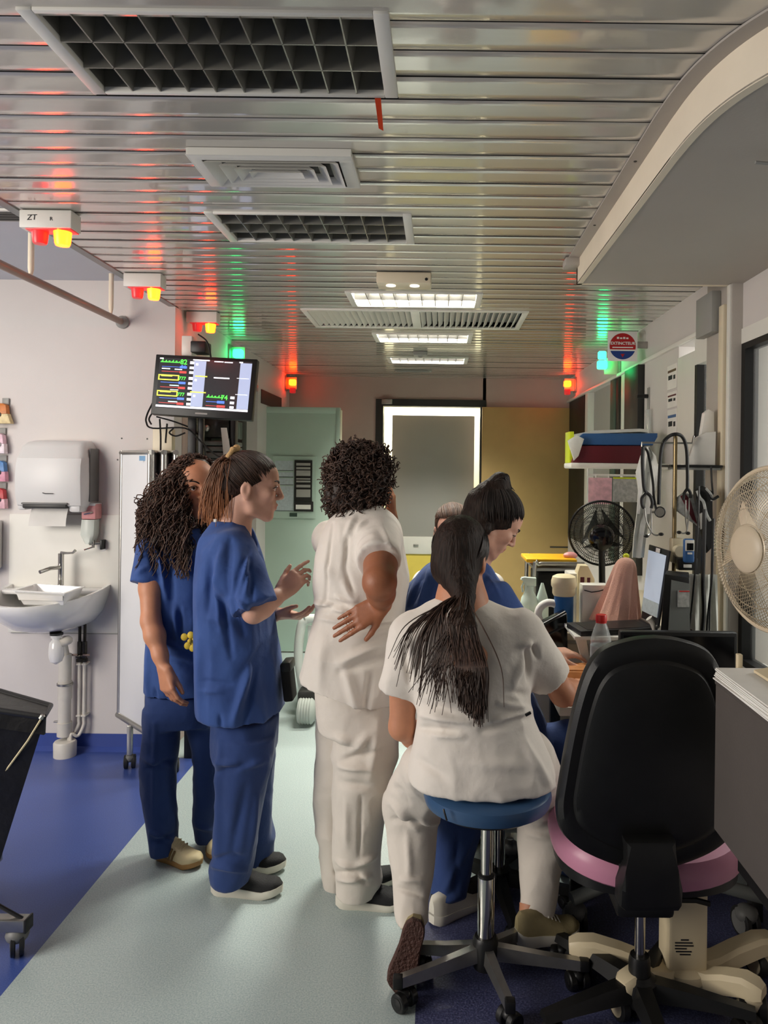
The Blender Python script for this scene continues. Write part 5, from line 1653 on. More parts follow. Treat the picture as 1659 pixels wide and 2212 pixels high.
# ------------------------------------------------------------------ trolley with the yellow and red tray
DR = 3.6
t = thing('supply_trolley', 'tubular metal supply trolley beside the ochre door', 'trolley', (P(1190, 1300, DR).x, DR, 0))
xa, xb = P(1142, 1210, DR).x, P(1250, 1210, DR).x
zt_ = P(1190, 1210, DR).z
fr_ = MB()
for yy in (DR - 0.14, DR + 0.16):
    fr_.tube(bez([(xa + 0.01, yy, 0.1), (xa + 0.01, yy, 0.6), (xa + 0.01, yy, zt_ - 0.03), (xa + 0.03, yy, zt_ - 0.004), (xa + 0.08, yy, zt_), (xb, yy, zt_)], 4), 0.010, 8)
    fr_.rod((xb, yy, 0.1), (xb, yy, zt_), 0.010, n=8)
link('frame', fr_, 'brushed', t)
link('shelf', box((xa + 0.01, DR - 0.14, 0.3), (xb, DR + 0.16, 0.31), 0.002), 'brushed', t)
link('top_shelf', box((xa + 0.01, DR - 0.14, zt_ - 0.035), (xb, DR + 0.16, zt_ - 0.02), 0.003), 'grey_lacquer', t)
link('black_liner', box((xa + 0.025, DR - 0.12, 0.5), (xb - 0.02, DR + 0.14, zt_ - 0.04), 0.02), 'black_bag', t)
for dx_ in (xa + 0.015, xb - 0.015):
    for yy in (DR - 0.12, DR + 0.14):
        caster((dx_, yy), 0.04, 0.022, 0.3, 'rubber', 'caster_grey', t, stem=0.0)
q0, q1 = P(1130, 1201, DR), P(1236, 1206, DR)
t = thing('sharps_tray', 'yellow tray with a red rim lying on top of the supply trolley', 'tray', ((q0.x + q1.x) / 2, DR, zt_))
link('yellow_lid', box((q0.x, DR - 0.13, q0.z - 0.016), (q1.x, DR + 0.1, q0.z + 0.002), 0.005), 'yellow_plastic', t)
link('red_body', box((q0.x + 0.02, DR - 0.12, zt_ + 0.004), (q1.x - 0.03, DR + 0.09, q0.z - 0.014), 0.005), 'red_plastic', t)
solo('crumpled_tissue', MB().ball(P(1232, 1200, DR - 0.05) + Vector((0, 0, 0)), (0.035, 0.03, 0.018), n=10, m=7), 'pink_plastic', 'crumpled pink tissue on the end of the yellow tray', 'tissue')

# spray bottle
ds = 3.38
c = P(1143, 1300, ds)
zk = ZK
zt2 = P(1140, 1246, ds).z
t = thing('spray_bottle', 'pale green spray bottle at the left end of the trolley', 'bottle', (c.x, ds, zk))
link('bottle_body', MB().lathe((c.x, ds, zk), [(0.035, 0), (0.04, 0.015), (0.04, 0.08), (0.036, 0.105), (0.02, 0.135), (0.016, zt2 - zk - 0.04)], 20), 'spray_plastic', t)
link('trigger_head', MB().prism([(c.x - 0.04, ds - 0.014, zt2 - 0.012), (c.x - 0.036, ds - 0.014, zt2 - 0.002), (c.x - 0.02, ds - 0.014, zt2), (c.x + 0.03, ds - 0.014, zt2 - 0.004), (c.x + 0.03, ds - 0.014, zt2 - 0.04), (c.x - 0.014, ds - 0.014, zt2 - 0.048), (c.x - 0.018, ds - 0.014, zt2 - 0.025)], (0, 0.028, 0), 0.003), 'spray_plastic', t)
link('trigger', MB().tube([(c.x - 0.022, ds, zt2 - 0.02), (c.x - 0.034, ds, zt2 - 0.045), (c.x - 0.030, ds, zt2 - 0.07)], 0.005, 8), 'spray_plastic', t)
c2 = c + Vector((0.062, 0.0, 0))
t = thing('wash_bottle', 'white squeeze bottle with a red stripe behind the spray bottle', 'bottle', (c2.x, ds + 0.02, zk))
link('bottle_body', MB().lathe((c2.x, ds + 0.02, zk), [(0.026, 0), (0.03, 0.02), (0.03, 0.09), (0.012, 0.15), (0.006, 0.17)], 16), 'spray_plastic', t)
link('stripe', MB().lathe((c2.x, ds + 0.02, zk + 0.11), [(0.0245, -0.012), (0.0225, 0.0)], 16, caps=False), 'red_plastic', t)

# wipes tub, blue can, roll, canisters on the counter's near end
dw = 3.22
c = P(1222, 1255, dw)
def on(px, py0, py1, d, w):
    return P(px, py0, d), P(px, py1, d)
zk = ZK
a_, b_ = P(1190, 1240, dw), P(1246, 1330, dw)
t = thing('wipes_tub', 'cream wipes tub with a domed lid on a blue canister', 'tub', ((a_.x + b_.x) / 2, dw, zk))
cx_ = (a_.x + b_.x) / 2
link('lid', MB().lathe((cx_, dw, P(1200, 1270, dw).z), [(0.05, 0), (0.056, 0.012), (0.056, 0.03), (0.05, 0.05), (0.035, 0.058)], 24), 'wipes_cream', t)
link('collar', MB().lathe((cx_, dw, P(1200, 1286, dw).z), [(0.045, 0), (0.05, 0.01), (0.05, 0.035)], 24), 'wipes_cream', t)
link('canister', MB().lathe((cx_, dw, zk), [(0.04, 0.0), (0.042, 0.004), (0.042, P(1200, 1286, dw).z - zk)], 24), 'label_blue', t)
c3 = P(1180, 1310, dw + 0.02)
t = thing('paper_roll', 'white paper roll standing left of the blue canister', 'roll', (c3.x + 0.01, dw + 0.0, zk))
link('roll', MB().tube(arc((c3.x + 0.012, dw, zk + 0.062), 0.05, 0, 2 * PI, 24)[:-1], 0.017, 10, close=True), 'paper', t)
link('holder', box((c3.x - 0.02, dw - 0.02, zk - 0.0), (c3.x + 0.045, dw + 0.02, zk + 0.008), 0.002), 'white_lacquer', t)
c4 = P(1236, 1275, dw - 0.02)
a_ = P(1238, 1236, 3.3)
solo('glove_box', box((P(1226, 1240, 3.34).x, 3.3, zk), (P(1250, 1240, 3.34).x + 0.04, 3.42, P(1226, 1236, 3.34).z), 0.004), 'white_lacquer', 'white carton standing behind the wipes tub', 'carton')
dk = 3.28
a_, b_ = P(1248, 1222, dk), P(1284, 1306, dk)
t = thing('picture_box', 'cream box with a red and black drawing on its front, in front of the fan', 'box', ((a_.x + b_.x) / 2, dk, zk))
zz = P(1266, 1302, dk).z
link('carton', MB().prism([(a_.x, dk, zk), (b_.x, dk, zk), (b_.x, dk, a_.z - 0.06), (b_.x - 0.03, dk, a_.z), (a_.x + 0.01, dk, a_.z), (a_.x, dk, a_.z - 0.03)], (0, 0.07, 0), 0.003), 'wipes_cream', t)
link('drawing', MB().box((a_.x + 0.012, dk - 0.002, a_.z - 0.09), (a_.x + 0.03, dk, a_.z - 0.05), 0.001).box((a_.x + 0.042, dk - 0.002, a_.z - 0.092), (a_.x + 0.056, dk, a_.z - 0.052), 0.001), 'folder_maroon', t)
a_, b_ = P(1256, 1262, 3.2), P(1312, 1300, 3.2)
t = thing('small_carton', 'small grey-white carton with a wavy mark before the pink cloth', 'carton', ((a_.x + b_.x) / 2, 3.2, zk))
link('carton', box((a_.x, 3.18, zk), (b_.x, 3.25, a_.z), 0.004), 'white_lacquer', t)
link('wavy_mark', MB().tube([(a_.x + 0.008, 3.178, a_.z - 0.022), (a_.x + 0.04, 3.178, a_.z - 0.03), (a_.x + 0.07, 3.178, a_.z - 0.026), (b_.x - 0.01, 3.178, a_.z - 0.016)], 0.0022, 6), 'ink', t)
a_ = P(1290, 1300, 3.14)
t = thing('desk_scanner', 'black wedge-shaped scanner in front of the small carton', 'scanner', (a_.x + 0.02, 3.14, zk))
link('body', MB().prism([(a_.x - 0.035, 3.13, zk), (a_.x + 0.07, 3.13, zk), (a_.x + 0.07, 3.13, zk + 0.05), (a_.x + 0.03, 3.13, zk + 0.05), (a_.x - 0.03, 3.13, zk + 0.02)], (0, 0.04, 0), 0.003), 'black_gloss', t)
link('button', box((a_.x, 3.126, zk + 0.015), (a_.x + 0.014, 3.13, zk + 0.026), 0.001), 'white_lacquer', t)

# salmon cloth draped over a chair back / box
dc = 3.1
rings = []
tl_, tr_, bl_, br_ = P(1336, 1216, dc), P(1380, 1219, dc), P(1288, 1345, dc), P(1382, 1345, dc)
fo = [(random.uniform(4, 15), random.uniform(0, 6.3), random.uniform(0.03, 0.075)) for _ in range(7)]
for f, sc2, up2 in ((0, 0.08, 0.02), (0, 0.4, 0.017), (0, 0.72, 0.009), (0.02, 0.92, 0.0), (0.1, 1, 0), (0.22, 1, 0), (0.36, 1, 0), (0.5, 1, 0), (0.64, 1, 0), (0.78, 1, 0), (0.9, 1, 0), (1, 1, 0)):
    a_, b_ = tl_.lerp(bl_, f ** 1.15), tr_.lerp(br_, f)
    row = []
    for j in range(56):
        an = 2 * PI * j / 56
        fold = 1 + (0.25 + f) * sum(am * math.sin(an * round(fq) + ph + 1.5 * f) for fq, ph, am in fo)
        hw = (b_.x - a_.x) / 2 * sc2
        row.append(((a_.x + b_.x) / 2 + hw * math.copysign(abs(math.cos(an)) ** 0.8, math.cos(an)) * fold, dc + 0.05 + (0.04 + 0.05 * f) * sc2 * math.sin(an) * fold, a_.z * 0.5 + b_.z * 0.5 + up2))
    rings.append(row)
t = solo('draped_cloth', MB().loft(rings), 'salmon_cloth', 'salmon pink cloth draped over something behind the laptop', 'cloth')
q = P(1360, 1205, dc + 0.05)
t = thing('small_plant', 'little yellow flower pick rising behind the salmon cloth', 'flower', (q.x, dc + 0.1, q.z - 0.05))
link('bloom', MB().ball((q.x - 0.002, dc + 0.1, q.z + 0.002), (0.014, 0.012, 0.012), n=10, m=7), 'lime', t)
link('stem', MB().rod((q.x, dc + 0.1, q.z - 0.06), (q.x, dc + 0.1, q.z), 0.003, n=6), 'green_frame', t)

# black fan
df = 3.7
c = P(1300, 1152, df)
R_ = 70 * df / FPX
t = thing('black_fan', 'black round desk fan on the counter, seen from behind', 'fan', (c.x, df, zk))
ax = Vector((0.22, 0.95, 0.1)).normalized()
ux = Vector((0, 0, 1)).cross(ax).normalized()
uy = ax.cross(ux)


def fan_cage(m, c_, R, ux, uy, ax, n, depth, wr, rings_, side=1):
    for i in range(n):
        an = 2 * PI * i / n
        d_ = ux * math.cos(an) + uy * math.sin(an)
        tw = (ux * -math.sin(an) + uy * math.cos(an))
        m.tube([c_ + d_ * R * 0.2 + ax * depth * side + tw * R * 0.03, c_ + d_ * R * 0.55 + ax * depth * 0.9 * side + tw * R * 0.06, c_ + d_ * R * 0.85 + ax * depth * 0.55 * side + tw * R * 0.03, c_ + d_ * R * 0.99 + ax * 0.0], wr, 3, caps=False)
    for f in rings_:
        m.tube([c_ + (ux * math.cos(2 * PI * i / 40) + uy * math.sin(2 * PI * i / 40)) * R * f + ax * depth * side * (1 - f ** 3) for i in range(40)], wr * 1.2, 4, close=True)
    return m


link('outer_ring', MB().tube([c + (ux * math.cos(2 * PI * i / 48) + uy * math.sin(2 * PI * i / 48)) * R_ for i in range(48)], 0.006, 8, close=True), 'black_plastic', t)
link('cage', fan_cage(fan_cage(MB(), c, R_, ux, uy, ax, 96, 0.07, 0.0013, (0.35, 0.65, 0.85), -1), c, R_, ux, uy, ax, 96, 0.07, 0.0013, (0.35, 0.65, 0.85), 1), 'wire_black', t)
mtr = c + ux * 0.0 - ax * 0.06 + Vector((0.05, 0, -0.02))
link('motor', MB().lathe(c - ax * 0.16, [(0.03, 0.0), (0.056, 0.012), (0.064, 0.05), (0.06, 0.11), (0.04, 0.13)], 24, ax), 'black_gloss', t)
link('hub', MB().lathe(c, [(0.03, 0.0), (0.03, 0.03), (0.015, 0.04)], 16, ax), 'black_plastic', t)
mat('fan_blade', S(30, 30, 30), 0.3, alpha=0.72)
for k in range(3):
    a0 = 2 * PI * k / 3 + 0.4
    rr = []
    for i in range(6):
        f = i / 5
        w_ = 1.3 + 0.5 * f
        ring = []
        for s_ in (-1, 1):
            an = a0 + s_ * w_ * 0.55
            ring.append(c + (ux * math.cos(an) + uy * math.sin(an)) * (0.03 + (R_ * 0.82 - 0.03) * f) + ax * (0.02 + s_ * 0.018))
        rr.append([ring[0], ring[1], ring[1] + ax * 0.002, ring[0] + ax * 0.002])
    link('blade', MB().loft(rr), 'fan_blade', t)
link('neck', MB().rod((c.x, df - 0.03, zk + 0.04), c - ax * 0.1, 0.016), 'black_plastic', t)
link('base', MB().lathe((c.x, df - 0.03, zk), [(0.1, 0), (0.1, 0.012), (0.06, 0.03), (0.02, 0.05)], 24), 'black_plastic', t)

# wall shelf with folders
dsf = 4.0
a_, b_ = P(1222, 1000, dsf), P(1400, 1014, dsf)
t = thing('wall_shelf', 'white shelf on the right partition with a wire card rack beneath', 'shelf', (1.0, dsf, b_.z))
link('board', box((a_.x, dsf - 0.16, b_.z), (XR, dsf + 0.06, b_.z + 0.03), 0.008), 'white_lacquer', t)
zr2 = P(1300, 1026, dsf).z
link('wire_rail', MB().tube([(P(1258, 1018, dsf).x, dsf - 0.15, b_.z), (P(1258, 1018, dsf).x, dsf - 0.15, zr2), (P(1380, 1026, dsf).x, dsf - 0.15, zr2), (P(1380, 1018, dsf).x, dsf - 0.15, b_.z)], 0.006, 8), 'white_lacquer', t)
for px in (1274, 1301, 1329, 1357):
    q = P(px, 1026, dsf)
    link('hook', MB().rod((q.x, dsf - 0.155, zr2), (q.x, dsf - 0.155, zr2 - 0.035), 0.004, n=6), 'white_lacquer', t)
zs = b_.z + 0.03
a0, a1 = P(1258, 1026, dsf), P(1306, 1086, dsf)
t = solo('hanging_leaflet', box((a0.x, dsf - 0.166, a1.z), (a1.x, dsf - 0.162, a0.z - 0.012)), 'packb_3', 'pink printed leaflet hanging from the wire rack, left one', 'leaflet')
a0, a1 = P(1309, 1026, dsf), P(1372, 1082, dsf)
t = thing('hanging_chart', 'grey printed chart with a green edge hanging from the wire rack', 'chart', (a0.x + 0.07, dsf - 0.16, a1.z))
link('sheet', box((a0.x, dsf - 0.166, a1.z), (a1.x, dsf - 0.162, a0.z - 0.01)), 'grey_print', t)
link('edge_strip', box((a0.x, dsf - 0.168, a0.z - 0.018), (a1.x, dsf - 0.166, a0.z - 0.01)), 'lime', t)
link('dot', MB().lathe((P(1366, 1044, dsf).x, dsf - 0.166, P(1366, 1044, dsf).z), [(0.011, 0), (0.01, 0.002)], 12, (0, -1, 0)), 'ink', t)
a0, a1 = P(1232, 998, dsf - 0.12), P(1386, 968, dsf - 0.12)
solo('maroon_folder', MB().prism([(a0.x + 0.005, dsf - 0.15, zs), (a1.x, dsf - 0.15, zs), (a1.x, dsf - 0.15, a1.z + 0.012), (a0.x + 0.06, dsf - 0.15, a1.z + 0.008), (a0.x + 0.03, dsf - 0.15, a1.z - 0.015)], (0, 0.18, 0), 0.006), 'folder_maroon', 'thick maroon folder lying on the wall shelf', 'folder')
zf = a1.z + 0.012
a0, a1 = P(1246, 972, dsf - 0.12), P(1412, 936, dsf - 0.12)
solo('blue_folder', MB().prism([(a0.x, dsf - 0.14, zf), (P(1394, 970, dsf).x, dsf - 0.14, zf + 0.002), (P(1412, 970, dsf).x - 0.02, dsf - 0.14, a1.z - 0.02), (P(1412, 970, dsf).x - 0.02, dsf - 0.14, a1.z), (a0.x + 0.03, dsf - 0.14, a1.z - 0.006), (a0.x + 0.004, dsf - 0.14, zf + 0.04)], (0, 0.17, 0), 0.006), 'folder_blue', 'blue folder lying on top of the maroon folder', 'folder')
zf2 = a1.z - 0.006
m = MB()
pts = [(1240, 940), (1280, 932), (1330, 930), (1380, 928), (1398, 930)]
m.loft([[(q.x, dsf - 0.12, q.z + 0.004), (q.x, dsf + 0.02, q.z + 0.004), (q.x, dsf + 0.02, q.z - 0.012), (q.x, dsf - 0.12, q.z - 0.012)] for q in [P(x, y, dsf - 0.1) for x, y in pts]])
solo('clear_sleeve', m, 'bag_white', 'crumpled clear sleeve lying on the blue folder', 'sleeve')
m = MB().prism([P(1226, 952, dsf - 0.18), P(1246, 940, dsf - 0.18), P(1262, 948, dsf - 0.18), P(1250, 985, dsf - 0.18), P(1240, 995, dsf - 0.18)], (0, 0.012, 0), 0.003)
solo('plastic_pouch', m, 'bag_white', 'crumpled plastic pouch over the left end of the folders', 'pouch')
solo('lime_card', box((P(1231, 930, dsf - 0.1).x, dsf - 0.1, zs), (P(1240, 930, dsf - 0.1).x, dsf + 0.04, P(1231, 932, dsf - 0.1).z), 0.001), 'lime', 'lime yellow card standing at the left end of the shelf', 'card')

# posters and hooks on the white panel of the partition
for i, (y0, y1) in enumerate(((788, 840), (846, 880), (884, 945))):
    q0 = PX(1443, y0, XR)
    q1 = PX(1463, y0, XR)
    zc0, zc1 = PX(1453, y0, XR).z, PX(1453, y1, XR).z
    t = thing('wall_notice', ['topmost printed notice of three above the stethoscopes', 'middle printed notice of three above the stethoscopes', 'lowest printed notice of three, its corner curling up'][i], 'notice', (XR, (q0.y + q1.y) / 2, zc1), 'notices on the partition')
    link('sheet', box((XR - 0.003, q1.y, zc1), (XR, q0.y, zc0)), 'paper', t)
    h_ = zc0 - zc1
    link('heading', box((XR - 0.004, q1.y + 0.01, zc0 - 0.3 * h_), (XR - 0.003, q0.y - 0.01, zc0 - 0.2 * h_)), 'folder_maroon' if i < 2 else 'folder_blue', t)
    link('print', MB().box((XR - 0.004, q1.y + 0.02, zc0 - 0.62 * h_), (XR - 0.003, q1.y + 0.05, zc0 - 0.45 * h_)).box((XR - 0.004, q1.y + 0.07, zc0 - 0.6 * h_), (XR - 0.003, q0.y - 0.02, zc0 - 0.42 * h_)), 'ink', t)
q = PX(1402, 856, XR)
t = thing('coat_hook', 'black and chrome hook with clear packets on the partition', 'hook', (XR, q.y, q.z))
link('arm', MB().rod((XR, q.y, q.z), (XR - 0.07, q.y, q.z), 0.012, n=10), 'black_plastic', t)
link('plate', box((XR - 0.006, q.y - 0.02, q.z - 0.12), (XR, q.y + 0.02, q.z + 0.05), 0.003), 'grey_lacquer', t)
link('packet', MB().hexa([(XR - 0.02, q.y - 0.10, q.z - 0.42), (XR - 0.02, q.y - 0.02, q.z - 0.42), (XR - 0.01, q.y - 0.02, q.z - 0.42), (XR - 0.01, q.y - 0.10, q.z - 0.42), (XR - 0.03, q.y - 0.09, q.z - 0.08), (XR - 0.03, q.y - 0.03, q.z - 0.08), (XR - 0.01, q.y - 0.03, q.z - 0.08), (XR - 0.01, q.y - 0.09, q.z - 0.08)], 0.004), 'clear_plastic', t)

# infusion pole with stethoscopes
dp_ = 2.98
pt, pb = P(1459, 938, dp_), P(1458, 1280, dp_)
t = thing('infusion_pole', 'bronze infusion pole with a cross bar and a beige clamp knob', 'pole', (pt.x, dp_, ZD))
link('pole', MB().rod((pt.x, dp_, ZD), (pt.x, dp_, pt.z), 0.0085, n=12), 'bronze', t)
link('foot', MB().lathe((pt.x, dp_, ZD), [(0.05, 0), (0.05, 0.01), (0.015, 0.03)], 18), 'dark_frame', t)
zx = P(1459, 957, dp_).z
hl, hr = P(1386, 962, dp_), P(1499, 950, dp_)
link('cross_bar', MB().tube([(hl.x, dp_, zx - 0.025), (hl.x, dp_, zx), (pt.x, dp_, zx), (hr.x - 0.008, dp_, zx), (hr.x, dp_, zx + 0.03)], 0.004, 8), 'brushed', t)
ck = P(1459, 1188, dp_)
link('clamp', MB().box((ck.x - 0.02, dp_ - 0.03, P(1459, 1215, dp_).z), (ck.x + 0.024, dp_ + 0.02, P(1459, 1162, dp_).z), 0.006).lathe((ck.x + 0.002, dp_ - 0.03, ck.z), [(0.026, 0), (0.026, 0.02), (0.022, 0.026)], 18, (0, -1, 0)), 'beige_knob', t)
# first stethoscope
dS = 2.94
t = thing('stethoscope', 'black stethoscope hanging from the left hook of the pole', 'stethoscope', P(1395, 1180, dS), 'stethoscopes on the pole')
link('tubing', MB().tube(bez([P(1389, 965, dS), P(1388, 1000, dS), P(1391, 1050, dS), P(1396, 1066, dS)], 6), 0.0075, 8).tube(bez([P(1396, 1064, dS), P(1387, 1075, dS), P(1387, 1090, dS), P(1391, 1098, dS)], 6), 0.0068, 8).tube(bez([P(1396, 1064, dS), P(1405, 1072, dS), P(1409, 1086, dS), P(1407, 1098, dS)], 6), 0.0068, 8).tube(bez([P(1389, 965, dS + 0.01), P(1400, 980, dS + 0.02), P(1410, 1040, dS + 0.02), P(1412, 1070, dS + 0.01), P(1417, 1100, dS)], 6), 0.005, 8), 'black_plastic', t)
link('ear_tubes', MB().tube(bez([P(1392, 1096, dS), P(1396, 1125, dS), P(1408, 1150, dS), P(1418, 1156, dS), P(1426, 1154, dS)], 6), 0.0035, 8).tube(bez([P(1407, 1097, dS), P(1407, 1130, dS), P(1406, 1150, dS), P(1400, 1158, dS)], 6), 0.0035, 8), 'brushed', t)
for px, py in ((1428, 1154), (1396, 1158)):
    link('ear_tip', MB().ball(P(px, py, dS), (0.011, 0.008, 0.007), n=10, m=7), 'black_plastic', t)
cc = P(1425, 1106, dS)
link('chest_piece', MB().lathe(cc + Vector((0, 0.006, 0)), [(0.02, 0), (0.0205, 0.008), (0.018, 0.014)], 20, (-0.2, -1, 0)), 'brushed', t)
link('diaphragm_ring', MB().tube([cc + Vector((0.02 * math.cos(2 * PI * i / 24), -0.005, 0.02 * math.sin(2 * PI * i / 24))) for i in range(24)], 0.0025, 6, close=True), 'black_plastic', t)
link('stem', MB().rod(P(1407, 1106, dS), P(1418, 1106, dS), 0.005, n=8), 'brushed', t)
# second stethoscope arched over the pole top
dS2 = 2.96
t = thing('stethoscope', 'black stethoscope arched over the top of the pole', 'stethoscope', P(1470, 1150, dS2), 'stethoscopes on the pole')
link('tubing', MB().tube(bez([P(1423, 1090, dS2), P(1425, 1020, dS2), P(1430, 965, dS2), P(1442, 945, dS2), P(1459, 938, dS2 - 0.01), P(1474, 944, dS2), P(1483, 970, dS2), P(1485, 1020, dS2), P(1485, 1055, dS2)], 6), 0.0072, 8).tube(bez([P(1485, 1055, dS2), P(1478, 1066, dS2), P(1476, 1080, dS2)], 5), 0.006, 8).tube(bez([P(1485, 1055, dS2), P(1491, 1064, dS2), P(1492, 1076, dS2)], 5), 0.006, 8), 'black_plastic', t)
link('ear_tubes', MB().tube(bez([P(1481, 1080, dS2), P(1481, 1120, dS2), P(1484, 1145, dS2), P(1478, 1152, dS2), P(1468, 1150, dS2)], 5), 0.0032, 8).tube(bez([P(1489, 1076, dS2), P(1487, 1120, dS2), P(1484, 1148, dS2)], 5), 0.0032, 8), 'brushed', t)
for px, py in ((1467, 1150), (1486, 1152)):
    link('ear_tip', MB().ball(P(px, py, dS2), (0.01, 0.008, 0.007), n=10, m=7), 'black_plastic', t)
# plastic sleeve hanging at the hook
m = MB()
rows = []
for i, (xl, xr2, y) in enumerate(((1395, 1402, 965), (1386, 1416, 985), (1376, 1422, 1020), (1380, 1415, 1060), (1375, 1408, 1110), (1368, 1398, 1160), (1366, 1392, 1205))):
    a_, b_ = P(xl, y, 3.06), P(xr2, y, 3.06)
    row = [a_.lerp(b_, g) + Vector((0, 0.012 * math.sin(g * 9 + i), 0)) for g in np.linspace(0, 1, 7)]
    rows.append(row + [p + Vector((0, 0.012, 0)) for p in reversed(row)])
solo('clear_bag', MB().loft(rows), 'bag_white', 'clear plastic sleeve of packets hanging under the left pole hook', 'bag')

# small black shelf with folded white cards beside the pillar
a_, b_ = P(1438, 1006, 3.05), P(1548, 1006, 3.05)
t = thing('pillar_shelf', 'thin black shelf projecting from the pillar', 'shelf', (1.05, 3.05, a_.z))
link('board', box((a_.x, 2.98, a_.z - 0.006), (b_.x, 3.14, a_.z + 0.004), 0.002), 'black_plastic', t)
link('underside', box((a_.x + 0.03, 2.99, a_.z - 0.016), (b_.x - 0.005, 3.12, a_.z - 0.006), 0.002), 'grey_lacquer', t)
zt_ = a_.z + 0.004
p_ = [P(1484, 1002, 3.0), P(1545, 1002, 3.0), P(1547, 932, 3.0), P(1525, 934, 3.0), P(1506, 945, 3.0)]
p_[0].z = p_[1].z = zt_
solo('folded_card', MB().prism(p_, (0, 0.03, 0), 0.003), 'paper', 'white folded card standing on the black pillar shelf', 'card')
p_ = [P(1505, 1002, 3.06), P(1545, 1002, 3.06), P(1543, 890, 3.06), P(1532, 884, 3.06), P(1522, 892, 3.06)]
p_[0].z = p_[1].z = zt_
solo('paper_cone', MB().prism(p_, (0, 0.035, 0), 0.004), 'paper', 'tall white paper cone behind the folded card', 'paper')
# straps and wallets hanging under the shelf
t = thing('hanging_cuff', 'maroon and grey pressure cuff hanging under the black shelf', 'cuff', P(1490, 1100, 2.98))
link('cuff', MB().prism([P(1454, 1098, 2.98), P(1464, 1075, 2.98), P(1478, 1064, 2.98), P(1498, 1068, 2.98), P(1512, 1140, 2.98), P(1500, 1128, 2.98)], (0, 0.02, 0), 0.004), 'grey_print', t)
link('lining', MB().prism([P(1470, 1072, 2.976), P(1480, 1066, 2.976), P(1492, 1080, 2.976), P(1506, 1132, 2.976), P(1496, 1122, 2.976)], (0, 0.01, 0), 0.002), 'folder_maroon', t)
t = thing('hanging_pouch', 'black and grey striped pouch hanging beside the pressure cuff', 'pouch', P(1525, 1150, 2.95))
link('pouch', MB().prism([P(1505, 1058, 2.95), P(1520, 1050, 2.95), P(1540, 1062, 2.95), P(1542, 1180, 2.95), P(1528, 1195, 2.95), P(1518, 1150, 2.95), P(1514, 1100, 2.95)], (0, 0.03, 0), 0.006), 'black_fabric', t)
link('band', MB().tube(bez([P(1506, 1060, 2.94), P(1512, 1075, 2.94), P(1520, 1085, 2.94), P(1526, 1110, 2.94), P(1534, 1125, 2.94)], 5), 0.006, 8).tube(bez([P(1525, 1055, 2.94), P(1536, 1068, 2.94), P(1538, 1082, 2.94)], 5), 0.005, 8), 'grey_print', t)
link('tag', MB().prism([P(1512, 1110, 2.93), P(1522, 1105, 2.93), P(1524, 1140, 2.93), P(1514, 1144, 2.93)], (0, 0.008, 0), 0.002), 'grey_panel', t)
link('buckle', MB().tube(bez([P(1532, 1070, 2.93), P(1540, 1078, 2.93), P(1552, 1072, 2.93)], 5), 0.006, 8), 'black_plastic', t)
t = thing('hanging_strap', 'thin black strap dropping from the black shelf', 'strap', P(1538, 1010, 2.97))
link('strap', MB().tube(bez([P(1536, 1008, 2.97), P(1537, 1035, 2.97), P(1540, 1068, 2.95)], 5), 0.004, 6), 'black_plastic', t)
# handheld meter in its holder
a_, b_ = P(1475, 1163, 2.9), P(1497, 1215, 2.9)
t = thing('handheld_meter', 'blue-grey handheld meter with a small white-framed display in its dock', 'meter', P(1486, 1230, 2.9))
link('body', box((a_.x, 2.88, b_.z), (b_.x, 2.905, a_.z), 0.008, seg=3), 'folder_blue', t)
link('bezel', box((a_.x + 0.003, 2.876, P(1480, 1189, 2.9).z), (b_.x - 0.003, 2.881, a_.z - 0.004), 0.002), 'white_lacquer', t)
link('display', box((a_.x + 0.008, 2.873, P(1480, 1187, 2.9).z), (b_.x - 0.008, 2.877, P(1480, 1172, 2.9).z)), 'black_gloss', t)
link('button', box((a_.x + 0.012, 2.874, P(1480, 1196, 2.9).z), (b_.x - 0.012, 2.88, P(1480, 1192, 2.9).z), 0.001), 'white_lacquer', t)
d0, d1_ = P(1466, 1232, 2.9), P(1508, 1206, 2.9)
link('dock', box((d0.x, 2.9, d0.z), (d1_.x, 2.95, d1_.z), 0.004), 'black_plastic', t)
link('dock_port', box((a_.x + 0.004, 2.895, P(1480, 1226, 2.9).z), (b_.x - 0.006, 2.901, P(1480, 1219, 2.9).z), 0.001), 'white_lacquer', t)

# ------------------------------------------------------------------ white fan at the right edge
dfn = 2.02
c = P(1664, 1186, dfn)
R_ = 176 * dfn / FPX
t = thing('white_fan', 'large cream pedestal fan with a wire cage at the right edge', 'fan', (c.x + 0.05, dfn + 0.05, 0))
ax = Vector((-0.96, -0.27, 0.02)).normalized()
ux = Vector((0, 0, 1)).cross(ax).normalized()
uy = ax.cross(ux)
link('cage_front', fan_cage(MB(), c, R_, ux, uy, ax, 110, 0.075, 0.0012, (0.30, 0.5, 0.72, 0.88), 1), 'wire_white', t)
link('cage_back', fan_cage(MB(), c, R_, ux, uy, ax, 110, 0.085, 0.0012, (0.35, 0.6, 0.85), -1), 'wire_white', t)
link('outer_ring', MB().tube([c + (ux * math.cos(2 * PI * i / 56) + uy * math.sin(2 * PI * i / 56)) * R_ for i in range(56)], 0.007, 8, close=True), 'fan_white', t)
link('hub_cap', MB().lathe(c + ax * 0.07, [(0.062, 0), (0.064, 0.008), (0.058, 0.014), (0.03, 0.018)], 32, ax), 'fan_white', t)
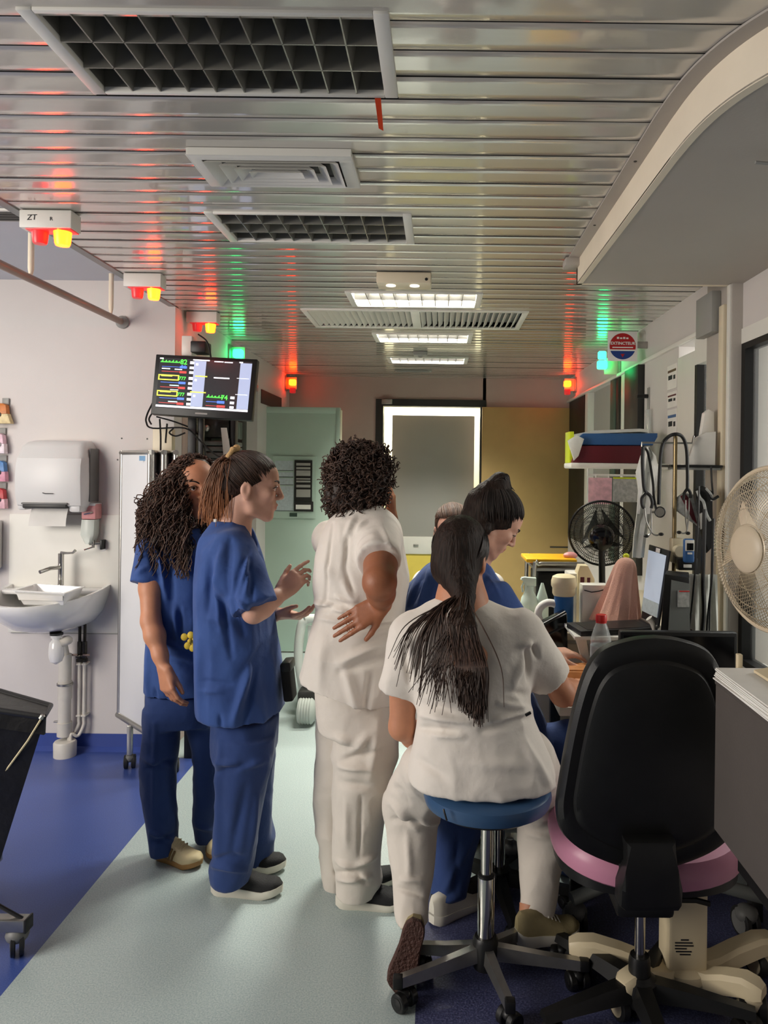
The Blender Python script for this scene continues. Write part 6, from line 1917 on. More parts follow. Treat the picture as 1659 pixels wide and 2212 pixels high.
for k in range(3):
    a0 = 2 * PI * k / 3 + 0.9
    rr = []
    for i in range(6):
        f = i / 5
        ring = []
        for s_ in (-1, 1):
            an = a0 + s_ * (0.35 + 0.2 * f)
            ring.append(c + (ux * math.cos(an) + uy * math.sin(an)) * (0.05 + (R_ * 0.86 - 0.05) * f) + ax * (s_ * 0.022))
        rr.append([ring[0], ring[1], ring[1] - ax * 0.003, ring[0] - ax * 0.003])
    link('blade', MB().loft(rr), 'fan_white', t)
link('motor', MB().lathe(c - ax * 0.2, [(0.03, 0), (0.06, 0.02), (0.07, 0.08), (0.065, 0.13)], 24, ax), 'fan_white', t)
mp = c - ax * 0.13
link('stand_pole', MB().tube([(1.07, 1.95, 0.03), (1.07, 1.95, mp.z - 0.1), mp], 0.014, 12), 'fan_white', t)
link('base', MB().lathe((1.07, 1.95, 0), [(0.1, 0), (0.1, 0.015), (0.04, 0.035), (0.02, 0.05)], 28), 'fan_white', t)

# ------------------------------------------------------------------ grey counter block at the right edge, with papers
q = P(1542, 1790, 1.75)
XK = q.x
zb_, zt_ = q.z, P(1542, 1478, 1.75).z
t = thing('reception_counter', 'dark grey counter end at the right edge, stacked with papers', 'counter', (XK + 0.25, 1.1, 0))
link('front_panel', box((XK, 0.35, zb_), (XK + 0.03, 1.75, zt_), 0.002), 'desk_grey', t)
link('end_panel', box((XK + 0.03, 1.72, zb_), (XR - 0.14, 1.75, zt_), 0.002), 'desk_grey', t)
link('worktop', box((XK - 0.002, 0.35, zt_), (XR - 0.12, 1.752, zt_ + 0.018), 0.003), 'desk_grey', t)
lg = MB().box((XK + 0.3, 1.66, 0), (XK + 0.34, 1.7, zb_), 0.003).box((XK + 0.02, 0.4, 0), (XK + 0.06, 0.44, zb_), 0.003).box((XK + 0.02, 0.44, zb_ - 0.05), (XK + 0.05, 1.66, zb_), 0.002)
link('leg_frame', lg, 'black_plastic', t)
link('leg', box((XR - 0.2, 1.66, 0), (XR - 0.16, 1.7, zb_), 0.003), 'black_plastic', t)
zw = zt_ + 0.018
st = MB()
for i in range(9):
    st.box((XK - 0.015 + 0.004 * random.random(), 1.30 + 0.006 * random.random(), zw + i * 0.0032), (XK + 0.22, 1.72 + 0.004 * random.random(), zw + (i + 0.85) * 0.0032), rot=(0, 0, random.uniform(-0.02, 0.02)))
solo('paper_stack', st, 'paper', 'dog-eared stack of paper on the far corner of the grey counter', 'papers')
q0 = P(1548, 1475, 1.72)
st = MB()
for i in range(7):
    st.box((XK + 0.01, 0.95 + 0.008 * random.random(), zw + i * 0.003), (XK + 0.25, 1.28, zw + (i + 0.8) * 0.003), rot=(0, 0, random.uniform(-0.05, 0.05)))
solo('paper_stack', st, 'grey_print', 'printed sheets fanned on the grey counter nearest the camera', 'papers')
sh = [[Vector((XK + 0.2 - 0.235 * min(f, 0.9) / 0.9, 0.98, zw + 0.03 - max(0, f - 0.8) * 0.3)), Vector((XK + 0.2 - 0.235 * min(f, 0.9) / 0.9, 1.32 - 0.1 * f, zw + 0.034 - max(0, f - 0.8) * 0.38))] for f in np.linspace(0, 1, 11)]
solo('loose_sheet', MB().loft([[a_, b_, b_ + Vector((0, 0, 0.0015)), a_ + Vector((0, 0, 0.0015))] for a_, b_ in sh]), 'paper', 'loose printed sheet drooping over the edge of the grey counter', 'paper')
zz = zw + 0.03
rings = []
m = MB()
lo_ = P(1590, 1462, 1.62)
pr = [[Vector((XK + 0.06 + 0.03 * i, 1.5 + 0.0 * i, zz)), Vector((XK + 0.06 + 0.03 * i, 1.68, zz))] for i in range(7)]
m.loft([[Vector((a_.x, a_.y, zz)), Vector((b_.x, b_.y, zz)), Vector((b_.x, b_.y, zz + 0.006 + 0.022 * math.sin(i / 6 * 1.5))), Vector((a_.x, a_.y, zz + 0.006 + 0.03 * math.sin(i / 6 * 1.5)))] for i, (a_, b_) in enumerate(pr)])
solo('open_magazine', m, 'cream_plastic', 'curved cream booklet lying on the paper stack', 'booklet')
q0 = P(1596, 1412, 1.74)
solo('cream_clip', box((q0.x - 0.006, 1.73, zw + 0.0), (q0.x + 0.006, 1.745, q0.z), 0.002), 'cream_plastic', 'upright cream stick standing by the paper stack', 'stick')
mat('foam_grey', S(196, 196, 192), 0.6, var=0.04)

# ------------------------------------------------------------------ office chair
YC = 1.98
xc = P(1404, 1700, YC).x
t = thing('office_chair', 'office chair with a tall black backrest and a pink seat, turned away', 'chair', (xc, 2.06, 0))
outl = [(1440, 1368), (1360, 1372), (1300, 1392), (1266, 1432), (1243, 1500), (1224, 1590), (1209, 1690), (1203, 1755), (1216, 1808), (1252, 1844), (1304, 1870), (1358, 1888), (1404, 1894)]
half = [P(x, y, YC) for x, y in outl]
zc_ = (half[0].z + half[-1].z) / 2
lft = [(p.x - xc, p.z) for p in half[1:-1]]
ring2 = bez([Vector((0, 0, half[0].z))] + [Vector((x, 0, z)) for x, z in lft] + [Vector((0, 0, half[-1].z))], 4)
full = [(p.x, p.z) for p in ring2] + [(-p.x, p.z) for p in reversed(ring2[1:-1])]
zm = sum(p[1] for p in full) / len(full)


def lean(z):
    f = (z - half[-1].z) / (half[0].z - half[-1].z)
    return -0.06 * (f - 0.4) + 0.05 * (f - 0.5) ** 2


def back_ring(s, dy_, sz=None):
    out = []
    for x, z in full:
        zz_ = zm + (z - zm) * (s if sz is None else sz)
        xx_ = x * s
        out.append((xc + xx_, YC + dy_ + lean(zz_) + 0.25 * xx_ * xx_, zz_))
    return out


seq = [back_ring(0.0, -0.04, 0.0), back_ring(0.4, -0.039), back_ring(0.74, -0.034), back_ring(0.80, -0.030), back_ring(0.825, -0.020), back_ring(0.85, -0.021), back_ring(0.93, -0.024), back_ring(0.985, -0.014), back_ring(1.0, 0.004), back_ring(0.985, 0.022), back_ring(0.9, 0.04), back_ring(0.5, 0.055), back_ring(0.0, 0.058, 0.0)]
m = MB()
m.loft(seq[1:-1], caps=True)
link('backrest', m, 'black_plastic', t)
# bracket joining back and seat
q = [(1352, 1820), (1462, 1820), (1466, 1880), (1478, 1930), (1476, 1960), (1468, 1972), (1352, 1972), (1340, 1962), (1342, 1925), (1362, 1885)]
link('back_bracket', MB().prism([P(x, y, YC - 0.06) for x, y in q], (0, 0.075, 0), 0.012), 'black_plastic', t)
sx0, sx1 = P(1197, 1830, 2.15).x, P(1612, 1850, 2.15).x
sc_ = (sx0 + sx1) / 2
ssz = P(1400, 1850, 2.12).z
m = MB()
rg = []
for s, dz in ((0.3, -0.03), (0.9, -0.035), (0.985, -0.018), (1.0, 0.004), (0.985, 0.03), (0.93, 0.05), (0.7, 0.06), (0.25, 0.062)):
    row = []
    for i in range(48):
        an = 2 * PI * i / 48
        cx_, sy_ = math.cos(an), math.sin(an)
        x = (sx1 - sx0) / 2 * s * math.copysign(abs(cx_) ** 0.75, cx_)
        y = 0.235 * s * math.copysign(abs(sy_) ** 0.75, sy_)
        row.append((sc_ + x, 2.24 + y, ssz + dz - 0.02 * (1 - (x / 0.28) ** 2) * (y < 0) * abs(sy_)))
    rg.append(row)
m.loft(rg)
link('seat', m, 'pink_vinyl', t)
m = MB()
m.loft([[(sc_ + (p[0] - sc_) * k_, 2.24 + (p[1] - 2.24) * k_, z_) for p in rg[2]] for k_, z_ in ((0.7, ssz - 0.085), (0.96, ssz - 0.06), (0.97, ssz - 0.02))])
link('seat_pan', m, 'black_plastic', t)
link('mechanism', box((xc - 0.08, 2.0, ssz - 0.11), (xc + 0.08, 2.26, ssz - 0.06), 0.015), 'black_plastic', t)
YG = 2.06
link('gas_lift', MB().rod((xc, YG, 0.14), (xc, YG, ssz - 0.08), 0.0145, n=20), 'chrome', t)
link('lift_sleeve', MB().lathe((xc, YG, 0.06), [(0.03, 0), (0.03, 0.10), (0.026, 0.115)], 20), 'black_plastic', t)
link('tilt_lever', MB().tube([(xc + 0.07, 2.08, ssz - 0.1), (xc + 0.16, 2.08, ssz - 0.1), (xc + 0.2, 2.08, ssz - 0.11)], 0.008, 8), 'black_plastic', t)
bs = MB().lathe((xc, YG, 0.05), [(0.05, 0), (0.055, 0.02), (0.05, 0.06), (0.032, 0.075)], 20)
link('base_hub', bs, 'black_plastic', t)
for k in range(5):
    an = math.radians(-90 + 2 + 72 * k)
    d_ = Vector((math.cos(an), math.sin(an), 0))
    n_ = Vector((-d_.y, d_.x, 0))
    o_ = Vector((xc, YG, 0))
    link('base_arm', MB().loft([[o_ + d_ * r_ + n_ * w_ + Vector((0, 0, z0)), o_ + d_ * r_ - n_ * w_ + Vector((0, 0, z0)), o_ + d_ * r_ - n_ * w_ * 0.6 + Vector((0, 0, z1)), o_ + d_ * r_ + n_ * w_ * 0.6 + Vector((0, 0, z1))] for r_, w_, z0, z1 in ((0.03, 0.034, 0.07, 0.115), (0.12, 0.03, 0.072, 0.108), (0.22, 0.025, 0.07, 0.096), (0.30, 0.021, 0.066, 0.086))]), 'black_plastic', t)
    e_ = o_ + d_ * 0.285
    caster((e_.x, e_.y), 0.028, 0.045, an + 0.6, 'black_plastic', 'black_plastic', t, stem=0.012)

# ------------------------------------------------------------------ cream wheeled cart base behind the chair
q = PZ(1462, 2105, 0.06)
xb_, yb_ = P(1472, 2090, 2.17).x, 2.17
t = thing('cart_pedestal', 'cream wheeled pedestal base with a printed rating label, behind the office chair', 'cart', (xb_, yb_, 0))
w0_, w1_ = P(1432, 2000, yb_).x, P(1516, 2000, yb_).x
link('column', box((w0_, yb_ - 0.055, 0.06), (w1_, yb_ + 0.05, ssz - 0.1), 0.012), 'cream_plastic', t)
lb0, lb1 = P(1458, 2030, yb_ - 0.055), P(1500, 2062, yb_ - 0.055)
lbl = MB()
for i, (x0, x1) in enumerate(((0.3, 0.7), (0.0, 0.9), (0.0, 0.95), (0.0, 0.6), (0.05, 0.85), (0.25, 0.8))):
    z_ = lb0.z + (lb1.z - lb0.z) * i / 5
    lbl.box((lb0.x + (lb1.x - lb0.x) * x0, yb_ - 0.0562, z_ - 0.0018), (lb0.x + (lb1.x - lb0.x) * x1, yb_ - 0.055, z_ + 0.0018))
link('rating_label', lbl, 'ink', t)
link('base_plate', MB().lathe((xb_, yb_, 0.045), [(0.07, 0), (0.085, 0.02), (0.08, 0.04), (0.06, 0.05)], 24), 'cream_plastic', t)
legs = [((1236, 2035), 2.21), ((1345, 2108), 2.04), ((1645, 2110), 2.02), ((1672, 2028), 2.24)]
for i, ((px, py), d_) in enumerate(legs):
    e_ = P(px, py, d_)
    zt2 = 0.135
    o_ = Vector((xb_, yb_, 0))
    dd = Vector((e_.x - xb_, d_ - yb_, 0))
    L_ = dd.length
    dd.normalize()
    n_ = Vector((-dd.y, dd.x, 0))
    rr = []
    for f, w_, z0, z1 in ((0.1, 0.04, 0.045, 0.09), (0.35, 0.034, 0.05, 0.095), (0.55, 0.032, 0.062, 0.115), (0.8, 0.033, 0.082, 0.132), (0.95, 0.032, 0.086, 0.128), (1.03, 0.022, 0.09, 0.118)):
        c_ = o_ + dd * L_ * f
        rr.append([c_ + n_ * w_ + Vector((0, 0, z0)), c_ - n_ * w_ + Vector((0, 0, z0)), c_ - n_ * w_ + Vector((0, 0, z1 - 0.012)), c_ - n_ * w_ * 0.7 + Vector((0, 0, z1)), c_ + n_ * w_ * 0.7 + Vector((0, 0, z1)), c_ + n_ * w_ + Vector((0, 0, z1 - 0.012))])
    link('leg', MB().loft(rr), 'cream_plastic', t)
    ce = o_ + dd * L_ * 0.9
    caster((ce.x, ce.y), 0.042, 0.046, 0.35 if i != 2 else -0.25, 'rubber', 'cream_plastic', t, stem=0.012, hub=0.72)

# ------------------------------------------------------------------ blue round stool
xs_, ys_ = P(1052, 1760, 2.2).x, 2.2
zs_ = 0.585
t = thing('blue_stool', 'round blue upholstered stool on a chrome column and five-armed base', 'stool', (xs_, ys_, 0))
rs = 0.19
m = MB().lathe((xs_, ys_, zs_), [(rs * 0.8, -0.055), (rs * 0.97, -0.045), (rs, -0.025), (rs * 0.985, -0.008), (rs * 0.9, 0.004), (rs * 0.6, 0.01), (0.01, 0.011)], 48)
link('seat', m, 'blue_vinyl', t)
link('seat_underside', MB().lathe((xs_, ys_, zs_ - 0.07), [(0.06, -0.01), (rs * 0.8, 0.005), (rs * 0.93, 0.026)], 40), 'black_plastic', t)
sea = P(963, 1768, 2.2 - rs + 0.02)
link('seat_seam', MB().tube([P(958, 1748, ys_ - 0.16), P(961, 1758, ys_ - 0.168), P(965, 1772, ys_ - 0.168)], 0.003, 6), 'black_plastic', t)
link('height_lever', MB().tube([(xs_ + 0.05, ys_ - 0.02, zs_ - 0.085), (xs_ + 0.10, ys_ - 0.03, zs_ - 0.085), (xs_ + 0.14, ys_ - 0.03, zs_ - 0.08)], [0.009, 0.006, 0.003], 8), 'black_plastic', t)
link('mounting_plate', box((xs_ - 0.05, ys_ - 0.06, zs_ - 0.095), (xs_ + 0.05, ys_ + 0.06, zs_ - 0.07), 0.004), 'black_plastic', t)
zj = P(1052, 1888, 2.2).z
link('inner_column', MB().rod((xs_, ys_, 0.1), (xs_, ys_, zs_ - 0.08), 0.0175, n=20), 'chrome', t)
link('outer_column', MB().lathe((xs_, ys_, 0.08), [(0.025, 0), (0.025, zj - 0.085), (0.023, zj - 0.08)], 24), 'chrome', t)
link('column_collar', MB().lathe((xs_, ys_, zj), [(0.0255, -0.006), (0.0255, 0.0), (0.02, 0.004)], 24), 'black_plastic', t)
link('base_hub', MB().lathe((xs_, ys_, 0.045), [(0.036, 0), (0.038, 0.01), (0.038, 0.08), (0.032, 0.09)], 24), 'black_plastic', t)
ends = [PZ(862, 2178, 0.0), PZ(1100, 2230, 0.0), PZ(1272, 2140, 0.0), PZ(1135, 2060, 0.0), PZ(900, 2100, 0.0)]
for i, e_ in enumerate(ends):
    dd = Vector((e_.x - xs_, e_.y - ys_, 0))
    L_ = min(max(dd.length, 0.2), 0.285)
    dd.normalize()
    n_ = Vector((-dd.y, dd.x, 0))
    o_ = Vector((xs_, ys_, 0))
    link('base_arm', MB().loft([[o_ + dd * r_ + n_ * w_ + Vector((0, 0, z0)), o_ + dd * r_ - n_ * w_ + Vector((0, 0, z0)), o_ + dd * r_ - n_ * w_ * 0.8 + Vector((0, 0, z1)), o_ + dd * r_ + n_ * w_ * 0.8 + Vector((0, 0, z1))] for r_, w_, z0, z1 in ((0.03, 0.016, 0.07, 0.112), (L_ * 0.6, 0.014, 0.066, 0.098), (L_, 0.013, 0.062, 0.09))]), 'brushed', t)
    link('arm_cap', box((o_ + dd * L_).to_tuple() and tuple(o_ + dd * (L_ + 0.004) - Vector((0.014, 0.014, -0.06))), tuple(o_ + dd * (L_ + 0.004) + Vector((0.014, 0.014, 0.092))), 0.004), 'black_plastic', t)
    ce = o_ + dd * (L_ - 0.012)
    caster((ce.x, ce.y), 0.026, 0.04, math.atan2(dd.y, dd.x) + 0.4, 'black_plastic', 'black_plastic', t, stem=0.01)

# black stool under the nurse in blue
xk, yk = P(1078, 1900, 2.62).x, 2.62
t = thing('black_stool', 'chrome-columned stool with a black star base, behind the blue stool', 'stool', (xk, yk, 0))
link('seat', MB().lathe((xk, yk, 0.49), [(0.15, -0.05), (0.175, -0.03), (0.175, -0.01), (0.15, 0.004), (0.02, 0.008)], 36), 'black_plastic', t)
link('column', MB().rod((xk, yk, 0.08), (xk, yk, 0.45), 0.019, n=18), 'chrome', t)
link('base_hub', MB().lathe((xk, yk, 0.05), [(0.04, 0), (0.045, 0.02), (0.04, 0.06)], 20), 'black_plastic', t)
for k in range(5):
    an = math.radians(205 + 72 * k)
    d_ = Vector((math.cos(an), math.sin(an), 0))
    n_ = Vector((-d_.y, d_.x, 0))
    o_ = Vector((xk, yk, 0))
    link('base_arm', MB().loft([[o_ + d_ * r_ + n_ * w_ + Vector((0, 0, z0)), o_ + d_ * r_ - n_ * w_ + Vector((0, 0, z0)), o_ + d_ * r_ - n_ * w_ * 0.6 + Vector((0, 0, z1)), o_ + d_ * r_ + n_ * w_ * 0.6 + Vector((0, 0, z1))] for r_, w_, z0, z1 in ((0.03, 0.026, 0.06, 0.105), (0.15, 0.023, 0.055, 0.085), (0.26, 0.018, 0.05, 0.072))]), 'black_plastic', t)
    e_ = o_ + d_ * 0.245
    caster((e_.x, e_.y), 0.024, 0.038, an + 0.8, 'black_plastic', 'black_plastic', t, stem=0.006)

# low white trolley base seen between the legs
q = PZ(1105, 1912, 0)
t = thing('bedside_trolley', 'low grey-white trolley base with a big grey wheel behind the stools', 'trolley', (q.x, 2.9, 0))
link('base', MB().box((q.x - 0.14, 2.82, 0.13), (q.x + 0.10, 3.02, 0.2), 0.015).box((q.x - 0.16, 2.84, 0.2), (q.x + 0.07, 3.0, 0.27), 0.02), 'bed_plastic', t)
link('bar', box((q.x - 0.2, 2.8, 0.27), (q.x + 0.06, 2.83, 0.31), 0.004), 'tower_grey', t)
caster((q.x, 2.79), 0.055, 0.03, 0.1, 'rubber', 'caster_grey', t, stem=0.02, hub=0.8)
caster((q.x - 0.12, 3.0), 0.055, 0.03, 0.1, 'rubber', 'caster_grey', t, stem=0.0, hub=0.8)
# second cart under the desk: dark casters near the nurse's shoe
q = PZ(1245, 2020, 0)
t = thing('under_desk_cart', 'dark wheeled frame under the desk with grey rubber casters', 'cart', (q.x + 0.3, 2.55, 0))
link('cross_bar', MB().tube(bez([(q.x - 0.02, 2.4, 0.13), (q.x + 0.12, 2.44, 0.16), (q.x + 0.32, 2.46, 0.18), (q.x + 0.62, 2.42, 0.13)], 6), 0.022, 10), 'tower_grey', t)
link('bumper', MB().tube(bez([(q.x - 0.03, 2.52, 0.17), (q.x + 0.1, 2.5, 0.15), (q.x + 0.2, 2.52, 0.18)], 6), 0.014, 8), 'cream_plastic', t)
link('upright', MB().rod((q.x + 0.32, 2.5, 0.16), (q.x + 0.32, 2.5, 0.7), 0.02), 'dark_frame', t)
for dx_ in (0.0, 0.56):
    caster((q.x + dx_, 2.42), 0.048, 0.034, 0.25, 'rubber', 'caster_grey', t, stem=0.0, hub=0.75)

# ================================================================== people
mat('skin_tan', S(196, 136, 104), 0.5, var=0.05, vscale=25, sss=0.08, attr='tint', bump=0.05, bscale=250)
mat('skin_fair', S(212, 164, 142), 0.5, var=0.05, vscale=25, sss=0.08, attr='tint', bump=0.05, bscale=250)
mat('skin_brown', S(158, 100, 70), 0.48, var=0.07, vscale=25, sss=0.06, attr='tint', bump=0.06, bscale=250)
mat('scrub_blue', S(44, 72, 132), 0.85, var=0.07, vscale=6, bump=0.3, bscale=26, sheen=0.1, vcol2=S(52, 82, 144))
mat('scrub_blue_dark', S(38, 62, 116), 0.85, var=0.07, vscale=6, bump=0.3, bscale=26, sheen=0.15)
mat('tunic_white', S(226, 218, 208), 0.85, var=0.025, vscale=6, bump=0.28, bscale=26, sheen=0.1)
mat('trouser_white', S(220, 211, 200), 0.85, var=0.03, vscale=6, bump=0.28, bscale=26, sheen=0.1)
mat('hair_dark', S(62, 43, 33), 0.56, var=0.25, vscale=60, attr='tint', spec=0.5)
mat('hair_black', S(36, 29, 26), 0.56, var=0.25, vscale=60, attr='tint', spec=0.5)
mat('hair_brown', S(70, 44, 28), 0.56, var=0.25, vscale=60, attr='tint', spec=0.5)
for k_, c_ in (('dark', S(58, 40, 31)), ('black', S(42, 30, 24)), ('brown', S(70, 46, 32))):
    mat('hair_cap_' + k_, c_, 0.6, var=0.45, vscale=1.0, stretch=(170, 170, 14), attr='tint', bump=0.6, bscale=0.8, spec=0.25)
mat('eye_white', S(226, 218, 210), 0.2, var=0.02)
mat('iris', S(46, 30, 22), 0.15)
mat('shoe_black', S(26, 26, 28), 0.7, var=0.15, vscale=60, bump=0.3, bscale=300)
mat('shoe_cream', S(222, 204, 160), 0.55, var=0.05)
mat('shoe_khaki', S(156, 142, 104), 0.7, var=0.08, vscale=30, bump=0.2, bscale=300)
mat('sole_white', S(226, 220, 206), 0.55, var=0.03)
mat('sole_gum', S(168, 124, 72), 0.5, var=0.05)
mat('sole_brown', S(74, 46, 38), 0.6, var=0.1, vscale=40, bump=0.8, bscale=120)
mat('stripe_brown', S(128, 100, 66), 0.6)
mat('scrunchie', S(196, 160, 110), 0.8, var=0.15, vscale=50, bump=0.4, bscale=150)


def npv(v):
    return np.array([v[0], v[1], v[2]], float)


def frame(f, up=(0, 0, 1)):
    f = Vector(f).normalized()
    r = f.cross(Vector(up)).normalized()
    u = r.cross(f)
    return np.array([[r.x, f.x, u.x], [r.y, f.y, u.y], [r.z, f.z, u.z]])


def head_sdf(V, c, R, s=1.0, ears=(1, 1), eyes_down=False):
    c = npv(c)
    L = lambda x, y, z: c + R @ (np.array([x, y, z]) * s)
    e = lambda x, y, z, a, b, d, k=0.015, cut=False: V.ell(L(x, y, z), np.array([a, b, d]) * s, R, k, cut)
    cn = lambda p, q, ra, rb, k=0.008, cut=False: V.cone(L(*p), L(*q), ra * s, rb * s, k, cut)
    e(0, -0.014, 0.034, 0.075, 0.094, 0.084, 0.0)
    e(0, 0.030, -0.030, 0.057, 0.058, 0.078, 0.03)
    e(0, 0.034, 0.045, 0.062, 0.055, 0.05, 0.03)
    for sx in (-1, 1):
        cn((sx * 0.054, -0.002, -0.045), (sx * 0.045, 0.012, -0.075), 0.017, 0.015, 0.025)
        cn((sx * 0.045, 0.012, -0.075), (sx * 0.012, 0.064, -0.100), 0.016, 0.015, 0.022)
        e(sx * 0.038, 0.062, -0.018, 0.024, 0.022, 0.020, 0.022)
        cn((sx * 0.012, 0.086, 0.024), (sx * 0.046, 0.070, 0.026), 0.008, 0.007, 0.016)
    e(0, 0.070, -0.100, 0.020, 0.018, 0.016, 0.016)
    e(0, 0.072, -0.060, 0.030, 0.020, 0.026, 0.02)
    for sx in (-1, 1):
        e(sx * 0.031, 0.098, 0.006, 0.019, 0.017, 0.012, 0.012, cut=True)
        e(sx * 0.032, 0.0745, 0.006, 0.0165, 0.0135, 0.0125, 0.004)
    cn((0, 0.086, 0.020), (0, 0.108, -0.022), 0.008, 0.0105, 0.012)
    e(0, 0.108, -0.027, 0.011, 0.010, 0.0085, 0.006)
    for sx in (-1, 1):
        e(sx * 0.012, 0.098, -0.031, 0.008, 0.010, 0.0075, 0.006)
    cn((-0.016, 0.086, -0.058), (0, 0.0945, -0.056), 0.0045, 0.006, 0.005)
    cn((0.016, 0.086, -0.058), (0, 0.0945, -0.056), 0.0045, 0.006, 0.005)
    cn((-0.012, 0.086, -0.069), (0.012, 0.086, -0.069), 0.006, 0.006, 0.005)
    cn((-0.001, 0.0925, -0.069), (0.001, 0.0925, -0.069), 0.006, 0.006, 0.006)
    cn((-0.021, 0.093, -0.0632), (0.021, 0.093, -0.0632), 0.0022, 0.0022, 0.004, cut=True)
    for sx, on_ in zip((-1, 1), ears):
        if not on_: continue
        Re = R
        e(sx * 0.077, -0.014, -0.008, 0.009, 0.020, 0.031, 0.006)
        e(sx * 0.074, -0.008, -0.035, 0.008, 0.010, 0.011, 0.006)
        e(sx * 0.087, -0.010, -0.006, 0.007, 0.011, 0.019, 0.006, cut=True)
    return L


def face_tint(vs, c, R, s=1.0, base=(1, 1, 1)):
    col = np.tile(np.array(base, float), (len(vs), 1))
    l = (vs - npv(c)) @ R / s
    d = ((l[:, 0] / 0.024) ** 2 + ((l[:, 2] + 0.063) / 0.0115) ** 2 + ((l[:, 1] - 0.092) / 0.016) ** 2)
    w = np.clip(1.3 - d, 0, 1)[:, None]
    col = col * (1 - w * 0.75) + w * 0.75 * np.array([0.85, 0.5, 0.5])
    for sx in (-1, 1):
        d = ((l[:, 0] - sx * 0.04) / 0.026) ** 2 + ((l[:, 2] + 0.022) / 0.022) ** 2 + ((l[:, 1] - 0.075) / 0.03) ** 2
        w = np.clip(1 - d, 0, 1)[:, None] * 0.3
        col = col * (1 - w) + w * np.array([1.0, 0.72, 0.68])
    return col


def face_parts(body, L, R, s, down=0.0, brow_mat='hair_black', sides=(-1, 1)):
    for sx in sides:
        c = L(sx * 0.032, 0.0765, 0.005)
        eb = link('eye', MB().ball(Vector(c), 0.0128 * s, n=14, m=10), 'eye_white', body)
        d = R @ np.array([0, 1, -down])
        d = d / np.linalg.norm(d)
        link('iris', MB().lathe(Vector(c + d * 0.0112 * s), [(0.0062 * s, 0), (0.005 * s, 0.0014 * s), (0.001, 0.0019 * s)], 14, Vector(d)), 'iris', eb)
        # upper lid
        pts = [L(sx * 0.0165, 0.0855, 0.006 - 0.004 * down), L(sx * 0.025, 0.0915, 0.0125 - 0.009 * down), L(sx * 0.034, 0.0915, 0.0135 - 0.010 * down), L(sx * 0.043, 0.0850, 0.010 - 0.009 * down), L(sx * 0.049, 0.0765, 0.004 - 0.004 * down)]
        link('eyelash', MB().tube([Vector(p) for p in bez([Vector(q) for q in pts], 4)], 0.0016 * s, 5), 'iris', body)
        pts = [L(sx * 0.014, 0.0945, 0.0235), L(sx * 0.028, 0.0935, 0.0305), L(sx * 0.042, 0.0855, 0.0315), L(sx * 0.054, 0.0715, 0.025)]
        link('eyebrow', MB().tube([Vector(p) for p in bez([Vector(q) for q in pts], 4)], [0.0028 * s] * 6 + [0.0022 * s] * 4 + [0.0012 * s] * 3, 6), brow_mat, body)


def hand_sdf(V, wrist, fdir, n, t, curls, s=1.0, thumb=(0.75, 0.6, 0.25), spread=0.0, tcurl=0.3):
    """fdir: finger direction, n: palm side, t: thumb side (all unit)"""
    w, f, n, t = npv(wrist), npv(Vector(fdir).normalized()), npv(n), npv(t)
    n = n - f * (n @ f); n /= np.linalg.norm(n)
    t = t - f * (t @ f) - n * (t @ n); t /= np.linalg.norm(t)
    tips = []
    offs = (0.030, 0.010, -0.010, -0.028)
    klen = (0.086, 0.088, 0.083, 0.074)
    lens = ((0.040, 0.025, 0.020), (0.044, 0.028, 0.021), (0.041, 0.026, 0.020), (0.032, 0.020, 0.018))
    for i in range(4):
        base = w + t * offs[i] * 0.55 * s + f * 0.012 * s
        kn = w + f * klen[i] * s + t * offs[i] * s - n * 0.004 * s
        V.cone(base, kn, 0.0135 * s, 0.0105 * s, 0.014 * s)
        a = 0.0
        p = kn
        d0 = f + t * (offs[i] / 0.03) * spread
        d0 /= np.linalg.norm(d0)
        r = 0.0088 * s if i < 3 else 0.0076 * s
        for j in range(3):
            a += curls[i] * (0.75, 1.0, 0.7)[j]
            d = d0 * math.cos(a) + n * math.sin(a)
            q = p + d * lens[i][j] * s
            V.cone(p, q, r, r * 0.9, 0.003 if j else 0.006)
            p = q
            r *= 0.9
        tips.append(p)
    V.ell(w + f * 0.045 * s + n * 0.004 * s, np.array([0.036, 0.045, 0.014]) * s, np.stack([t, f, n], 1), 0.012)
    b = w + f * 0.018 * s + t * 0.022 * s
    d = t * thumb[0] + f * thumb[1] + n * thumb[2]
    d /= np.linalg.norm(d)
    p1 = b + d * 0.042 * s
    V.cone(b, p1, 0.0155 * s, 0.0115 * s, 0.012)
    d2 = d * math.cos(tcurl) + f * math.sin(tcurl)
    d2 /= np.linalg.norm(d2)
    p2 = p1 + d2 * 0.032 * s
    V.cone(p1, p2, 0.0108 * s, 0.0096 * s, 0.004)
    d3 = d2 * 0.92 + f * 0.4
    d3 /= np.linalg.norm(d3)
    V.cone(p2, p2 + d3 * 0.026 * s, 0.0096 * s, 0.0078 * s, 0.003)
    return tips


def arm_sdf(V, sh, el, wr, s=1.0, k=0.02):
    sh, el, wr = npv(sh), npv(el), npv(wr)
    V.cone(sh, sh * 0.5 + el * 0.5, 0.050 * s, 0.045 * s, k)
    V.cone(sh * 0.5 + el * 0.5, el, 0.045 * s, 0.037 * s, k)
    m = el * 0.68 + wr * 0.32
    V.cone(el, m, 0.037 * s, 0.039 * s, k)
    m2 = el * 0.25 + wr * 0.75
    V.cone(m, m2, 0.039 * s, 0.028 * s, k)
    w = (wr - el) / np.linalg.norm(wr - el)
    V.cone(m2, wr, 0.028 * s, 0.0245 * s, k)


def secs(rows, depth_ratio=None):
    """rows: (y, x_left, x_right, distance, half thickness)"""
    out = []
    for y, xl, xr, d, ry in rows:
        c = P((xl + xr) / 2, y, d)
        out.append((npv(c), (1, 0, 0), (0, 1, 0), (xr - xl) / 2 * d / FPX, ry))
    return out


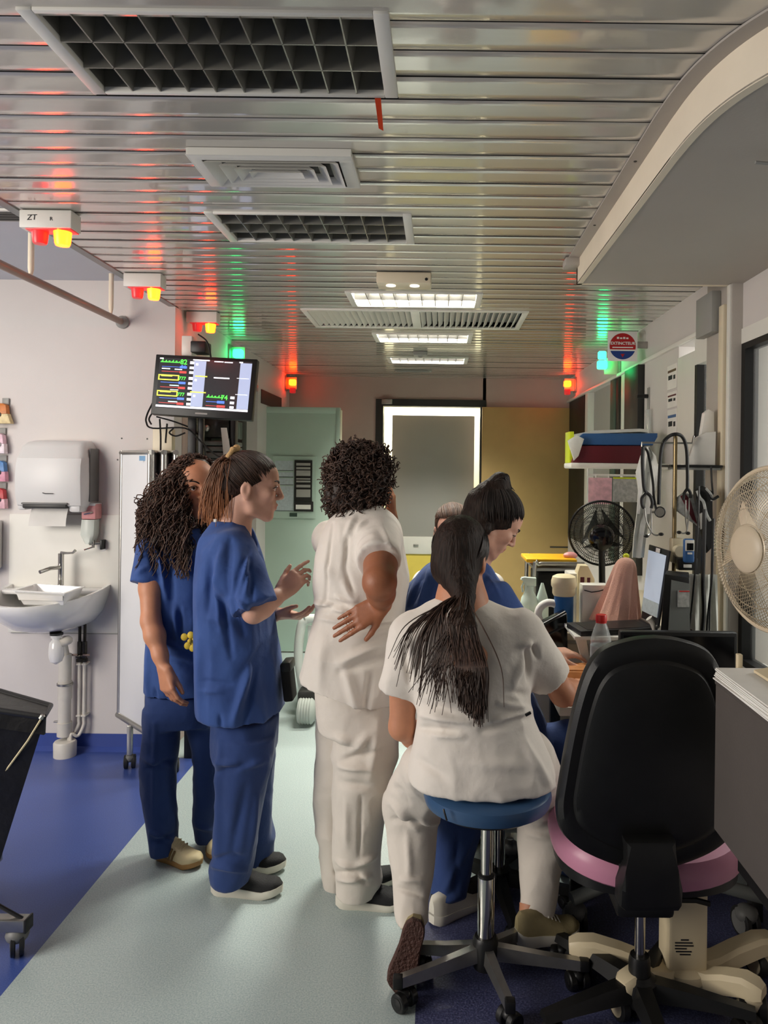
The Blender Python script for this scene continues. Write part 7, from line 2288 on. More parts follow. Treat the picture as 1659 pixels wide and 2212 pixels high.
def bounds(pts, m=0.1):
    a = np.array([npv(p) for p in pts])
    return a.min(0) - m, a.max(0) + m


def pb(x0, y0, x1, y1, d0, d1, m):
    return bounds([P(x, y, q) for x in (x0, x1) for y in (y0, y1) for q in (d0, d1)], m)


def zn(y, d):
    return P(950, y, d).z


def wrinkle(vs, fs, strokes=(), drape=(), seed=0, it=2):
    """strokes: (p0, p1, width, height); drape: (amp, (fx, fy, fz)) noise folds"""
    vs = np_smooth(vs, fs, it)
    n = np_normals(vs, fs)
    d = np.zeros(len(vs))
    for j, (amp, fr) in enumerate(drape):
        q = vs * np.array(fr)
        wq = np.stack([vnoise(vs * 5 + 7, seed + 31 + j), vnoise(vs * 5 + 19, seed + 57 + j), vnoise(vs * 5 + 3, seed + 91 + j)], 1)
        r = vnoise(q + wq * 0.8, seed + j)
        r = 0.62 - np.abs(r) * 2.0
        d += amp * 1.35 * r
    for p0, p1, w, h in strokes:
        # measured across the side of the cloth that faces the corridor's near end
        cz = np.array([0, 0, CAMZ])
        a2, b2 = (npv(p0) - cz) / p0[1], (npv(p1) - cz) / p1[1]
        dist, t = seg_dist((vs - cz) / vs[:, 1:2], a2, b2)
        dist = dist * vs[:, 1]
        near = np.clip(0.25 - 1.6 * n[:, 1], 0, 1)
        d += 1.75 * h * np.exp(-(dist / (0.85 * w)) ** 2) * (0.35 + 0.65 * np.sin(np.clip(t, 0, 1) * PI)) * near
    vs = vs + n * np.maximum(d, -0.010)[:, None]
    return np_smooth(vs, fs, 1, 0.3)


def shoe(parent, o, d, u, Ln, W, upper, sole, sole_t=0.028, top=0.075, stripes=None, laces=None, heel_lift=0.0, name='shoe'):
    """o: underside of heel; d forward; u up"""
    o, d, u = Vector(o), Vector(d).normalized(), Vector(u).normalized()
    sd = d.cross(u).normalized()
    u = sd.cross(d)
    fr = np.linspace(0, 1, 17)
    hw = np.interp(fr, [0, 0.04, 0.15, 0.35, 0.55, 0.72, 0.88, 0.96, 1.0], [0.3, 0.58, 0.74, 0.72, 0.86, 1.0, 0.86, 0.55, 0.2]) * W / 2
    tp = np.interp(fr, [0, 0.05, 0.15, 0.32, 0.45, 0.6, 0.75, 0.9, 0.97, 1.0], [0.7, 0.95, 1.0, 1.0, 0.86, 0.64, 0.5, 0.4, 0.26, 0.1]) * top
    st = np.interp(fr, [0, 0.1, 0.5, 0.85, 1.0], [1.15, 1.1, 0.95, 0.8, 0.7]) * sole_t
    spring = np.interp(fr, [0, 0.08, 0.75, 1.0], [0.008, 0, 0, 0.016])
    m = MB()
    rings = []
    for f, w, s_, sp in zip(fr, hw, st, spring):
        c = o + d * (f * Ln) + u * sp
        e = 1.06
        rings.append([c + sd * (-w * 0.92), c + sd * (w * 0.92), c + sd * (w * e) + u * (s_ * 0.4), c + sd * (w * e) + u * s_, c - sd * (w * e) + u * s_, c - sd * (w * e) + u * (s_ * 0.4)])
    m.loft(rings)
    so_ = link('sole', m, sole, parent)
    m = MB()
    rings = []
    for f, w, s_, sp, t_ in zip(fr, hw, st, spring, tp):
        c = o + d * (f * Ln) + u * (sp + s_ * 0.8)
        r_ = []
        for i in range(13):
            an = PI * i / 12
            r_.append(c + sd * (w * 1.0 * math.copysign(abs(math.cos(an)) ** 0.7, math.cos(an))) + u * (t_ * max(0, math.sin(an)) ** 0.8))
        rings.append(r_)
    m.loft(rings)
    up_ = link(name, m, upper, parent)
    adopt(so_, up_)
    if stripes:
        for k in range(3):
            f = 0.34 + k * 0.07
            i = int(round(f * 16))
            for sg in (-1, 1):
                c = o + d * (f * Ln) + u * st[i] * 0.9
                c2 = o + d * ((f + 0.07) * Ln) + u * (st[i] + tp[i] * 0.62)
                w2 = hw[i]
                a_, b_ = c + sd * sg * w2 * 1.01, c2 + sd * sg * w2 * 0.93
                mid = (a_ + b_) / 2 + sd * sg * 0.003
                link('stripe', MB().tube([a_, mid, b_], 0.0042, 5), stripes, up_)
    if laces:
        for k in range(4):
            f = 0.46 + k * 0.06
            i = int(round(f * 16))
            c = o + d * (f * Ln) + u * (spring[i] + st[i] * 0.8 + tp[i] * 0.98)
            link('lace', MB().tube([c - sd * 0.022 - u * 0.006, c + u * 0.003, c + sd * 0.022 - u * 0.006], 0.0028, 5), laces, up_)
    return up_


def hair_cols(lines, n, lo=0.6, hi=1.5, tipc=None):
    out = []
    for L in lines:
        b = rng.uniform(lo, hi)
        k = len(L)
        col = np.full((k, 3), b)
        if tipc is not None:
            t = np.linspace(0, 1, k)[:, None] ** 1.6
            col = col * (1 - t) + t * np.array(tipc) * rng.uniform(0.7, 1.2)
        out.append(np.repeat(col, n, axis=0))
    return np.vstack(out)


def hair_obj(name, lines, r0, r1, m, parent, n=4, lo=0.6, hi=1.5, tipc=None):
    vs, fs = strands(lines, r0, r1, n)
    return link(name, np_mesh(name, vs, fs, m, hair_cols(lines, n, lo, hi, tipc)), None, parent)


def vox_obj(name, V, m, parent, tint=None, **kw):
    vs, fs = V.extract()
    vs = wrinkle(vs, fs, **kw) if kw else np_smooth(vs, fs, 1, 0.4)
    col = tint(vs) if tint else None
    return link(name, np_mesh(name, vs, fs, m, col), None, parent), vs


white_tint = lambda vs: np.ones((len(vs), 3))


def curl(path, rad, turns, ph, nseg=60, jit=0.0):
    """helix wound round a smooth path"""
    p = np.array([npv(q) for q in bez(path, 10)])
    s = np.linspace(0, 1, len(p))
    t = np.linspace(0, 1, nseg)
    q = np.stack([np.interp(t, s, p[:, i]) for i in range(3)], 1)
    tg = np.gradient(q, axis=0)
    tg /= np.maximum(np.linalg.norm(tg, axis=1, keepdims=True), 1e-9)
    x = np.cross(tg, np.array([0.2, 0.9, 0.1]))
    x /= np.maximum(np.linalg.norm(x, axis=1, keepdims=True), 1e-9)
    y = np.cross(tg, x)
    a = 2 * PI * turns * t + ph
    r = rad * np.clip(t * 3, 0.15, 1)
    return q + (x * np.cos(a)[:, None] + y * np.sin(a)[:, None]) * r[:, None]


def combed(c, R, radii, tie, n, start_theta, m=16, lift=1.02, seed=1, span=(-1.0, 1.0)):
    """strands combed over an ellipsoid head from the hairline to the tie point (local coords)"""
    rg = np.random.default_rng(seed)
    out = []
    tie = np.array(tie, float)
    rr = np.array(radii)
    for i in range(n):
        a = rg.uniform(*span)
        p0 = start_theta(a, rg)
        p0 = p0 / np.linalg.norm(p0 / rr)
        t = np.linspace(0, 1, m)[:, None]
        q = p0 * (1 - t) + tie * t
        q = q / np.maximum(np.linalg.norm(q / rr, axis=1, keepdims=True), 1e-6) * (lift + rg.uniform(-0.012, 0.02))
        w = np.clip((t - 0.85) / 0.15, 0, 1)
        q = q * (1 - w) + (tie + rg.normal(0, 0.004, 3)) * w
        out.append(npv(c) + q @ R.T)
    return out


# ------------------------------------------------------------------ 1: nurse with long curly hair, blue scrubs
def person_curly_blue():
    d = 2.9
    t = thing('person', 'person in blue scrubs with long dark curly hair, arm hanging, beige striped sneakers', 'person', (P(380, 1860, d).x, d, 0))
    hc = P(418, 1052, d)
    Rh = frame((0.62, -0.76, -0.08))
    V = Vox(*pb(285, 960, 480, 1520, d - 0.3, d + 0.3, 0.06), 0.0045)
    L = head_sdf(V, hc, Rh, 0.98)
    nb = P(392, 1170, d + 0.02)
    V.cone(npv(hc) + Rh @ np.array([0, -0.015, -0.06]), nb, 0.050, 0.055, 0.02)
    chest = P(385, 1250, d)
    V.cone(nb, chest, 0.055, 0.085, 0.04)
    sr, sl = P(326, 1200, d - 0.06), P(455, 1192, d + 0.06)
    V.cone(sr, sl, 0.045, 0.045, 0.04)
    er, wr = P(326, 1342, d - 0.15), P(353, 1440, d - 0.21)
    arm_sdf(V, sr, er, wr, 0.92)
    arm_sdf(V, sl, P(462, 1345, d + 0.08), P(468, 1430, d + 0.02), 0.92)
    hand_sdf(V, wr, P(367, 1500, d - 0.23) - P(353, 1440, d - 0.21), (0.5, 0.75, 0.1), (0.85, -0.5, 0), (0.42, 0.45, 0.5, 0.55), 0.98, thumb=(0.12, 0.95, 0.4))
    body, _ = vox_obj('body', V, 'skin_tan', t, tint=lambda v: face_tint(v, hc, Rh, 0.98))
    face_parts(body, L, Rh, 0.98, 0.0, 'hair_black')
    # scrub top
    V = Vox(*pb(280, 1120, 500, 1530, d - 0.35, d + 0.35, 0.05), 0.006)
    V.zloft(secs([(1140, 372, 425, d + 0.01, 0.06), (1165, 335, 448, d + 0.01, 0.085), (1195, 316, 462, d, 0.105), (1260, 318, 470, d, 0.125), (1340, 322, 466, d, 0.122), (1420, 318, 468, d, 0.125), (1480, 315, 470, d, 0.13), (1519, 314, 472, d, 0.132)]), 0.01, p=2.3, zcut=zn(1518, d - 0.12))
    V.sleeve(npv(P(330, 1190, d - 0.05)), npv(P(317, 1262, d - 0.09)), 0.062, 0.064, 0.03)
    V.cone(sl, P(468, 1260, d + 0.06), 0.062, 0.07, 0.03)
    # V neck
    V.cone(npv(nb) + np.array([0.045, -0.085, -0.02]), npv(nb) + np.array([0.03, -0.12, -0.07]), 0.03, 0.012, 0.012, cut=True)
    st = [(P(322, 1185, d - 0.1), P(345, 1250, d - 0.12), 0.012, -0.009), (P(332, 1180, d - 0.1), P(352, 1240, d - 0.12), 0.012, 0.010), (P(345, 1200, d - 0.12), P(362, 1290, d - 0.14), 0.014, 0.012), (P(362, 1215, d - 0.13), P(376, 1350, d - 0.14), 0.014, -0.010), (P(372, 1300, d - 0.13), P(385, 1380, d - 0.13), 0.012, 0.012), (P(388, 1310, d - 0.13), P(392, 1390, d - 0.13), 0.010, -0.010), (P(340, 1385, d - 0.13), P(400, 1400, d - 0.13), 0.012, 0.008), (P(345, 1415, d - 0.13), P(410, 1432, d - 0.13), 0.012, -0.008), (P(320, 1400, d - 0.1), P(318, 1510, d - 0.1), 0.010, 0.006), (P(335, 1490, d - 0.12), P(337, 1519, d - 0.12), 0.008, -0.008), (P(360, 1490, d - 0.12), P(361, 1519, d - 0.12), 0.008, -0.008), (P(296, 1240, d - 0.06), P(318, 1225, d - 0.09), 0.01, 0.006)]
    vox_obj('scrub_top', V, 'scrub_blue', t, strokes=st, drape=((0.0045, (9, 9, 3)), (0.002, (20, 20, 9))), seed=3)
    # trousers
    V = Vox(*pb(300, 1490, 500, 1850, d - 0.3, d + 0.3, 0.05), 0.006)
    V.zloft(secs([(1490, 322, 462, d, 0.115), (1530, 318, 462, d, 0.12), (1560, 318, 462, d + 0.01, 0.115)]), 0.01, p=2.3)
    V.zloft(secs([(1530, 313, 388, d - 0.02, 0.085), (1600, 310, 386, d - 0.02, 0.085), (1650, 305, 381, d - 0.02, 0.082), (1710, 307, 379, d - 0.02, 0.078), (1780, 315, 383, d - 0.03, 0.075), (1838, 325, 384, d - 0.04, 0.075)]), 0.02)
    V.zloft(secs([(1530, 392, 470, d + 0.03, 0.085), (1620, 418, 480, d + 0.04, 0.08), (1700, 420, 482, d + 0.05, 0.075), (1770, 418, 478, d + 0.05, 0.07), (1812, 425, 476, d + 0.05, 0.07)]), 0.02)
    st = [(P(315, 1640, d - 0.1), P(360, 1655, d - 0.1), 0.012, 0.008), (P(318, 1660, d - 0.1), P(375, 1640, d - 0.1), 0.012, -0.008), (P(325, 1800, d - 0.1), P(372, 1815, d - 0.12), 0.010, 0.009), (P(330, 1820, d - 0.1), P(380, 1800, d - 0.12), 0.010, -0.009), (P(335, 1560, d - 0.1), P(332, 1760, d - 0.1), 0.010, 0.006), (P(425, 1785, d - 0.02), P(460, 1795, d - 0.02), 0.01, 0.008)]
    vox_obj('trousers', V, 'scrub_blue_dark', t, strokes=st, drape=((0.004, (8, 8, 5)), (0.002, (18, 18, 14))), seed=8)
    q = PZ(336, 1858, 0)
    shoe(t, (q.x - 0.005, q.y + 0.03, 0), (0.92, -0.40, 0), (0, 0, 1), 0.215, 0.085, 'shoe_cream', 'sole_gum', 0.024, 0.075, 'stripe_brown', 'shoe_cream')
    q = PZ(436, 1828, 0)
    shoe(t, (q.x + 0.01, q.y + 0.09, 0), (0.42, -0.9, 0), (0, 0, 1), 0.235, 0.085, 'shoe_cream', 'sole_gum', 0.024, 0.075, 'stripe_brown', 'stripe_brown')
    # hair: cap plus curls
    V = Vox(*pb(330, 960, 470, 1260, d - 0.2, d + 0.2, 0.04), 0.007)
    lc = lambda x, y, z: npv(hc) + Rh @ np.array([x, y, z])
    V.ell(lc(0, -0.028, 0.036), (0.086, 0.096, 0.086), Rh, 0.0)
    V.cone(lc(0.02, -0.06, 0.0), npv(P(365, 1150, d + 0.02)), 0.085, 0.075, 0.03)
    V.cone(npv(P(365, 1120, d - 0.02)), npv(P(350, 1200, d - 0.05)), 0.075, 0.045, 0.03)
    V.cone(lc(0.072, 0.012, -0.01), npv(P(392, 1170, d - 0.09)), 0.035, 0.028, 0.03)
    V.ell(lc(-0.018, 0.115, -0.028), (0.056, 0.07, 0.085), Rh, 0.01, cut=True)
    V.cone(lc(-0.03, 0.085, 0.02), lc(-0.04, 0.09, -0.15), 0.045, 0.05, 0.01, cut=True)
    vox_obj('hair_mass', V, 'hair_dark', t, tint=lambda v: np.full((len(v), 3), 0.7), drape=((0.006, (30, 30, 14)),), seed=12)
    lines = []
    rg = np.random.default_rng(5)
    for i in range(1250):
        a = rg.uniform(-1, 1)
        # roots over the top and back of the head
        th = rg.uniform(-2.1, 2.75)
        el = rg.uniform(0.15, 1.45)
        root = lc(0.082 * math.cos(el) * math.sin(th), -0.025 - 0.092 * math.cos(el) * math.cos(th) * 0.95, 0.038 + 0.084 * math.sin(el))
        loc = Rh.T @ (root - npv(hc))
        if loc[1] > 0.05 and loc[2] < 0.045: continue
        left = loc[0] > -0.03
        f = rg.uniform(0, 1)
        if left or rg.random() < 0.6:
            ex = 292 + 118 * rg.beta(1.1, 1.0)
            ey = rg.uniform(1120, 1255) - (60 if ex < 300 else 0) * rg.random()
            dd = d + rg.uniform(-0.14, 0.10)
            if loc[1] > 0.02: ex = rg.uniform(350, 405)
            mid = P(ex * 0.75 + 0.25 * 395 + rg.normal(0, 6), 1090 + rg.normal(0, 18), dd + rg.uniform(-0.02, 0.05))
            if ex > 385: dd = d - rg.uniform(0.08, 0.15)
        else:
            ex = rg.uniform(425, 470)
            ey = rg.uniform(1100, 1165)
            dd = d + rg.uniform(-0.02, 0.1)
            mid = P(ex + rg.normal(0, 6), 1080, dd)
        end = P(ex, ey, dd)
        out = root + (root - lc(0, -0.02, 0.03)) * 0.15
        lines.append(curl([root, out + np.array([0, 0, -0.03]), mid, end], rg.uniform(0.006, 0.013), rg.uniform(5, 9), rg.uniform(0, 6.3), 50))
    hair_obj('hair_curls', lines, 0.0031, 0.0019, 'hair_dark', t, 3, 0.6, 2.5)
    # yellow flower clip at the hip
    fl = prop(thing('flower_clip', 'yellow flower-shaped clip pinned on the blue scrubs at the hip', 'clip', P(410, 1385, d - 0.16)), None, None)
    mat('flower_yellow', S(214, 184, 60), 0.6, var=0.12, vscale=40)
    for x, y in ((398, 1376), (412, 1372), (419, 1386), (405, 1395), (416, 1400)):
        link('petal', MB().ball(P(x, y, d - 0.15), (0.013, 0.006, 0.014), n=10, m=7), 'flower_yellow', fl)
    link('centre', MB().ball(P(410, 1385, d - 0.156), 0.009, n=10, m=7), 'flower_yellow', fl)
    return t


# ------------------------------------------------------------------ 2: nurse with ponytail in profile, blue scrubs
def person_ponytail_blue():
    d = 2.68
    t = thing('person', 'person in blue scrubs with a high brown ponytail and scrunchie, gesturing with one hand', 'person', (P(515, 1920, d).x, d, 0))
    hc = P(543, 1052, d)
    Rh = frame((0.97, 0.20, -0.10))
    V = Vox(*pb(420, 960, 665, 1400, d - 0.3, d + 0.3, 0.05), 0.0042)
    L = head_sdf(V, hc, Rh, 1.0)
    nb = P(500, 1158, d)
    V.cone(npv(hc) + Rh @ np.array([0, -0.028, -0.05]), nb, 0.052, 0.058, 0.02)
    V.cone(npv(nb), npv(P(505, 1250, d)), 0.06, 0.09, 0.04)
    sr, sl = P(512, 1212, d - 0.115), P(500, 1208, d + 0.15)
    V.cone(sr, sl, 0.045, 0.045, 0.04)
    er, wr = P(548, 1322, d - 0.20), P(606, 1284, d - 0.12)
    arm_sdf(V, sr, er, wr, 0.97)
    el, wl = P(545, 1330, d + 0.22), P(606, 1326, d + 0.06)
    arm_sdf(V, sl, el, wl, 0.93)
    hand_sdf(V, wr, P(648, 1244, d - 0.08) - P(606, 1284, d - 0.12), (0.25, 0.9, -0.25), (-0.55, 0.2, 0.8), (0.22, 0.55, 0.7, 0.75), 0.95, thumb=(0.55, 0.85, 0.2))
    hand_sdf(V, wl, P(645, 1330, d + 0.02) - P(606, 1326, d + 0.06), (0.1, 0.3, 0.95), (0.1, -0.9, 0.2), (0.35, 0.4, 0.45, 0.5), 0.93, thumb=(0.3, 0.9, 0.4))
    body, _ = vox_obj('body', V, 'skin_fair', t, tint=lambda v: face_tint(v, hc, Rh))
    face_parts(body, L, Rh, 1.0, 0.15, 'hair_dark')
    # scrub top
    V = Vox(*pb(415, 1110, 640, 1590, d - 0.4, d + 0.4, 0.05), 0.006)
    V.zloft(secs([(1122, 462, 528, d, 0.055), (1142, 445, 545, d, 0.10), (1170, 438, 553, d, 0.16), (1210, 432, 566, d, 0.18), (1290, 429, 583, d, 0.185), (1370, 430, 594, d, 0.185), (1450, 432, 605, d, 0.195), (1520, 434, 613, d, 0.20), (1562, 436, 615, d, 0.20), (1577, 438, 610, d, 0.20)]), 0.012, p=2.4, zcut=zn(1572, d - 0.18), tilt=(0.0, 0))
    V.cone(npv(P(505, 1195, d - 0.12)), npv(P(522, 1240, d - 0.165)), 0.078, 0.078, 0.04)
    V.sleeve(npv(P(520, 1235, d - 0.16)), npv(P(553, 1314, d - 0.205)), 0.079, 0.078, 0.03)
    V.cone(sl, P(535, 1290, d + 0.2), 0.07, 0.075, 0.03)
    # neck opening, lower at the back
    V.cone(npv(nb) + np.array([0.06, 0, 0.03]), npv(nb) + np.array([0.085, 0, -0.03]), 0.03, 0.02, 0.012, cut=True)
    D = d - 0.2
    st = [(P(497, 1165, D), P(490, 1290, D), 0.010, -0.010), (P(500, 1290, D), P(525, 1370, D), 0.013, -0.012), (P(482, 1180, D), P(468, 1260, D), 0.014, 0.010), (P(470, 1250, D), P(478, 1360, D), 0.013, 0.010), (P(455, 1200, D), P(450, 1330, D), 0.012, -0.009), (P(478, 1290, D), P(500, 1420, D), 0.012, -0.010), (P(520, 1260, D), P(540, 1195, D), 0.010, 0.010), (P(505, 1280, D), P(538, 1180, D), 0.009, -0.009), (P(528, 1290, D), P(545, 1220, D), 0.009, 0.008), (P(540, 1180, D), P(545, 1300, D), 0.009, -0.008), (P(515, 1300, D), P(540, 1318, D), 0.008, 0.009), (P(540, 1440, D), P(505, 1560, D), 0.014, 0.013), (P(558, 1420, D), P(525, 1570, D), 0.012, -0.010), (P(585, 1400, D), P(600, 1540, D), 0.016, 0.010), (P(430, 1380, D), P(432, 1550, D), 0.014, 0.008), (P(440, 1470, D), P(500, 1478, D), 0.009, -0.005), (P(440, 1492, D), P(480, 1494, D), 0.009, 0.005), (P(475, 1545, D), P(478, 1577, D), 0.008, -0.007), (P(440, 1330, D), P(500, 1345, D), 0.018, 0.005), (P(520, 1460, D), P(585, 1390, D), 0.02, -0.008)]
    vox_obj('scrub_top', V, 'scrub_blue', t, strokes=st, drape=((0.0050, (8, 8, 2.6)), (0.0022, (19, 19, 7))), seed=21)
    # trousers
    V = Vox(*pb(440, 1540, 620, 1920, d - 0.35, d + 0.35, 0.06), 0.006)
    V.zloft(secs([(1540, 462, 600, d, 0.16), (1590, 463, 598, d, 0.165), (1620, 466, 594, d, 0.16)]), 0.01, p=2.3)
    V.zloft(secs([(1590, 466, 594, d - 0.08, 0.095), (1660, 470, 588, d - 0.08, 0.095), (1710, 471, 573, d - 0.08, 0.09), (1770, 468, 563, d - 0.08, 0.088), (1830, 463, 553, d - 0.07, 0.085), (1880, 453, 545, d - 0.06, 0.082), (1902, 458, 540, d - 0.06, 0.08)]), 0.02)
    V.zloft(secs([(1600, 470, 596, d + 0.09, 0.095), (1690, 490, 590, d + 0.12, 0.09), (1760, 505, 590, d + 0.13, 0.085), (1820, 520, 592, d + 0.14, 0.08), (1860, 528, 590, d + 0.14, 0.075)]), 0.02)
    D = d - 0.18
    st = [(P(470, 1645, D), P(520, 1655, D), 0.012, 0.010), (P(475, 1665, D), P(540, 1650, D), 0.012, -0.010), (P(520, 1660, D), P(575, 1640, D), 0.014, 0.009), (P(460, 1870, D), P(530, 1880, D), 0.010, 0.010), (P(458, 1855, D), P(520, 1850, D), 0.010, -0.009), (P(475, 1600, D), P(470, 1850, D), 0.012, 0.007), (P(530, 1700, D), P(500, 1850, D), 0.02, -0.008), (P(555, 1720, D), P(535, 1860, D), 0.012, 0.008)]
    vox_obj('trousers', V, 'scrub_blue_dark', t, strokes=st, drape=((0.0045, (7, 7, 4)), (0.002, (17, 17, 12))), seed=25)
    q = PZ(456, 1930, 0)
    shoe(t, (q.x, q.y + 0.01, 0), (0.99, -0.06, 0), (0, 0, 1), 0.255, 0.09, 'shoe_black', 'sole_white', 0.036, 0.07)
    q = PZ(540, 1884, 0)
    shoe(t, (q.x - 0.12, q.y + 0.03, 0), (0.99, -0.05, 0), (0, 0, 1), 0.25, 0.09, 'shoe_black', 'sole_white', 0.034, 0.07)
    # hair: smooth cap + combed strands + ponytail
    rr = (0.081, 0.104, 0.093)
    cc = npv(hc) + Rh @ np.array([0, -0.016, 0.034])
    V = Vox(cc - 0.16, cc + 0.16, 0.005)
    V.ell(cc, rr, Rh, 0.0)
    V.cone(npv(hc) + Rh @ np.array([0, -0.075, -0.02]), npv(hc) + Rh @ np.array([0, -0.06, -0.075]), 0.045, 0.03, 0.03)
    lcx = lambda x, y, z: npv(hc) + Rh @ np.array([x, y, z])
    V.ell(lcx(0, 0.115, -0.01), (0.10, 0.075, 0.09), Rh, 0.01, cut=True)
    V.cone(lcx(-0.12, 0.045, -0.045), lcx(0.12, 0.045, -0.045), 0.062, 0.062, 0.01, cut=True)
    V.cone(lcx(-0.1, -0.012, -0.055), lcx(0.1, -0.012, -0.055), 0.032, 0.032, 0.012, cut=True)
    vox_obj('hair_cap', V, 'hair_cap_dark', t, tint=lambda v: np.full((len(v), 3), 0.75), drape=((0.0012, (60, 60, 20)),), seed=5)
    tie = P(503, 992, d)
    tl = Rh.T @ (npv(tie) - cc)

    def hl(a, rg):
        # hairline: from forehead over temple to nape
        return np.array([a * 0.09, 0.085 - 0.155 * abs(a) ** 1.5 * rg.uniform(0.6, 1.05), 0.045 - 0.10 * abs(a) ** 1.3 * rg.uniform(0.5, 1.1)])
    hair_obj('combed_hair', combed(cc, Rh, rr, tl, 420, hl, lift=1.022, seed=3), 0.0022, 0.0016, 'hair_dark', t, 3, 0.5, 1.5)
    rg = np.random.default_rng(11)
    lines = []
    for i in range(430):
        a = rg.normal(0, 1, 2)
        s0 = npv(tie) + np.array([rg.normal(0, 0.012), rg.normal(0, 0.014), rg.normal(0, 0.008)])
        ex = np.clip(rg.normal(468, 19), 428, 512)
        ey = 1122 - 0.25 * max(0, 455 - ex) * 1.2 + rg.normal(0, 10)
        dd = d + rg.normal(0.0, 0.035)
        k1 = P(ex * 0.45 + 500 * 0.55 + rg.normal(0, 3), 1000 + rg.normal(0, 4), dd)
        k2 = P(ex * 0.8 + 490 * 0.2 + rg.normal(0, 4), 1055 + rg.normal(0, 6), dd)
        lines.append(np.array([npv(q) for q in bez([s0, k1, k2, P(ex, ey, dd)], 6)]))
    hair_obj('ponytail', lines, 0.0026, 0.0012, 'hair_brown', t, 3, 0.6, 1.5, (5.5, 4.6, 2.6))
    sc = Vector(tie)
    link('scrunchie', MB().tube([sc + Vector((-0.004 + 0.030 * math.cos(a_) * 0.5, 0.034 * math.sin(a_), 0.012 + 0.026 * math.cos(a_) + 0.004 * math.sin(5 * a_))) for a_ in np.linspace(0, 2 * PI, 24)[:-1]], [0.011 + 0.003 * math.sin(7 * a_) for a_ in np.linspace(0, 2 * PI, 24)[:-1]], 10, close=True), 'scrunchie', t)
    link('collar_tag', MB().box(P(461, 1128, d - 0.12), P(469, 1121, d - 0.11), 0.001), 'paper', t)
    # phone at the hip
    a_, b_ = P(612, 1432, d - 0.04), P(632, 1512, d - 0.02)
    q = thing('pocket_phone', 'black phone pouch clipped at the hip of the ponytail nurse', 'phone pouch', ((a_.x + b_.x) / 2, d, b_.z))
    link('pouch', MB().box((a_.x - 0.004, d - 0.05, b_.z), (b_.x, d + 0.03, a_.z), 0.008, rot=(0, -0.12, 0)), 'black_fabric', q)
    link('flap', MB().box((a_.x - 0.006, d - 0.055, a_.z - 0.03), (b_.x - 0.002, d + 0.032, a_.z + 0.004), 0.006, rot=(0, -0.12, 0)), 'black_plastic', q)
    return t


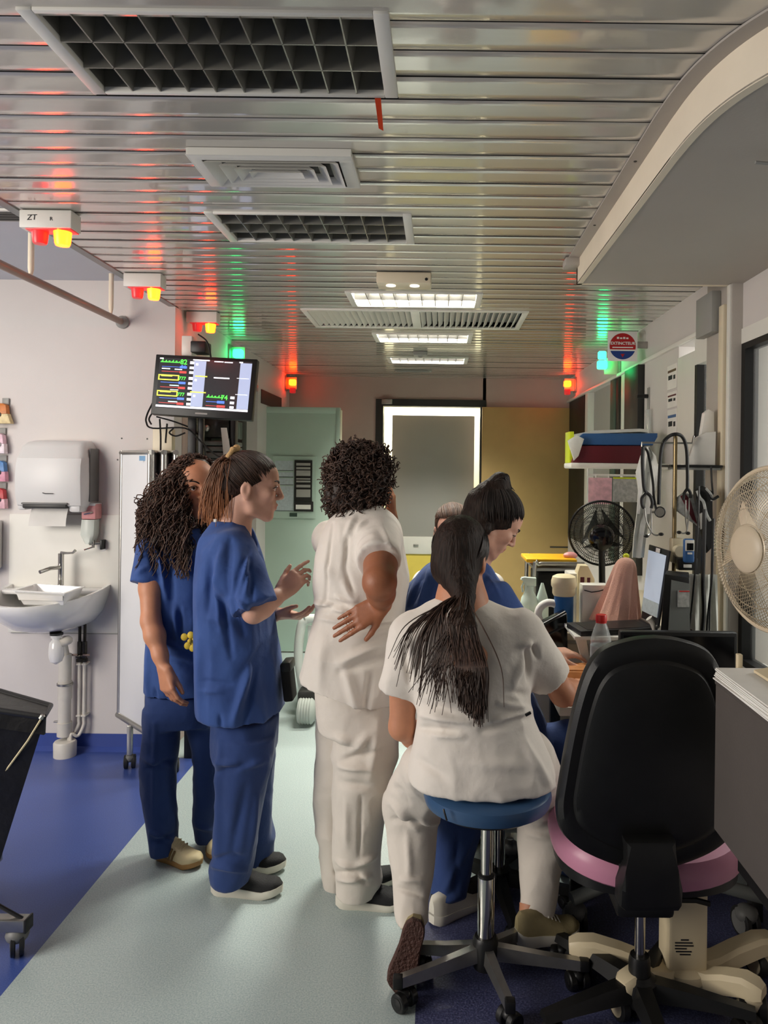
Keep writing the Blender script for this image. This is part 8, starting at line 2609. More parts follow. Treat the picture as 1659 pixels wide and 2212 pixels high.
# ------------------------------------------------------------------ 3: nurse in white seen from behind, afro curls
def person_white_standing():
    d = 2.6
    t = thing('person', 'person in white tunic and trousers with dark curly afro hair, hand on the hip', 'person', (P(780, 1950, d).x, d, 0))
    hc = P(784, 1042, d + 0.06)
    Rh = frame((0.72, 0.68, -0.06))
    V = Vox(*pb(665, 960, 890, 1400, d - 0.38, d + 0.35, 0.05), 0.0045)
    L = head_sdf(V, hc, Rh, 1.0)
    nb = P(778, 1130, d + 0.02)
    V.cone(npv(hc) + Rh @ np.array([0, -0.02, -0.06]), nb, 0.055, 0.062, 0.02)
    V.cone(npv(nb), npv(P(775, 1230, d)), 0.08, 0.12, 0.04)
    sr, sl = P(826, 1150, d - 0.04), P(715, 1165, d + 0.12)
    V.cone(sr, sl, 0.05, 0.05, 0.04)
    er, wr = P(820, 1258, d - 0.30), P(826, 1304, d - 0.20)
    sr_, er_, wr_ = npv(sr), npv(er), npv(wr)
    V.cone(sr_, (sr_ + er_) / 2, 0.058, 0.060, 0.02)
    V.cone((sr_ + er_) / 2, er_, 0.060, 0.050, 0.02)
    V.cone(er_, er_ * 0.5 + wr_ * 0.5, 0.050, 0.043, 0.02)
    V.cone(er_ * 0.5 + wr_ * 0.5, wr_, 0.043, 0.032, 0.02)
    hand_sdf(V, wr, P(756, 1345, d - 0.20) - P(826, 1304, d - 0.20), (0.05, 0.9, -0.25), (0.3, 0.25, -0.9), (0.06, 0.05, 0.06, 0.08), 1.04, thumb=(0.5, 0.7, 0.3), spread=0.03)
    # left arm folded up towards the face
    arm_sdf(V, sl, P(850, 1215, d + 0.30), P(846, 1120, d + 0.20), 1.0)
    hand_sdf(V, P(846, 1120, d + 0.20), (-0.05, 0.0, 1.0), (-0.9, 0.1, 0), (0.1, 0.9, 0), (0.4, 0.45, 0.5, 0.5), 0.95)
    body, _ = vox_obj('body', V, 'skin_brown', t, tint=lambda v: face_tint(v, hc, Rh))
    face_parts(body, L, Rh, 1.0, 0.0)
    link('earring', MB().ball(Vector(L(0.084, -0.012, -0.05)), (0.004, 0.004, 0.012), n=8, m=6), 'brushed', body)
    # tunic
    V = Vox(*pb(630, 1085, 905, 1570, d - 0.35, d + 0.35, 0.05), 0.006)
    V.zloft(secs([(1098, 745, 815, d + 0.01, 0.06), (1115, 716, 845, d + 0.01, 0.10), (1150, 698, 868, d + 0.01, 0.135), (1200, 682, 878, d + 0.01, 0.15), (1250, 677, 886, d + 0.01, 0.155), (1295, 684, 878, d + 0.01, 0.15), (1330, 684, 872, d + 0.01, 0.148), (1370, 672, 872, d, 0.155), (1430, 658, 866, d, 0.165), (1480, 646, 862, d - 0.01, 0.17), (1520, 640, 858, d - 0.01, 0.172)]), 0.012, p=2.3, tilt=(-0.26, 0), zcut=zn(1518, d - 0.15))
    V.sleeve(npv(P(822, 1142, d - 0.02)), npv(P(818, 1214, d - 0.225)), 0.066, 0.074, 0.04)
    V.cone(sl, P(800, 1205, d + 0.24), 0.07, 0.07, 0.03)
    D = d - 0.14
    st = [(P(716, 1130, D + 0.05), P(700, 1310, D), 0.006, -0.008), (P(750, 1160, D), P(746, 1230, D), 0.008, -0.009), (P(746, 1230, D), P(764, 1290, D), 0.009, -0.009), (P(772, 1150, D), P(790, 1130, D), 0.01, 0.008), (P(765, 1120, D + 0.05), P(745, 1160, D), 0.012, 0.008), (P(680, 1300, D), P(720, 1312, D), 0.009, 0.012), (P(684, 1318, D), P(740, 1306, D), 0.009, -0.012), (P(715, 1312, D), P(760, 1325, D), 0.010, 0.012), (P(700, 1300, D), P(790, 1308, D), 0.008, -0.009), (P(725, 1290, D), P(780, 1318, D), 0.008, 0.010), (P(690, 1335, D), P(750, 1345, D), 0.010, 0.008), (P(740, 1350, D), P(845, 1340, D), 0.010, 0.012), (P(750, 1365, D), P(850, 1350, D), 0.011, -0.012), (P(735, 1430, D), P(820, 1390, D), 0.016, 0.013), (P(735, 1450, D), P(840, 1420, D), 0.014, -0.011), (P(770, 1400, D), P(850, 1370, D), 0.012, -0.010), (P(700, 1380, D), P(690, 1480, D), 0.02, 0.007), (P(745, 1440, D), P(770, 1530, D), 0.018, 0.009), (P(800, 1460, D), P(790, 1540, D), 0.014, -0.008), (P(720, 1250, D), P(700, 1220, D), 0.02, 0.005), (P(740, 1260, D), P(770, 1300, D), 0.014, 0.008), (P(825, 1140, D + 0.02), P(845, 1180, D), 0.01, 0.008)]
    vox_obj('tunic', V, 'tunic_white', t, strokes=st, drape=((0.0042, (8, 8, 4)), (0.002, (19, 19, 11))), seed=41)
    # trousers
    V = Vox(*pb(665, 1440, 880, 1970, d - 0.35, d + 0.35, 0.05), 0.006)
    V.zloft(secs([(1460, 680, 862, d, 0.15), (1530, 685, 864, d, 0.155), (1570, 688, 862, d, 0.15)]), 0.01, p=2.3)
    V.zloft(secs([(1540, 714, 866, d - 0.03, 0.115), (1620, 716, 862, d - 0.03, 0.115), (1690, 714, 848, d - 0.03, 0.105), (1760, 714, 836, d - 0.02, 0.098), (1840, 720, 826, d - 0.02, 0.09), (1890, 722, 826, d - 0.02, 0.088), (1918, 720, 824, d - 0.02, 0.086), (1944, 724, 806, d - 0.02, 0.08)]), 0.02, zcut=0.035)
    V.zloft(secs([(1540, 684, 780, d + 0.12, 0.11), (1620, 679, 770, d + 0.13, 0.105), (1700, 677, 765, d + 0.13, 0.10), (1780, 681, 760, d + 0.13, 0.092), (1850, 692, 758, d + 0.12, 0.085), (1915, 702, 755, d + 0.12, 0.08)]), 0.015)
    D = d - 0.13
    st = [(P(735, 1655, D), P(800, 1660, D), 0.012, 0.012), (P(745, 1640, D), P(815, 1620, D), 0.012, -0.012), (P(760, 1625, D), P(800, 1580, D), 0.016, 0.010), (P(725, 1590, D), P(760, 1600, D), 0.014, 0.008), (P(780, 1720, D), P(776, 1850, D), 0.006, -0.008), (P(748, 1735, D), P(750, 1830, D), 0.012, 0.006), (P(815, 1560, D), P(800, 1680, D), 0.018, 0.010), (P(730, 1860, D), P(765, 1875, D), 0.010, 0.011), (P(725, 1885, D), P(775, 1890, D), 0.009, -0.010), (P(770, 1870, D), P(815, 1850, D), 0.010, 0.010), (P(730, 1900, D), P(800, 1895, D), 0.012, 0.011), (P(760, 1880, D), P(790, 1905, D), 0.008, -0.009), (P(735, 1690, D), P(800, 1700, D), 0.016, -0.007)]
    vox_obj('trousers', V, 'trouser_white', t, strokes=st, drape=((0.0045, (7, 7, 4.5)), (0.0022, (17, 17, 12))), seed=45)
    q = PZ(724, 1962, 0)
    shoe(t, (q.x, q.y + 0.02, 0), (0.985, -0.02, 0), (0, 0, 1), 0.255, 0.09, 'shoe_black', 'sole_white', 0.03, 0.07)
    q = PZ(708, 1932, 0)
    shoe(t, (q.x, q.y + 0.04, 0), (0.97, 0.2, 0), (0, 0, 1), 0.255, 0.09, 'shoe_black', 'sole_white', 0.026, 0.07)
    # hair
    V = Vox(*pb(700, 950, 860, 1115, d - 0.1, d + 0.2, 0.06), 0.007)
    hcn = npv(P(778, 1030, d + 0.04))
    lc = lambda x, y, z: npv(hc) + Rh @ np.array([x, y, z])
    V.ell(hcn, (0.108, 0.108, 0.108), None, 0.0)
    V.ell(hcn + np.array([-0.02, -0.02, -0.06]), (0.10, 0.09, 0.075), None, 0.03)
    V.ell(lc(0, 0.135, -0.02), (0.075, 0.09, 0.10), Rh, 0.01, cut=True)
    vox_obj('hair_mass', V, 'hair_dark', t, tint=lambda v: np.full((len(v), 3), 0.5), drape=((0.008, (26, 26, 26)),), seed=33)
    rg = np.random.default_rng(17)
    lines = []
    while len(lines) < 1150:
        v = rg.normal(0, 1, 3)
        v /= np.linalg.norm(v)
        if v @ (Rh @ np.array([0, 1, -0.25])) > 0.55: continue
        lowr = max(0, -v[2])
        root = hcn + v * np.array([0.098, 0.098, 0.098]) + np.array([-0.012, 0, -0.035]) * lowr
        Lh = rg.uniform(0.022, 0.042)
        tip = root + v * Lh + np.array([0, 0, -0.012 - 0.035 * lowr]) + rg.normal(0, 0.008, 3)
        mid = root + v * Lh * 0.7 + rg.normal(0, 0.004, 3)
        lines.append(curl([root, mid, tip], rg.uniform(0.005, 0.010), rg.uniform(1.5, 3.2), rg.uniform(0, 6.3), 22))
    for i in range(40):      # stray curls
        v = rg.normal(0, 1, 3)
        v /= np.linalg.norm(v)
        if v @ (Rh @ np.array([0, 1, -0.25])) > 0.5: continue
        root = hcn + v * 0.11 + np.array([-0.015, 0, -0.03]) * max(0, -v[2])
        lines.append(curl([root, root + v * 0.03, root + v * 0.045 + np.array([0, 0, -0.012])], 0.008, 2.2, rg.uniform(0, 6.3), 22))
    hair_obj('hair_curls', lines, 0.0030, 0.0018, 'hair_dark', t, 4, 0.5, 1.7)
    return t


# ------------------------------------------------------------------ 4: seated person with glasses, behind
def person_glasses():
    d = 3.3
    t = thing('person', 'person with glasses and hair tied back, almost hidden behind the others, in white', 'person', (P(985, 1700, d).x, d, 0))
    hc = P(978, 1150, d)
    Rh = frame((0.10, -0.92, -0.35))
    V = Vox(*pb(895, 1060, 1080, 1330, d - 0.25, d + 0.25, 0.05), 0.005)
    L = head_sdf(V, hc, Rh, 1.0)
    nb = P(986, 1235, d + 0.05)
    V.cone(npv(hc) + Rh @ np.array([0, -0.02, -0.06]), nb, 0.052, 0.058, 0.02)
    V.cone(npv(nb), npv(P(985, 1320, d + 0.02)), 0.07, 0.11, 0.04)
    body, _ = vox_obj('body', V, 'skin_fair', t, tint=lambda v: face_tint(v, hc, Rh))
    face_parts(body, L, Rh, 1.0, 0.3, 'hair_brown')
    g = link('glasses', MB().tube([Vector(L(-0.034 + 0.024 * math.cos(a), 0.108, 0.0 + 0.019 * math.sin(a))) for a in np.linspace(0, 2 * PI, 20)[:-1]], 0.0016, 6, close=True).tube([Vector(L(0.034 + 0.024 * math.cos(a), 0.108, 0.0 + 0.019 * math.sin(a))) for a in np.linspace(0, 2 * PI, 20)[:-1]], 0.0016, 6, close=True).tube([Vector(L(-0.058, 0.106, 0.004)), Vector(L(-0.080, 0.07, 0.006)), Vector(L(-0.084, -0.01, 0.004))], 0.0018, 6).tube([Vector(L(0.058, 0.106, 0.004)), Vector(L(0.080, 0.07, 0.006)), Vector(L(0.084, -0.01, 0.004))], 0.0018, 6), 'black_plastic', t)
    V = Vox(*pb(880, 1190, 1100, 1640, d - 0.3, d + 0.3, 0.06), 0.008)
    V.zloft(secs([(1212, 955, 1015, d + 0.04, 0.06), (1228, 915, 1058, d + 0.04, 0.10), (1260, 898, 1082, d + 0.04, 0.12), (1350, 895, 1085, d + 0.03, 0.13), (1480, 900, 1080, d + 0.03, 0.14), (1620, 890, 1090, d + 0.03, 0.16)]), 0.01, p=2.3)
    V.cone(npv(P(915, 1262, d)), npv(P(905, 1380, d - 0.06)), 0.06, 0.055, 0.03)
    V.cone(npv(P(1062, 1262, d)), npv(P(1075, 1380, d - 0.06)), 0.06, 0.055, 0.03)
    vox_obj('white_coat', V, 'tunic_white', t, drape=((0.005, (8, 8, 3)),), seed=61)
    V = Vox(*pb(880, 1580, 1100, 1800, d - 0.6, d + 0.2, 0.06), 0.009)
    for sx in (-1, 1):
        hp = npv(P(990 + sx * 40, 1640, d))
        kn = hp + np.array([sx * 0.06, -0.34, 0.0])
        V.cone(hp, kn, 0.085, 0.07, 0.02)
        V.cone(kn, kn + np.array([0, 0.02, -0.36]), 0.07, 0.055, 0.02)
    vox_obj('trousers', V, 'trouser_white', t, drape=((0.004, (8, 8, 4)),), seed=63)
    cc = npv(hc) + Rh @ np.array([0, -0.018, 0.034])
    rr = (0.080, 0.103, 0.091)
    V = Vox(cc - 0.15, cc + 0.15, 0.006)
    V.ell(cc, rr, Rh, 0.0)
    lcx = lambda x, y, z: npv(hc) + Rh @ np.array([x, y, z])
    V.ell(lcx(0, 0.115, 0.0), (0.085, 0.08, 0.085), Rh, 0.01, cut=True)
    vox_obj('hair_cap', V, 'hair_cap_brown', t, tint=white_tint, drape=((0.0014, (50, 50, 20)),), seed=65)
    hair_obj('combed_hair', combed(cc, Rh, rr, np.array([0, -0.11, 0.02]), 200, lambda a, rg: np.array([a * 0.085, 0.08 - 0.09 * a * a, 0.055 - 0.03 * a * a]), lift=1.022, seed=9), 0.0024, 0.0018, 'hair_brown', t, 3, 0.6, 1.6)
    # the chair carrying this person
    q = P(988, 1690, d)
    ch = thing('grey_chair', 'grey chair under the person with glasses, hidden behind the group', 'chair', (q.x, d + 0.05, 0))
    zs_ = npv(P(990, 1640, d))[2] - 0.095
    link('seat', box((q.x - 0.22, d - 0.2, zs_ - 0.05), (q.x + 0.22, d + 0.24, zs_), 0.02), 'grey_panel', ch)
    link('backrest', box((q.x - 0.2, d + 0.24, zs_ + 0.1), (q.x + 0.2, d + 0.28, zs_ + 0.45), 0.02), 'grey_panel', ch)
    for sx in (-0.18, 0.18):
        for sy in (-0.16, 0.24):
            link('leg', MB().rod((q.x + sx, d + sy, 0), (q.x + sx, d + sy, zs_ + (0.3 if sy > 0 else -0.04)), 0.012), 'brushed', ch)
    return t


# ------------------------------------------------------------------ 5: nurse with a bun, looking down, blue scrubs
def person_bun_blue():
    d = 2.72
    t = thing('person', 'person in blue scrubs with a black top bun, seated and looking down at the desk', 'person', (P(1050, 1950, d).x, d, 0))
    hc = P(1066, 1128, d)
    Rh = frame((0.80, 0.12, -0.58), up=(0.15, 0, 1))
    V = Vox(*pb(880, 1010, 1240, 1420, d - 0.3, d + 0.3, 0.06), 0.0045)
    L = head_sdf(V, hc, Rh, 0.98, ears=(0, 0))
    nb = P(1015, 1226, d + 0.02)
    V.cone(npv(hc) + Rh @ np.array([0, -0.03, -0.05]), nb, 0.050, 0.058, 0.02)
    V.cone(npv(nb), npv(P(1000, 1330, d)), 0.07, 0.12, 0.04)
    sr, sl = P(1072, 1300, d - 0.10), P(915, 1290, d + 0.08)
    V.cone(sr, sl, 0.05, 0.05, 0.04)
    arm_sdf(V, sr, P(1130, 1400, d - 0.02), P(1190, 1410, d + 0.08), 0.92)
    hand_sdf(V, P(1190, 1410, d + 0.08), (0.9, 0.3, -0.1), (0, 0.2, -1), (0, -1, 0), (0.3, 0.3, 0.3, 0.3), 0.92)
    arm_sdf(V, sl, P(940, 1400, d + 0.18), P(1010, 1420, d + 0.25), 0.92)
    body, _ = vox_obj('body', V, 'skin_fair', t, tint=lambda v: face_tint(v, hc, Rh, 0.98))
    face_parts(body, L, Rh, 0.98, 0.75, 'hair_black')
    V = Vox(*pb(850, 1170, 1250, 1680, d - 0.35, d + 0.35, 0.06), 0.0065)
    V.zloft(secs([(1188, 985, 1040, d + 0.02, 0.055), (1212, 930, 1058, d + 0.02, 0.10), (1250, 893, 1082, d + 0.01, 0.14), (1300, 876, 1100, d, 0.155), (1370, 872, 1108, d, 0.16), (1450, 905, 1130, d, 0.16), (1530, 945, 1165, d, 0.17), (1610, 960, 1200, d, 0.19), (1660, 965, 1210, d, 0.19)]), 0.012, p=2.3)
    V.cone(sr, P(1112, 1370, d - 0.06), 0.075, 0.075, 0.03)
    V.cone(sl, P(930, 1370, d + 0.13), 0.075, 0.075, 0.03)
    D = d - 0.15
    st = [(P(930, 1215, D + 0.1), P(905, 1320, D + 0.08), 0.012, 0.010), (P(915, 1240, D + 0.1), P(885, 1310, D + 0.08), 0.012, -0.009), (P(945, 1240, D + 0.08), P(930, 1330, D + 0.05), 0.012, -0.009), (P(1050, 1240, D), P(1080, 1290, D), 0.010, 0.008)]
    vox_obj('scrub_top', V, 'scrub_blue', t, strokes=st, drape=((0.005, (8, 8, 3)), (0.002, (19, 19, 9))), seed=71)
    # trousers: seated, one shin visible under the stools
    V = Vox(*pb(890, 1500, 1290, 2010, d - 0.4, d + 0.5, 0.05), 0.007)
    hpl, hpr = npv(P(1010, 1640, d)), npv(P(1110, 1630, d))
    kr = npv(P(1225, 1610, d - 0.03))
    V.cone(hpr, kr, 0.11, 0.085, 0.03)
    V.cone(kr, npv(P(1240, 1860, d + 0.08)), 0.08, 0.065, 0.02)
    kl = npv(P(1000, 1700, d - 0.06))
    V.cone(hpl, kl, 0.11, 0.095, 0.03)
    V.zloft(secs([(1690, 938, 1052, d - 0.10, 0.09), (1780, 940, 1045, d - 0.12, 0.09), (1860, 934, 1022, d - 0.14, 0.085), (1930, 928, 1008, d - 0.16, 0.08), (1982, 924, 1002, d - 0.17, 0.08)]), 0.02, zcut=0.06)
    D = d - 0.25
    st = [(P(940, 1950, D), P(1000, 1935, D), 0.012, 0.010), (P(938, 1965, D), P(990, 1960, D), 0.010, -0.009), (P(1020, 1800, D), P(960, 1930, D), 0.014, 0.009), (P(990, 1800, D), P(985, 1920, D), 0.012, -0.008)]
    vox_obj('trousers', V, 'scrub_blue_dark', t, strokes=st, drape=((0.0045, (7, 7, 4)), (0.002, (17, 17, 12))), seed=75)
    q = PZ(938, 2000, 0)
    shoe(t, (q.x - 0.01, q.y + 0.0, 0.0), (0.75, 0.66, 0), (0, 0, 1), 0.245, 0.088, 'sole_white', 'sole_white', 0.03, 0.07)
    q = P(1240, 1900, d + 0.08)
    shoe(t, (q.x - 0.05, q.y, 0.0), (0.9, 0.35, 0), (0, 0, 1), 0.245, 0.088, 'sole_white', 'sole_white', 0.03, 0.07)
    # hair
    rr = (0.083, 0.106, 0.095)
    cc = npv(hc) + Rh @ np.array([0, -0.018, 0.036])
    V = Vox(cc - 0.22, cc + 0.22, 0.005)
    V.ell(cc, rr, Rh, 0.0)
    lcx = lambda x, y, z: npv(hc) + Rh @ np.array([x, y, z])
    V.cone(lcx(0, -0.07, -0.03), lcx(0, -0.055, -0.085), 0.05, 0.035, 0.03)
    V.ell(lcx(0, 0.115, -0.015), (0.10, 0.075, 0.09), Rh, 0.01, cut=True)
    V.cone(lcx(-0.12, 0.062, -0.06), lcx(0.12, 0.062, -0.06), 0.06, 0.06, 0.01, cut=True)
    V.cone(lcx(-0.06, -0.03, -0.04), lcx(0.06, -0.03, -0.04), 0.03, 0.03, 0.02)
    bt, bb = npv(P(1080, 1040, d)), npv(P(1062, 1070, d))
    V.cone(npv(P(1040, 1085, d)), bt, 0.055, 0.036, 0.03)
    vox_obj('hair_cap', V, 'hair_cap_black', t, tint=lambda v: np.full((len(v), 3), 0.8), drape=((0.0014, (60, 60, 20)),), seed=77)
    tl = Rh.T @ (npv(P(1068, 1058, d)) - cc)

    def hl(a, rg):
        return np.array([a * 0.09, 0.085 - 0.165 * abs(a) ** 1.5 * rg.uniform(0.6, 1.05), 0.045 - 0.11 * abs(a) ** 1.3 * rg.uniform(0.5, 1.1)])
    lines = combed(cc, Rh, rr, tl, 380, hl, lift=1.022, seed=13)
    rg = np.random.default_rng(4)
    for i in range(170):       # bun loop
        a = rg.uniform(0, 2 * PI)
        b0 = npv(P(1052, 1072, d)) + rg.normal(0, 0.012, 3)
        tp = bt + 0.037 * np.array([math.cos(a) * 0.7, math.sin(a), 0.5 * math.cos(a)]) * rg.uniform(0.9, 1.05)
        e_ = npv(P(1097, 1062, d)) + rg.normal(0, 0.008, 3)
        lines.append(np.array([npv(q) for q in bez([b0, (b0 + tp) / 2 + np.array([-0.012, 0, 0.012]), tp + np.array([0, 0, 0.008]), e_], 6)]))
    hair_obj('combed_hair', lines, 0.0022, 0.0014, 'hair_black', t, 3, 0.45, 2.2)
    return t


# ------------------------------------------------------------------ 6: nurse in white seated on the blue stool
def person_white_seated():
    d = 2.2
    t = thing('person', 'person in white seated on the blue stool, long dark ponytail down the back', 'person', (P(1040, 1740, d).x, d, 0))
    hc = P(996, 1206, d + 0.10)
    Rh = frame((0.30, 0.90, -0.30))
    V = Vox(*pb(820, 1110, 1290, 1660, d - 0.2, d + 0.55, 0.06), 0.0048)
    L = head_sdf(V, hc, Rh, 1.0)
    nb = P(998, 1305, d + 0.05)
    V.cone(npv(hc) + Rh @ np.array([0, -0.02, -0.06]), nb, 0.052, 0.06, 0.02)
    V.cone(npv(nb), npv(P(1010, 1420, d)), 0.08, 0.12, 0.04)
    sl, sr = P(878, 1385, d + 0.02), P(1130, 1370, d + 0.02)
    V.cone(sl, sr, 0.05, 0.05, 0.04)
    el, wl = P(868, 1570, d + 0.04), P(945, 1620, d + 0.26)
    arm_sdf(V, sl, el, wl, 1.0)
    er, wr = P(1216, 1498, d + 0.10), P(1262, 1490, d + 0.32)
    arm_sdf(V, sr, er, wr, 1.02)
    hand_sdf(V, wl, (0.4, 0.9, -0.1), (0, 0, -1), (0.9, -0.4, 0), (0.3, 0.3, 0.3, 0.3), 0.95)
    hand_sdf(V, wr, (0.2, 0.95, 0.0), (0, 0, -1), (-0.95, 0.2, 0), (0.4, 0.5, 0.55, 0.6), 0.95)
    body, _ = vox_obj('body', V, 'skin_tan', t, tint=lambda v: face_tint(v, hc, Rh))
    face_parts(body, L, Rh, 1.0, 0.3)
    # tunic
    V = Vox(*pb(810, 1270, 1240, 1760, d - 0.3, d + 0.35, 0.06), 0.006)
    V.zloft(secs([(1288, 960, 1035, d + 0.05, 0.055), (1306, 915, 1085, d + 0.05, 0.085), (1345, 868, 1142, d + 0.03, 0.115), (1400, 872, 1148, d + 0.02, 0.13), (1460, 892, 1146, d + 0.01, 0.135), (1520, 902, 1146, d, 0.14), (1556, 904, 1152, d, 0.142), (1600, 894, 1172, d, 0.155), (1650, 884, 1198, d, 0.165), (1690, 884, 1204, d, 0.165)]), 0.012, p=2.35, zcut=0.602)
    V.sleeve(npv(P(888, 1375, d + 0.02)), npv(P(860, 1494, d + 0.03)), 0.068, 0.060, 0.04)
    V.sleeve(npv(P(1122, 1368, d + 0.02)), npv(P(1192, 1466, d + 0.07)), 0.074, 0.066, 0.04)
    D = d - 0.13
    st = [(P(870, 1400, D + 0.05), P(885, 1475, D + 0.05), 0.008, -0.010), (P(885, 1380, D + 0.05), P(905, 1480, D), 0.010, 0.009), (P(1136, 1400, D + 0.03), P(1142, 1470, D + 0.03), 0.008, -0.010), (P(1150, 1390, D + 0.03), P(1160, 1420, D + 0.03), 0.008, -0.009), (P(1125, 1395, D), P(1150, 1388, D), 0.009, 0.009), (P(1130, 1420, D), P(1110, 1480, D), 0.012, 0.008), (P(915, 1545, D), P(1010, 1560, D), 0.010, 0.011), (P(910, 1572, D), P(985, 1585, D), 0.010, -0.013), (P(935, 1585, D), P(1000, 1590, D), 0.010, 0.010), (P(1060, 1560, D), P(1150, 1535, D), 0.010, 0.011), (P(1040, 1578, D), P(1140, 1552, D), 0.010, -0.011), (P(1080, 1520, D), P(1145, 1530, D), 0.010, 0.008), (P(1100, 1495, D), P(1140, 1500, D), 0.010, -0.007), (P(920, 1520, D), P(980, 1540, D), 0.012, -0.008), (P(1130, 1600, D), P(1190, 1700, D), 0.016, 0.008), (P(905, 1640, D), P(960, 1680, D), 0.014, -0.006), (P(1000, 1650, D), P(1150, 1655, D), 0.02, 0.004)]
    vox_obj('tunic', V, 'tunic_white', t, strokes=st, drape=((0.004, (8, 8, 5)), (0.002, (18, 18, 13))), seed=81)
    # trousers
    V = Vox(*pb(815, 1600, 1240, 2010, d - 0.25, d + 0.5, 0.06), 0.0065)
    V.zloft(secs([(1640, 900, 1186, d + 0.02, 0.14), (1700, 892, 1196, d + 0.03, 0.15), (1736, 900, 1190, d + 0.04, 0.14)]), 0.01, p=2.3, zcut=0.6)
    hl_, kl, al = npv(P(962, 1640, d + 0.06)), npv(P(884, 1748, d + 0.26)), npv(P(890, 1965, d + 0.08))
    hr_, kr, ar = npv(P(1128, 1640, d + 0.06)), npv(P(1182, 1745, d + 0.30)), npv(P(1160, 1960, d + 0.16))
    V.cone(hl_, kl, 0.10, 0.085, 0.03)
    V.cone(npv(P(912, 1660, d + 0.06)), npv(P(880, 1740, d + 0.2)), 0.075, 0.078, 0.03)
    V.cone(hr_, kr, 0.10, 0.085, 0.03)
    V.zloft(secs([(1720, 835, 950, d + 0.2, 0.085), (1770, 834, 948, d + 0.2, 0.085), (1830, 840, 940, d + 0.17, 0.08), (1900, 848, 935, d + 0.13, 0.075), (1960, 853, 926, d + 0.08, 0.068), (1986, 856, 924, d + 0.06, 0.066)]), 0.025)
    V.zloft(secs([(1740, 1118, 1232, d + 0.28, 0.085), (1800, 1118, 1228, d + 0.26, 0.085), (1860, 1122, 1216, d + 0.23, 0.08), (1920, 1122, 1204, d + 0.19, 0.072), (1974, 1121, 1194, d + 0.15, 0.066)]), 0.025)
    D = d + 0.1
    st = [(P(845, 1735, D), P(900, 1790, D), 0.012, 0.010), (P(850, 1770, D), P(930, 1785, D), 0.010, -0.011), (P(900, 1780, D), P(945, 1775, D), 0.010, 0.009), (P(870, 1900, D), P(920, 1905, D), 0.010, 0.009), (P(862, 1920, D - 0.03), P(915, 1935, D - 0.03), 0.009, -0.010), (P(880, 1800, D), P(885, 1900, D), 0.012, 0.006), (P(850, 1700, D), P(880, 1740, D), 0.012, -0.009), (P(1140, 1800, D + 0.05), P(1200, 1815, D + 0.05), 0.012, 0.008)]
    vox_obj('trousers', V, 'trouser_white', t, strokes=st, drape=((0.004, (8, 8, 5)), (0.002, (17, 17, 13))), seed=85)
    # ankle and shoes
    link('ankle', MB().tube([P(1150, 1955, d + 0.16), P(1146, 1990, d + 0.14)], [0.042, 0.038], 14), 'ankle_skin', t)
    q = PZ(1118, 2046, 0.02)
    shoe(t, (q.x - 0.01, d + 0.09, P(1115, 2042, d + 0.09).z), (0.93, 0.30, -0.03), (0, 0, 1), 0.215, 0.088, 'shoe_khaki', 'sole_white', 0.036, 0.07, None, 'sole_white')
    hb = P(918, 1990, d + 0.0)
    tb = P(893, 2100, d - 0.06)
    dirv = (tb - hb).normalized()
    shoe(t, P(900, 1992, d - 0.035), dirv + Vector((0, 0.28, 0)), (0.12, 0.95, 0.25), 0.20, 0.086, 'shoe_khaki', 'sole_brown', 0.022, 0.085)
    # hair
    rr = (0.083, 0.106, 0.098)
    cc = npv(hc) + Rh @ np.array([0, -0.018, 0.034])
    V = Vox(cc - np.array([0.2, 0.35, 0.5]), cc + 0.2, 0.0055)
    V.ell(cc, rr, Rh, 0.0)
    lcx = lambda x, y, z: npv(hc) + Rh @ np.array([x, y, z])
    tie = npv(P(1002, 1286, d - 0.03))
    V.cone(lcx(0, -0.035, -0.035), tie, 0.08, 0.032, 0.03)
    V.cone(tie, npv(P(1004, 1360, d - 0.135)), 0.028, 0.032, 0.02)
    V.cone(npv(P(1004, 1360, d - 0.135)), npv(P(1012, 1440, d - 0.14)), 0.03, 0.010, 0.02)
    V.ell(lcx(0, 0.125, -0.015), (0.10, 0.075, 0.09), Rh, 0.01, cut=True)
    V.cone(lcx(-0.12, 0.03, -0.06), lcx(-0.05, 0.03, -0.06), 0.055, 0.055, 0.01, cut=True)
    V.cone(lcx(0.12, 0.03, -0.06), lcx(0.05, 0.03, -0.06), 0.055, 0.055, 0.01, cut=True)
    vox_obj('hair_cap', V, 'hair_cap_black', t, tint=lambda v: np.full((len(v), 3), 0.9), drape=((0.0016, (50, 50, 16)),), seed=87)
    tl = Rh.T @ (tie - cc)

    def hl(a, rg):
        return np.array([a * 0.092, 0.07 - 0.12 * abs(a) ** 1.5 * rg.uniform(0.5, 1.05), 0.075 - 0.11 * abs(a) ** 1.3 * rg.uniform(0.3, 1.1)])
    hair_obj('combed_hair', combed(cc, Rh, rr, tl, 420, hl, lift=1.022, seed=23), 0.0024, 0.0018, 'hair_black', t, 3, 0.45, 2.6)
    rg = np.random.default_rng(31)
    lines = []
    bk = lambda x, y, o=0.0: P(x, y, d - 0.145 - o)
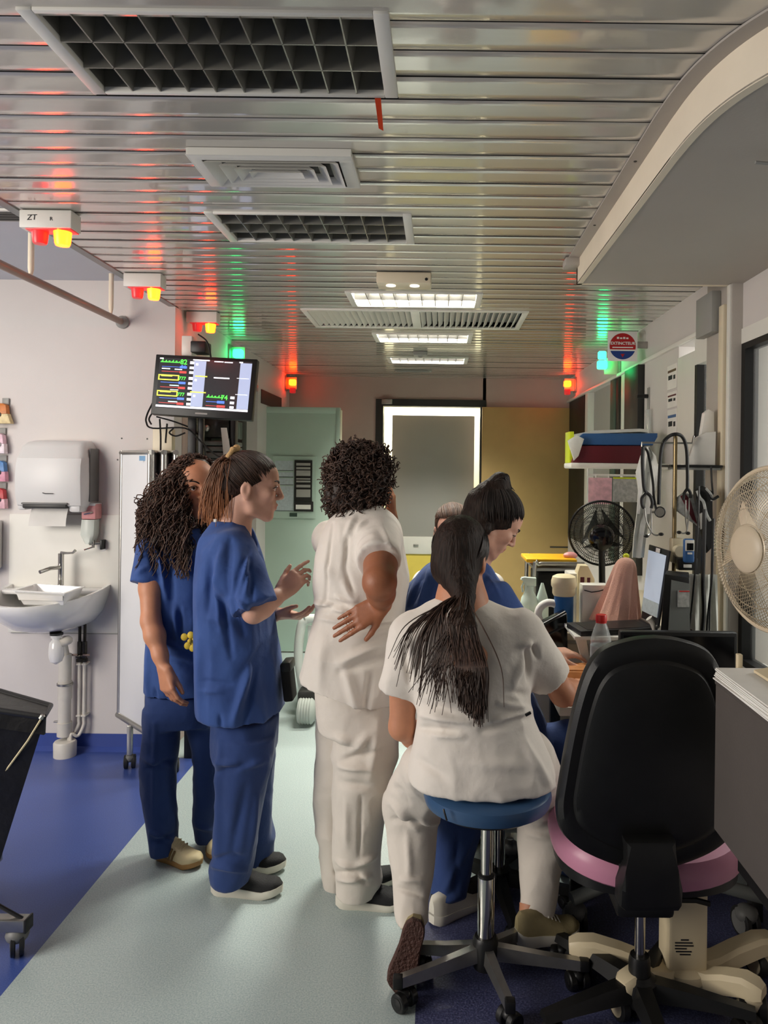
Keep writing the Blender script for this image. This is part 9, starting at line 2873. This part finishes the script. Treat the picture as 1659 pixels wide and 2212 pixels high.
    for i in range(900):
        s0 = tie + rg.normal(0, 0.010, 3)
        m_ = rg.random()
        if m_ < 0.86:      # main fall
            ex = rg.normal(1018, 14)
            ey = 1558 - abs(ex - 1040) * 0.7 - 70 * rg.random() ** 2 + rg.normal(0, 8)
            p1 = bk(1000 + (ex - 1020) * 0.5 + rg.normal(0, 7), 1345, 0.02)
            p2 = bk(ex * 0.8 + 205 + rg.normal(0, 5), 1440, 0.012)
            en = bk(ex, ey, 0.008 + 0.02 * rg.random())
        elif m_ < 0.93:     # left sweep over the shoulder
            f = rg.random()
            ex = 846 + 110 * f + rg.normal(0, 5)
            ey = 1440 + 20 * rg.normal() + 40 * f
            p1 = P(968 - 25 * (1 - f) + rg.normal(0, 4), 1314 + rg.normal(0, 4), d - 0.085)
            p2 = P(ex * 0.7 + 0.3 * 960, 1360 + 15 * f + rg.normal(0, 5), d - 0.135 + 0.05 * (1 - f))
            en = P(ex, ey, d - 0.16 + 0.08 * (1 - f))
        else:              # loose wisps
            ex = rg.uniform(900, 985)
            ey = rg.uniform(1440, 1550)
            p1 = bk(985 + rg.normal(0, 8), 1335, 0.015)
            p2 = bk(ex * 0.6 + 395 + rg.normal(0, 8), 1420, 0.01)
            en = bk(ex + rg.normal(0, 6), ey, 0.012)
        lines.append(np.array([npv(q) for q in bez([s0, p1, p2, en], 7)]))
    hair_obj('ponytail', lines, 0.0026, 0.0010, 'hair_dark', t, 3, 0.5, 1.5)
    link('hair_tie', MB().tube([Vector(tie + np.array([0.022 * math.cos(a), 0.018 * math.sin(a) - 0.004, 0.004 * math.cos(a)])) for a in np.linspace(0, 2 * PI, 20)[:-1]], 0.006, 8, close=True), 'black_fabric', t)
    q = P(1140, 1540, d - 0.115)
    link('belt_loop', MB().box(q + Vector((-0.009, -0.012, -0.004)), q + Vector((0.009, -0.004, 0.004)), 0.002, rot=(0, -0.5, 0)), 'black_plastic', t)
    return t


mat('ankle_skin', S(196, 136, 104), 0.5, var=0.05, vscale=25)
person_curly_blue()
person_ponytail_blue()
person_white_standing()
person_glasses()
person_bun_blue()
person_white_seated()
